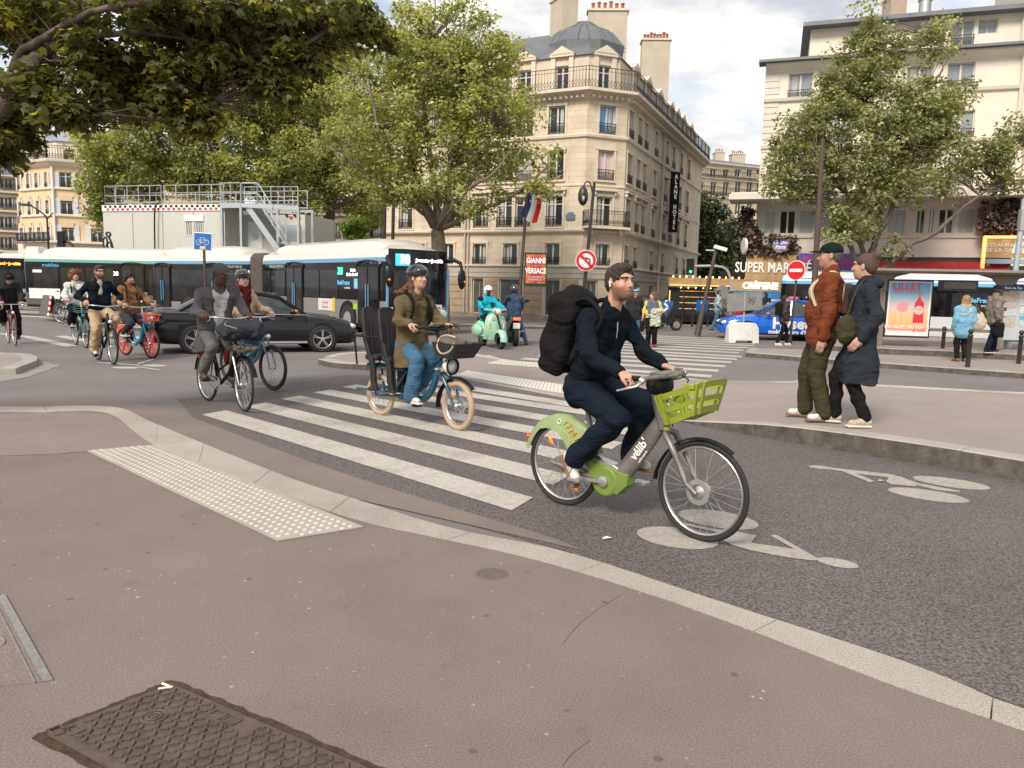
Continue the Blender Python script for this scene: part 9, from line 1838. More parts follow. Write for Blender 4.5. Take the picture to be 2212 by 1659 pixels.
ped(1592,712,.05,1.4,'person in a red jacket standing at the creperie',h=1.7,top=dict(m=mat('red jacket cloth',(.45,.02,.03),.8),loose=.03,hem=.15),trousers=dict(m=F_black,loose=.02),shoes=dict(m=M_black,sole=M_black),hairs='short',skin=SK,hair=DK,vox=.02)
ped(1650,710,.1,1.7,'person in dark clothes ordering at the creperie counter',h=1.72,top=dict(m=F_dk,loose=.03),trousers=dict(m=F_black,loose=.02),shoes=dict(m=M_black,sole=M_black),hairs='short',skin=SK,hair=DK,vox=.02)
t,p,J=ped(1690,746,.0,.05,'long haired woman in black leather jacket walking in front of the blue hydrogen car',h=1.66,step=.2,top=dict(m=F_leather,loose=.034,hem=.06,wr=.02),trousers=dict(m=F_black,loose=.006),shoes=dict(m=S_white,sole=S_white),hairs='ponytail',skin=(.5,.3,.2),hair=(.02,.015,.012),arms=((.05,.1,.0),(.0,.1,0)),vox=.014)
backpack('black backpack worn by the woman in the leather jacket',Matrix.Translation(p)@Matrix.Rotation(.05,4,'Z'),V3(-.2,0,1.2),[.09,.15,.21],F_black)
t,p,J=ped(2074,781,.12,1.45,'woman seen from behind in sky blue and grey striped fleece with blond hair',h=1.62,top=dict(m=F_bluej,loose=.03,hem=.2,wr=.012),trousers=dict(m=F_black,loose=.01),shoes=dict(m=mat('tan boot',(.2,.09,.03),.7),sole=S_brown),hairs='bob',skin=SK,hair=(.33,.19,.09),bulk=1.15)
npmesh('grey_stripe',[sdf_mesh([('c',V3(0,s*.075,1.16),V3(0,s*.075,1.24),.153,.151,.03) for s in(-1,1)],.012,.012)],fabric('pale grey fleece',(.42,.4,.36)),t); npmesh('collar_wrap',[sdf_mesh([('c',J['neck']+V3(-.02,-.06,.0),J['neck']+V3(-.02,.06,.0),.085,.085,.02)],.012)],fabric('beige fleece',(.4,.3,.2)),t)
mb=MB(); mb.ring(J['head']+V3(0,0,.01),.105,.012,'x',20,6,a0=0,a1=PI); [mb.ell(J['head']+V3(0,s*.1,.0),(.03,.02,.035),10,6) for s in (-1,1)]; hp_=thing('headphones','dark headphones on the blond head of the woman in the blue fleece','headphones',p,rz=1.45); meshobj('headband',mb,M_black,hp_,smooth=60)
tb2=thing('tote_bag','large cream shoulder bag beside the blue fleece','bag',p,rz=1.45); npmesh('bag_body',[sdf_mesh([('e',V3(-.05,-.33,.98),[.1,.17,.2],None,.02),('e',V3(-.05,-.33,1.1),[.07,.1,.14],None,.04)],.013,.015)],mat('cream leather',(.5,.39,.3),.5),tb2); mb=MB(); mb.tube(smooth_path([V3(-.12,-.3,1.2),V3(-.05,-.2,1.44),V3(.05,-.28,1.2)],4),.014,6); meshobj('handle',mb,S_brown,tb2)
t,p,J=ped(2140,762,.28,.1,'man in grey brown jacket and black cap walking right while holding a phone',h=1.76,step=.17,arms=((.3,.1,.24),(-.05,.1,.0)),top=dict(m=F_greyj,loose=.034,hem=.1,wr=.02),trousers=dict(m=F_navyj,loose=.02),shoes=dict(m=M_black,sole=S_white),hairs='short',headgear=('cap',F_black),skin=(.07,.038,.026),hair=(.01,.01,.01))
hb=thing('rucksack','dark rucksack hanging from the hand of the man in the grey brown jacket','backpack',p,rz=.1); npmesh('bag_body',[sdf_mesh([('b',V3(-.05,-.26,.62),[.13,.08,.19],None,.06,.02)],.014,.02)],F_black,hb)
hb=thing('smartphone','phone in the outstretched hand of the man in the grey brown jacket','phone',p,rz=.1); mb=MB(); mb.box(J['wrL']+V3(.13,0,.03),(.13,.07,.012)); meshobj('phone_body',mb,M_black,hb)
for i,(px,py,m_,lab) in enumerate(((107,641,mat('red jacket cloth',(0,0,0)),'distant person in red jacket by the blue shopfront'),(127,641,F_whites,'distant person in white top by the blue shopfront'),(143,640,F_greyj,'distant person in brown beside the blue shopfront'),(158,640,F_black,'distant person all in black by the blue shopfront'),(186,640,F_dk,'distant person in dark coat at the rear corner of the green striped bus'))):
 ped(px,py,.0,[1.,-1.,2.,.3,-.5][i],lab,h=1.7,step=.1,top=dict(m=m_,loose=.03),trousers=dict(m=[F_black,F_navyj,F_dk,F_black,F_black][i],loose=.02),hairs='short',skin=SK,hair=DK,vox=.026,shoes=None)
# ================= STREET FURNITURE =================
def line(t,nm,pts,r,m,n=6): mb=MB(); mb.tube(pts,r,n); return meshobj(nm,mb,m,t,smooth=60)
def pole(name,label,cat,px,py,zb,ytop,r,m,group=None,lean=(0,0),r2=None):
 p=G(px,py,zb); t=thing(name,label,cat,p,group=group); h=At(px,ytop,p.y).z-zb; top=V3(lean[0],lean[1],h)
 line(t,'post',[V3(0,0,0),top],[r,r2 or r],m,10); mb=MB(); mb.lathe([(r*1.9,0),(r*1.8,.12),(r*1.1,.3)],12); meshobj('post_base',mb,m,t,smooth=40); return t,p,h
m_cab=mat('pale grey cabin panel',(.50,.50,.46),.6,var=.03,vs=.6,grime=.08); m_brown=mat('brown painted post',(.075,.05,.042),.5)
Yc=41.; c0=V3(XofY(224,43.2,500),43.2,0); c1=V3(XofY(486,Yc,500),Yc,0); FCb=Face(c0,c1,c0); zt=FCb.z(484,441); cab=thing('site_cabin','pale grey two storey site cabin with chequered edge strip and roof railing','cabin',c0)
UC=FCb.U; NC=V3(UC.y,-UC.x,0); rzc=math.atan2(UC.y,UC.x); Wc=FCb.W; wu,wz,ww_,wh=FCb.u(420,482),FCb.z(420,510),1.2,FCb.z(420,465)-FCb.z(420,510)
mb=MB(); wall_holes(mb,FCb.O,UC,Wc,.1,zt,[(wu-.6,wu+.6,wz,wz+wh)],.1); q=-NC*3.2; mb.add([tuple(FCb.O+UC*(Wc if k in(1,2) else 0)+(q if k>1 else V3(0,0,0))+V3(0,0,z)) for z in (.1,zt) for k in range(4)],[(1,2,6,5),(2,3,7,6),(3,0,4,7),(4,5,6,7)]); meshobj('wall',mb,m_cab,cab)
for k in range(1,4): mb=MB(); mb.box(UC*Wc*k/4+NC*.02+V3(0,0,zt/2),(.05,.04,zt-.3),rz=rzc); meshobj('panel_seam',mb,m_cab,cab)
mb=MB(); mb.box(UC*Wc/2+NC*.03+V3(0,0,zt-.17),(Wc,.06,.34),rz=rzc); st=meshobj('edge_strip',mb,M_white,cab)
cb=MB(); cb.box((0,0,0),(.15,.02,.12)); ck=[]
for nm,m_ in (('black_square',M_black),('red_square',mat('red paint',(.5,.02,.03),.5))): me=bpy.data.meshes.new(nm); me.from_pydata(cb.v,[],cb.f); me.materials.append(m_); ck.append(me)
nk=int(Wc/.34)
for k in range(nk):
 for i in (0,1): inst(ck[i].name.split('.')[0],ck[i],cab,UC*(.25+k*.34+i*.17)+NC*.065+V3(0,0,zt-.09-.15*i),rzc)
w_=window(cab,V3(0,0,0),UC,wu,wz,1.2,wh,rec=.05)
for k in range(9): mb=MB(); mb.box((-.52+.13*k,-.03,wh*.33),(.05,.03,wh*.66)); meshobj('bar',mb,M_white,w_)
mb=MB(); mb.box((0,-.03,wh*.86),(1.25,.06,wh*.3)); meshobj('shutter_box',mb,M_white,w_)
line(cab,'black_cable',smooth_path([UC*FCb.u(352,430)+NC*.2+V3(0,0,zt+.1),UC*FCb.u(342,440)+NC*.25+V3(0,0,zt-.2),UC*FCb.u(340,500)+NC*.22+V3(0,0,zt-1.8),UC*FCb.u(338,520)+NC*.2+V3(0,0,.2)],4),.04,M_black)
e0=c1-NC*1.6-c0; W2=3.9; z2=zt-.35
mb=MB(); mb.box(e0+UC*W2/2-NC*1.6+V3(0,0,z2/2),(W2,3.2,z2-.1),rz=rzc); meshobj('annex_wall',mb,m_cab,cab)
mb=MB(); mb.box(e0+UC*.8+NC*.03+V3(0,0,zt-1.75),(.9,.06,1.9),rz=rzc); d_=meshobj('door',mb,M_white,cab); mb=MB(); mb.box(e0+UC*.8+NC*.08+V3(0,0,zt-1.6),(.3,.02,.3),rz=rzc); meshobj('notice',mb,mat('pale blue notice',(.4,.55,.65),.6),d_)
mb=MB(); mb.box(e0+UC*2.9+NC*.03+V3(0,0,zt-1.5),(1.5,.06,1.1),rz=rzc); meshobj('annex_window',mb,mat('frosted pane',(0,0,0)),cab)
for k in range(4): inst('red_square' if k%2 else 'black_square',ck[k%2],cab,e0+UC*(2.8+.25*k)+NC*.07+V3(0,0,z2-.1-.1*(k%2)),rzc)
def rail(a,b,z,h,n,nm='railing',dz=0,r=.028,mid_=1):
 mb=MB()
 for q in ([h,h*.5,.12] if mid_ else [h]): mb.tube([a+V3(0,0,z+q),b+V3(0,0,z+dz+q)],r,6)
 for k in range(n+1): p=a.lerp(b,k/n); zz_=z+dz*k/n; mb.tube([p+V3(0,0,zz_),p+V3(0,0,zz_+h)],r,6)
 return meshobj(nm,mb,M_steel,cab,smooth=60)
hr=1.05; O0=V3(0,0,0)
for i in range(2): rail(O0+UC*(Wc*i/2+.1)-NC*.1,O0+UC*(Wc*(i+1)/2-.1)-NC*.1,zt,hr,5)
rail(O0+UC*.1-NC*.1,O0+UC*.1-NC*3.,zt,hr,4); rail(O0+UC*.1-NC*3.,O0+UC*(Wc+3.2)-NC*3.,zt,hr,12)
dk=O0+UC*Wc+NC*.3; D2=UC*1.25; far=UC*4.3
mb=MB(); mb.beam(dk+V3(0,0,zt-.1),dk+D2+V3(0,0,zt-.1),.12,.28); mb.beam(dk+D2+V3(0,0,zt-.1),dk+far-NC*.6+V3(0,0,zt-.2),.1,.22); mb.beam(dk-NC*1.6+V3(0,0,zt-.1),dk+far-NC*2.+V3(0,0,zt-.2),.1,.2); mb.box(dk+D2*.5-NC*.8+V3(0,0,zt-.05),(1.6,1.6,.05),rz=rzc); meshobj('stair_platform',mb,M_steel,cab)
for p in (dk+V3(.05,0,0),dk+D2,dk+far-NC*.6,dk+far-NC*2.,dk+UC*3.2-NC*.4): mb=MB(); mb.box(p+V3(0,0,zt/2-.1),(.13,.13,zt-.1),rz=rzc); meshobj('stair_post',mb,M_steel,cab)
rail(dk,dk+D2,zt,hr,2,r=.035); rail(dk+D2-NC*.1,dk+D2+UC*.9-NC*.15,zt,hr,1,r=.035); a=dk+D2+UC*.9-NC*.2; rail(a,a+UC*1.6-NC*.1,zt,hr,4,dz=-2.3,r=.03); rail(dk+UC*.4-NC*1.5,dk+UC*3.6-NC*1.7,zt,hr,4)
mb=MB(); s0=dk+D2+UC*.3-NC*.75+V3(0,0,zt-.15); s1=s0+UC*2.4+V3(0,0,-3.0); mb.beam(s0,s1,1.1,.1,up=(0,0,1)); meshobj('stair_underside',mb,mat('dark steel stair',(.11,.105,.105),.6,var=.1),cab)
for q in (.62,-.62): mb=MB(); mb.beam(s0+NC*q,s1+NC*q,.06,.3); meshobj('stringer',mb,M_steel,cab)
mb=MB(); mb.beam(dk+UC*3.2-NC*.5+V3(0,0,zt-2.),dk+far-NC*.6+V3(0,0,zt-2.),.06,.08); meshobj("stair_brace",mb,M_steel,cab); mb=MB(); mb.beam(dk+UC*3.2-NC*.5+V3(0,0,zt-3.),dk+far-NC*.6+V3(0,0,zt-3.1),.1,.25); meshobj('stair_rail_low',mb,M_steel,cab)
m_sh=mat('grey taupe shelter metal',(.22,.19,.165),.45,metal=.3,var=.06)
ps_=G(1896,746,.28); ShU=V3(.985,-.17,0).normalized(); rzs=math.atan2(ShU.y,ShU.x); sh=thing('bus_shelter','grey bus shelter with flared posts, curved roof edge and lit advert','bus shelter',ps_,rz=rzs); zr=At(1905,588,ps_.y).z-.28
FS=Face(ps_,ps_+ShU*8,ps_); lx=lambda px,py=660:FS.u(px,py); lz=lambda px,py:FS.z(px,py)-.28
rg=[]
for x0 in (.0,lx(2166)):
 mb=MB(); rg=[]
 for z,w_ in ((0,.12),(.3,.105),(1.6,.10),(zr-.55,.115),(zr-.3,.18),(zr-.12,.34),(zr-.02,.7)): rg.append([(x0-w_,-.06,z),(x0+w_,-.06,z),(x0+w_,.08,z),(x0-w_,.08,z)])
 mb.loft(rg); meshobj('post',mb,m_sh,sh,smooth=50,bevel=.02)
mb=MB(); xr=lx(2225)+.6; sec=[(-.9,zr+.02),(-.86,zr+.07),(.9,zr+.16),(1.3,zr+.12),(1.3,zr+.06),(-.6,zr-.04)]; mb.loft([[(x,y,z) for y,z in sec] for x in (-.55,0,xr-.3)]+[[(xr+.1,y*.8+.1,z) for y,z in sec],[(xr+.3,y*.4+.2,z) for y,z in sec]]); meshobj('roof',mb,m_sh,sh,bevel=.015)
def panel(par,px0,px1,py0,py1,y,m,nm,th=.05): x0,x1=lx(px0,(py0+py1)/2),lx(px1,(py0+py1)/2); z1,z0=lz((px0+px1)/2,py0),lz((px0+px1)/2,py1); mb=MB(); mb.box(((x0+x1)/2,y,(z0+z1)/2),(x1-x0,th,z1-z0)); return meshobj(nm,mb,m,par),(x0+x1)/2,(z0+z1)/2,x1-x0,z1-z0
ad=thing('advert_panel','framed aperitif advert with red bottle and glass in the bus shelter','advert panel',ps_,rz=rzs)
panel(ad,1911,2010,604,729,-.0,M_blackm,'frame',.16)
def gradmat(name,stops):
 m=mat(name,(.5,.5,.5),.35); t=m.node_tree; c=N(t,'ShaderNodeTexCoord'); s=N(t,'ShaderNodeSeparateXYZ'); r=N(t,'ShaderNodeValToRGB'); t.links.new(c.outputs['Generated'],s.inputs[0]); t.links.new(s.outputs[2],r.inputs[0]); e=r.color_ramp.elements
 e[0].position=stops[0][0]; e[0].color=(*stops[0][1],1); e[1].position=stops[-1][0]; e[1].color=(*stops[-1][1],1)
 for p_,c_ in stops[1:-1]: q=e.new(p_); q.color=(*c_,1)
 t.links.new(r.outputs[0],t.nodes['Principled BSDF'].inputs['Base Color']); t.links.new(r.outputs[0],t.nodes['Principled BSDF'].inputs['Emission Color']); t.nodes['Principled BSDF'].inputs['Emission Strength'].default_value=.25; return m
panel(ad,1914.5,2007,608,725,-.085,M_white,'poster_border',.01)
o,cx,cz,w_,h_=panel(ad,1918,2003,611,714,-.092,gradmat('sunset poster',[(0,(.6,.2,.14)),(.22,(.72,.36,.14)),(.5,(.45,.36,.33)),(.8,(.12,.28,.42)),(1,(.06,.2,.36))]),'poster',.01)
mr=mat('poster red',(.5,.03,.04),.4,emit=.15); text('LILLET',.26*w_,mr,ad,(cx-.07*w_,-.1,cz+.42*h_),sx=1.0,bold=.006,ext=.001); text('SPRITZ ROSÉ',.12*w_,mr,ad,(cx-.07*w_,-.1,cz+.31*h_),ext=.001); text('DU LILLET, DU TONIC',.115*w_,mw,ad,(cx,-.1,cz-.42*h_),bold=.003,ext=.001); text('et voilà!',.10*w_,mr,ad,(cx+.3*w_,-.1,cz-.49*h_),shear=.3,ext=.001)
mb=MB(); bx=cx+.26*w_; mb.prism([(bx-.13*w_,cz-.33*h_),(bx+.14*w_,cz-.33*h_),(bx+.12*w_,cz+.08*h_),(bx+.03*w_,cz+.17*h_),(bx+.025*w_,cz+.26*h_),(bx-.035*w_,cz+.26*h_),(bx-.04*w_,cz+.17*h_),(bx-.11*w_,cz+.08*h_)],-.104,-.098,'y'); meshobj('printed_bottle',mb,mr,ad)
mb=MB(); mb.prism([(bx-.04*w_,cz+.2*h_),(bx+.03*w_,cz+.2*h_),(bx+.03*w_,cz+.33*h_),(bx-.04*w_,cz+.33*h_)],-.108,-.104,'y'); meshobj('printed_cap',mb,mat('gold print',(.5,.3,.1),.4),ad)
mb=MB(); mb.lathe([(.0,0),(.12*w_,0),(.12*w_,.003),(0,.003)],18,(bx,-.110,cz-.07*h_),'y'); meshobj('printed_label',mb,mat('cream print',(.6,.5,.42),.5),ad); text('LILLET',.055*w_,mr,ad,(bx,-.112,cz-.05*h_),ext=.001)
gx=cx-.16*w_; mb=MB(); mb.ell((gx,-.1,cz-.0*h_),(.15*w_,.004,.11*h_),16,8); mb.box((gx,-.1,cz-.2*h_),(.02*w_,.006,.24*h_)); meshobj('printed_glass',mb,mat('pink print',(.62,.3,.3),.5),ad)
for k in range(3): mb=MB(); mb.box((cx+.45*w_,-.1,cz-(.4+.022*k)*h_),(.09*w_,.004,.008*h_)); meshobj('red_dash',mb,mr,ad)
mp_=thing('route_map_panel','bus stop map panel with dark blue heading in the shelter','map panel',ps_,rz=rzs); panel(mp_,2157,2235,614,738,.0,M_blackm,'frame',.1); panel(mp_,2161,2230,617,735,-.055,mat('pale poster paper',(.42,.47,.48),.4,var=.05),'sheet',.01)
o,cx,cz,w_,h_=panel(mp_,2161,2230,617,628,-.064,mat('navy heading',(.01,.05,.17),.4),'heading',.01); text('Gare de l\'Est',h_*.62,mw,mp_,(cx-.1,-.072,cz),ext=.001,bold=.003)
for a in ((2165,2196,630,651,(.45,.37,.3)),(2165,2194,653,664,(.5,.42,.38)),(2165,2194,667,683,(.45,.48,.52)),(2164,2190,686,706,(.42,.39,.33)),(2200,2218,632,642,(.55,.57,.6)),(2200,2218,645,660,(.5,.53,.57)),(2200,2218,663,676,(.55,.57,.6)),(2200,2218,682,690,(.1,.4,.6)),(2200,2218,693,704,(.45,.5,.55))): panel(mp_,a[0],a[1],a[2],a[3],-.066,mat('map %.2f'%(a[4][0]+a[4][1]*2),a[4],.5,var=.35,vs=25),'map_sheet',.008)
panel(sh,2030,2108,606,628,.0,M_blackm,'display_box',.3); o,cx,cz,w_,h_=panel(sh,2034,2104,609,624,-.155,mat('dim display',(.16,.14,.12),.3),'display',.01); panel(sh,2010,2160,712,718,.25,m_sh,'bench',.3)
for k,(px,pb,pt) in enumerate(((2035,765,705),(2090,793,710),(2200,786,713))):
 lab=['black ball topped bollard left of the woman in the blue fleece','taller looking ball topped bollard in front of the tote bag','ball topped bollard at the right edge by the map panel'][k]
 p=G(px,pb,.12); h=At(px,pt,p.y).z-.12; t=thing('bollard',lab,'bollard',p,group='bollards by the bus stop'); mb=MB(); mb.lathe([(.05,0),(.048,h-.2),(.055,h-.19),(.055,h-.14),(.042,h-.12)],12); meshobj('shaft',mb,M_blackm,t,smooth=40); mb=MB(); mb.ell((0,0,h-.06),(.058,.058,.062),12,8); meshobj('ball',mb,M_blackm,t,smooth=80)
for px,pb,pt,lab in ((1495,706,652,'thin dark bollard left of the leaning pole'),(1473,702,668,'thin dark bollard by the cafe terrace'),(1528,706,668,'thin dark bollard behind the man in light denim')): p=G(px,pb,.12); t=thing('bollard',lab,'bollard',p,group='far bollards'); line(t,'shaft',[V3(0,0,0),V3(0,0,1.05)],.05,M_blackm,8)
m_sred=mat('sign red',(.55,.01,.015),.4); m_swhite=mat('sign white',(.72,.72,.72),.4); m_sblue=mat('sign blue',(.01,.12,.42),.4)
t,p,h=pole('street_lamp','tall dark lamp post with hanging lantern and round no left turn sign','street lamp',1252,724,.12,392,.075,M_blackm,r2=.05,lean=(.32,0))
zs=At(1261,563,p.y).z-.12; r_=.36
c=V3(.12,-.12,zs); mb=MB(); mb.lathe([(0,-.01),(r_,-.01),(r_,.01),(0,.01)],36,c,'y'); sg=meshobj('sign_disc',mb,m_swhite,t); mb=MB(); mb.lathe([(r_*.68,-.008),(r_*.94,-.008),(r_*.94,.0),(r_*.68,.0)],36,c+V3(0,-.012,0),'y',caps=False); meshobj('red_ring',mb,m_sred,sg); mb=MB(); mb.beam(c+V3(-r_*.55,-.03,r_*.55),c+V3(r_*.55,-.03,-r_*.55),.07,.07,up=(0,1,0)) ; meshobj('red_bar',mb,m_sred,sg)
mb=MB(); mb.tube(smooth_path([c+V3(.13,-.02,-.2),c+V3(.13,-.02,-.02),c+V3(.08,-.02,.07),c+V3(-.1,-.02,.09)],4),.022,6); mb.prism([(c.x-.2,c.z+.09),(c.x-.08,c.z+.145),(c.x-.08,c.z+.035)],c.y-.03,c.y-.012,'y'); meshobj('arrow',mb,M_black,sg)
mb=MB(); mb.tube(smooth_path([V3(.28,0,h-.45),V3(.18,0,h-.05),V3(.02,0,h-.02),V3(-.05,0,h-.2)],4),.025,6); mb.lathe([(.05,.1),(.12,.0),(.17,-.15),(.17,-.35),(.1,-.5),(.03,-.55)],14,(-.05,0,h-.25)); meshobj('lantern',mb,M_blackm,t,smooth=50); mb=MB(); mb.ell((-.05,-.08,h-.55),(.1,.1,.14),10,7); meshobj('lantern_glass',mb,mat('frosted pane',(0,0,0)),t,smooth=60)
t,p,h=pole('flag_pole','grey brown pole with french flag on top in front of the hotel','flag pole',1117,704,.12,408,.08,m_brown,r2=.06,lean=(.3,0))
rg=[];zf=h*.985
for i,(m_,nm) in enumerate(((mat('flag blue',(.01,.06,.3),.8),'flag_blue'),(mat('flag white',(.7,.7,.7),.8),'flag_white'),(mat('flag red',(.55,.015,.02),.8),'flag_red'))):
 mb=MB(); rg=[]
 for k in range(5): q=(i+k/4)/3; x=.3+q*.62; d=-.30*q-.15*math.sin(q*3); rg.append([(x,.06*math.sin(q*9),zf+d+.1),(x-.05,.1*math.sin(q*9+1),zf+d-.35),(x-.28*(1-q*.3),.06*math.sin(q*8+2),zf+d-.95)])
 mb.loft(rg,caps=False,closed=False); meshobj(nm,mb,m_,t,smooth=60)
zp0,zp1=At(1152,619,p.y).z-.12,At(1152,546,p.y).z-.12; pt_=thing('poster_frame','framed red and gold fashion exhibition poster on the flag pole','poster',p+V3(.72,-.05,zp0)); Hh=zp1-zp0
mb=MB(); mb.box((0,0,Hh/2),(.95,.14,Hh)); meshobj('frame',mb,M_blackm,pt_); mb=MB(); mb.box((0,-.075,Hh/2+.03),(.82,.01,Hh-.2)); meshobj('poster',mb,mat('red gold poster',(.45,.12,.04),.5,var=.85,vs=5,emit=0),pt_); mb=MB(); mb.box((0,-.084,Hh*.52),(.5,.006,Hh*.72)); meshobj('poster_centre',mb,mat('poster crimson',(.4,.03,.05),.5,var=.3,vs=8),pt_)
text('GIANNI',.30,mw,pt_,(0,-.095,Hh*.76),sx=.78,bold=.012,ext=.001); text('RETROSPECTIVE',.1,mat('poster gold letters',(.7,.35,.15),.5),pt_,(0,-.095,Hh*.61),ext=.001,sx=.95); text('VERSACE',.30,mw,pt_,(0,-.095,Hh*.46),sx=.72,bold=.012,ext=.001); text('ACTUELLEMENT\nMUSÉE MAILLOL',.1,mw,pt_,(0,-.095,Hh*.24),ext=.001,sx=.8)
p=G(1506,725,.05); t=thing('leaning_pole','dark pole leaning to the right with white camera on top','pole',p); tp=At(1546,541,p.y)-p; line(t,'post',[V3(0,0,0),tp*.3,tp],[.13,.09,.06],m_brown,10); mb=MB(); mb.box(tp+V3(.15,-.1,.08),(.5,.16,.14),rot=Matrix.Rotation(.25,3,'Y')); mb.box(tp+V3(-.2,0,.0),(.35,.06,.04)); meshobj('camera',mb,M_white,t,bevel=.02)
p=G(1752,752,.12); t=thing('street_lamp_post','tall brown post rising behind the man in the rust shirt','post',p); tp=At(1777,300,p.y)-p; line(t,'post',[V3(0,0,0),tp],[.11,.055],m_brown,12); mb=MB(); mb.lathe([(.14,0),(.14,1.1),(.115,1.25)],12); meshobj('post_base',mb,mat('stickered grey base',(.3,.3,.3),.6,var=.6,vs=9),t)
t,p,h=pole('light_column','grey light column above the bus shelter at the right edge','street lamp',2172,752,.28,428,.08,M_steel,lean=(.1,0)); mb=MB(); mb.box((.06,-.03,h*.86),(.14,.14,.6)); meshobj('lamp_head',mb,M_alu,t)
t,p,h=pole('no_entry_sign','round red no entry sign on a thin brown pole beside the concrete block','sign',1706,744,.0,560,.04,m_brown,lean=(.08,0)); c=V3(.02,-.07,At(1712,584,p.y).z); Q=Matrix.Rotation(-.87,4,'Z')
mb=MB(); mb.T=Matrix.Translation(c)@Q; mb.lathe([(0,-.012),(.335,-.012),(.335,.012),(0,.012)],32,(0,0,0),'y'); s_=meshobj('sign_disc',mb,m_swhite,t); mb=MB(); mb.T=Matrix.Translation(c)@Q; mb.lathe([(0,-.02),(.31,-.02),(.31,-.01),(0,-.01)],32,(0,0,0),'y'); meshobj('red_face',mb,m_sred,s_); mb=MB(); mb.T=Matrix.Translation(c)@Q; mb.box((0,-.026,0),(.46,.012,.105)); meshobj('white_bar',mb,m_swhite,s_)
p=(G(1576,740)+G(1639,743))/2; t=thing('concrete_block','white painted concrete block carrying the back of a road sign','barrier',p+V3(0,.3,0)); mb=MB()
mb.loft([[(x,-.3,z),(x,-.17,zt_),(x,.17,zt_),(x,.3,z)] for x,z,zt_ in ((-.52,.0,.52),(-.42,.0,.68),(-.3,.0,.7),(-.28,.09,.7),(.28,.09,.7),(.3,0,.7),(.42,0,.68),(.52,0,.52))]); meshobj('block',mb,mat('chalky white concrete',(.6,.59,.58),.9,var=.1,vs=6,grime=.35,bump=.4,bs=40),t,bevel=.02)
line(t,'sign_post',[V3(.03,-.0,.6),V3(.03,0,1.75)],.03,M_steel); mb=MB(); mb.box((0,-.05,1.42),(1.22,.03,.62),rot=Matrix.Rotation(.09,3,'Y').inverted()); sb_=meshobj('sign_back',mb,mat('grey sign back',(.25,.25,.25),.5,metal=.3,var=.15,vs=4),t); mb=MB(); mb.box((0,-.075,1.42),(.04,.02,.6)); meshobj('stiffener',mb,M_steel,sb_)
mb=MB()
for pts in ([(.1,1.5),(.16,1.6),(.2,1.45),(.26,1.58)],[(.12,1.42),(.24,1.48),(.34,1.4)],[(.14,1.34),(.2,1.42),(.28,1.32),(.36,1.6)]): mb.tube([V3(x,-.075,z) for x,z in pts],.008,4)
meshobj('graffiti_tag',mb,M_black,sb_)
p=G(445,702,.12); t=thing('cycle_route_sign','square blue sign with white bicycle on a grey pole above the left cyclists','sign',p); hs_=At(443,503,p.y).z-.12; line(t,'post',[V3(0,0,0),V3(0,0,hs_)],.05,m_brown,8); sc_=(At(443,503,p.y)-At(443,541,p.y)).length; r0=Matrix.Rotation(.05,3,'Y')
mb=MB(); mb.box((0,-.08,hs_-sc_/2),(sc_*1.06,.03,sc_),rot=r0); s_=meshobj('sign_plate',mb,m_swhite,t,bevel=.01); mb=MB(); mb.box((0,-.1,hs_-sc_/2),(sc_*.97,.012,sc_*.91),rot=r0); meshobj('blue_face',mb,m_sblue,s_)
mb=MB(); q=lambda x,z:V3(x*sc_,-.112,hs_-sc_/2+z*sc_);
for x in (-.22,.22): mb.ring(q(x,-.05),.14*sc_,.013*sc_,'y',20,5)
mb.tube([q(-.22,-.05),q(-.1,.13),q(.12,.13),q(.0,-.08),q(-.1,.13)],.014*sc_,5); mb.tube([q(-.22,-.05),q(0,-.08)],.014*sc_,5); mb.tube([q(.22,-.05),q(.1,.2),q(.02,.22)],.014*sc_,5); mb.tube([q(-.15,.2),q(-.05,.2)],.018*sc_,5); meshobj('bicycle_symbol',mb,m_swhite,s_)
mb=MB(); mb.box((0,-.115,hs_-sc_*.86),(.2,.006,.12)); meshobj('sticker',mb,mat('stickers',(0,0,0)),s_)
t,p,h=pole('street_lamp','slender grey lamp post with curved arm in front of the yellow building','street lamp',111,655,.1,470,.09,M_blackm,r2=.05); mb=MB(); mb.tube(smooth_path([V3(0,0,h-.3),V3(-.1,0,h+.1),V3(-.7,0,h+.55),V3(-1.1,0,h+.75)],4),.05,6); mb.ell((-1.3,0,h+.75),(.4,.15,.09),10,6); mb.tube([V3(0,0,h-.1),V3(.4,0,h+.3)],.04,6); meshobj('lamp_arm',mb,M_blackm,t,smooth=60)
p=G(156,665,.1); t=thing('traffic_light','black traffic light on a curved pole above the green striped bus','traffic light',p); h=At(150,516,p.y).z; line(t,'post',smooth_path([V3(0.3,0,0),V3(.3,0,h-1),V3(.1,0,h-.35),V3(-.2,0,h-.25)],4),.07,M_blackm,8); mb=MB(); mb.box((-.35,-.1,h-.2),(.3,.25,.95)); meshobj('signal_head',mb,M_black,t)
p=G(1580,712,.1); t=thing('traffic_light','curved grey traffic light arm with green light left of the creperie','traffic light',p); pr=lambda x,y:At(x,y,p.y)-p; line(t,'post',smooth_path([V3(0,0,0),pr(1579,640),pr(1577,600),pr(1560,577),pr(1500,575)],4),.06,M_steel,8); mb=MB(); q=pr(1491,576); mb.box(q,(.3,.2,.7)); meshobj('signal_head',mb,M_black,t); mb=MB(); mb.ell(q+V3(0,-.12,-.22),(.06,.03,.06),8,5); meshobj('green_light',mb,m_led,t)
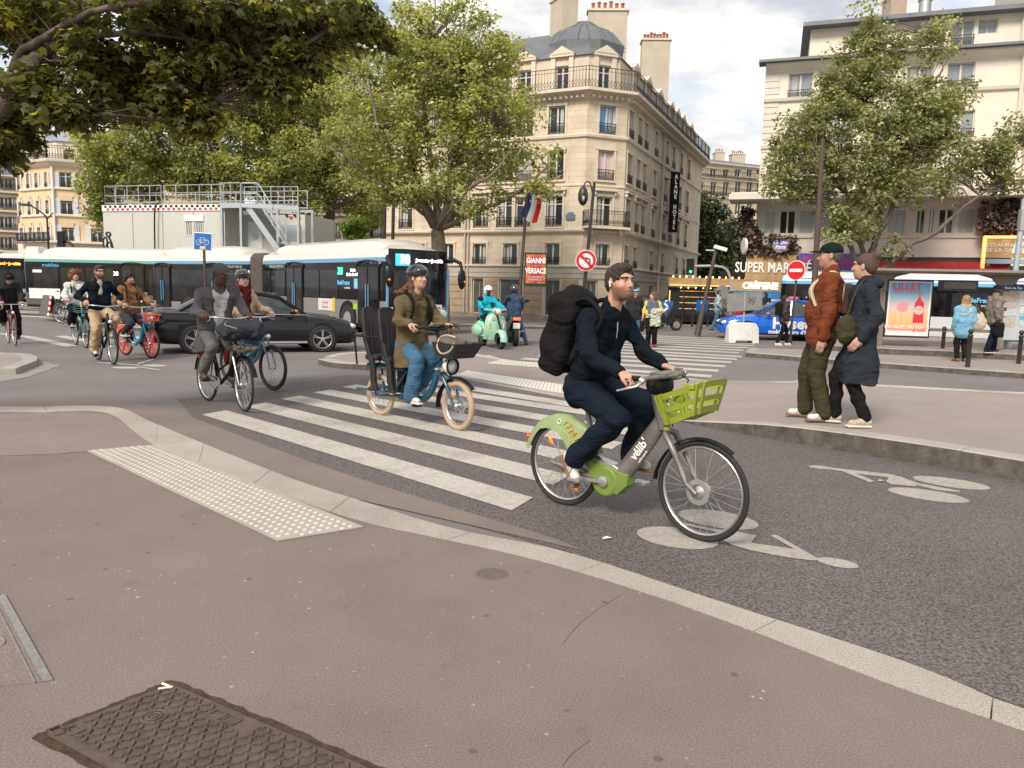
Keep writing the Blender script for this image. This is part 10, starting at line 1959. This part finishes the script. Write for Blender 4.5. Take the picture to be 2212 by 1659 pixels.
p=G(1555,705,.1); t=thing('road_sign','grey back of a round sign left of the walking man in denim','sign',p); h=At(1556,622,p.y).z; line(t,'post',[V3(0,0,0),V3(0,0,h)],.04,M_steel); mb=MB(); mb.lathe([(0,-.01),(.34,-.01),(.34,.01),(0,.01)],24,(0,-.06,h-.3),'y'); mb.box((0,-.06,h-.85),(.5,.02,.32)); meshobj('sign_back',mb,mat('grey sign back',(0,0,0)),t)
for px,py,lab in ((1516,665,'blue chevron board behind the leaning pole'),(1437,668,'blue chevron board beside the cafe terrace')):
 p=G(px,706,.1); z_=At(px,py,p.y).z; t=thing('chevron_board',lab,'sign',p); mb=MB(); mb.box((0,0,z_),(.62,.03,.55)); b_=meshobj('board',mb,m_sblue,t); mb=MB(); mb.beam((-.1,-.03,z_+.18),(.08,-.03,z_),.02,.1); mb.beam((-.1,-.03,z_-.18),(.08,-.03,z_),.02,.1); meshobj('chevron',mb,m_swhite,b_); line(t,'post',[V3(0,.03,0),V3(0,.03,z_)],.03,M_steel)
a,b=G(84,684,.12),G(104,689,.12); t=thing('sandwich_board','grey sandwich board with red and white edge standing on the bus island','sandwich board',a); u=(b-a); h=At(84,637,a.y).z-.12
for k,o_ in ((0,V3(0,0,0)),(1,V3(.1,.5,0))): mb=MB(); mb.add([tuple(o_+x) for x in (V3(0,0,.12),u+V3(0,0,.12),u*.96+V3(.0,.25-.5*k,h),V3(.05,.25-.5*k,h),V3(0,.04,.12),u+V3(0,.04,.12),u*.96+V3(.0,.29-.5*k,h),V3(.05,.29-.5*k,h))],[(0,1,2,3),(4,7,6,5),(0,4,5,1),(1,5,6,2),(2,6,7,3),(3,7,4,0)]); meshobj('board',mb,mat('dark grey mesh board',(.10,.09,.085),.8),t)
for k in range(7): q=u.lerp(u*.96+V3(0,.25,0),k/7)+V3(.03,-.02,.12+(h-.12)*(k+.5)/7); mb=MB(); mb.box(q,(.07,.04,(h-.12)/7)); meshobj('edge_band',mb,m_sred if k%2 else m_swhite,t)
p=V3(XofY(229,40.6,600),40.6,.12); t=thing('metal_scroll','black wrought iron scroll ornament on top of a post before the cabin','ornament',p); q=lambda x,y:At(x,y,p.y)-p; line(t,'post',[V3(0,0,0),q(228,535)],.05,M_iron)
mb=MB(); mb.tube(smooth_path([q(244,538),q(241,525),q(236,514),q(229,505),q(235,502),q(239,507),q(235,512)],4),.05,6); mb.tube(smooth_path([q(225,535),q(223,520),q(228,512),q(232,522),q(229,534)],4),.045,6); mb.tube(smooth_path([q(234,537),q(232,527),q(238,524),q(241,535)],4),.04,6); meshobj('scrollwork',mb,M_iron,t,smooth=60)
for px,lab in ((828,'tall dark pole left of the hotel facade'),(846,'second dark pole just beside the hotel corner')): p=V3(XofY(px,40.5,500),40.5,.12); t=thing('utility_pole',lab,'pole',p,group='poles left of the hotel'); line(t,'post',[V3(0,0,0),V3(.1,0,At(px,400 if px<840 else 420,40.5).z)],.09,M_blackm,8)
t=thing('overhead_cable','thin dark cables running from the cabin to the poles','cable',c1+V3(5,0,zt)); a=dk+far+c0-V3(*t.location)-NC*.6+V3(0,0,zt-.3)
for dz in (0,.5): line(t,'cable',smooth_path([a+V3(0,0,dz),(a+V3(XofY(828,40.5,460),40.5,zt+1.2)-V3(*t.location))/2+V3(0,0,-.5+dz),V3(XofY(828,40.5,460),40.5,zt+.6+dz)-V3(*t.location)],5),.025,M_black,5)
for i,(px,py,col,lab) in enumerate(((1990,1208,(.35,.38,.2),'green fallen leaf at the foot of the right kerb'),(560,1056,(.6,.57,.5),'crumpled pale scrap in the gutter left'),(1300,1162,(.65,.65,.66),'crumpled tissue on the lane beside the front wheel'))):
 p=G(px if i!=0 else 1895,py if i!=0 else 1038,.012); mb=MB(); mb.add([(0,0,0),(.03,.02,.008),(.07,.01,.0),(.04,-.02,.006),(.01,-.03,.002)],[(0,1,2),(0,2,3),(0,3,4)]); meshobj('litter',mb,mat('litter%d'%i,col,.8),loc=p,label=lab,cat='litter')
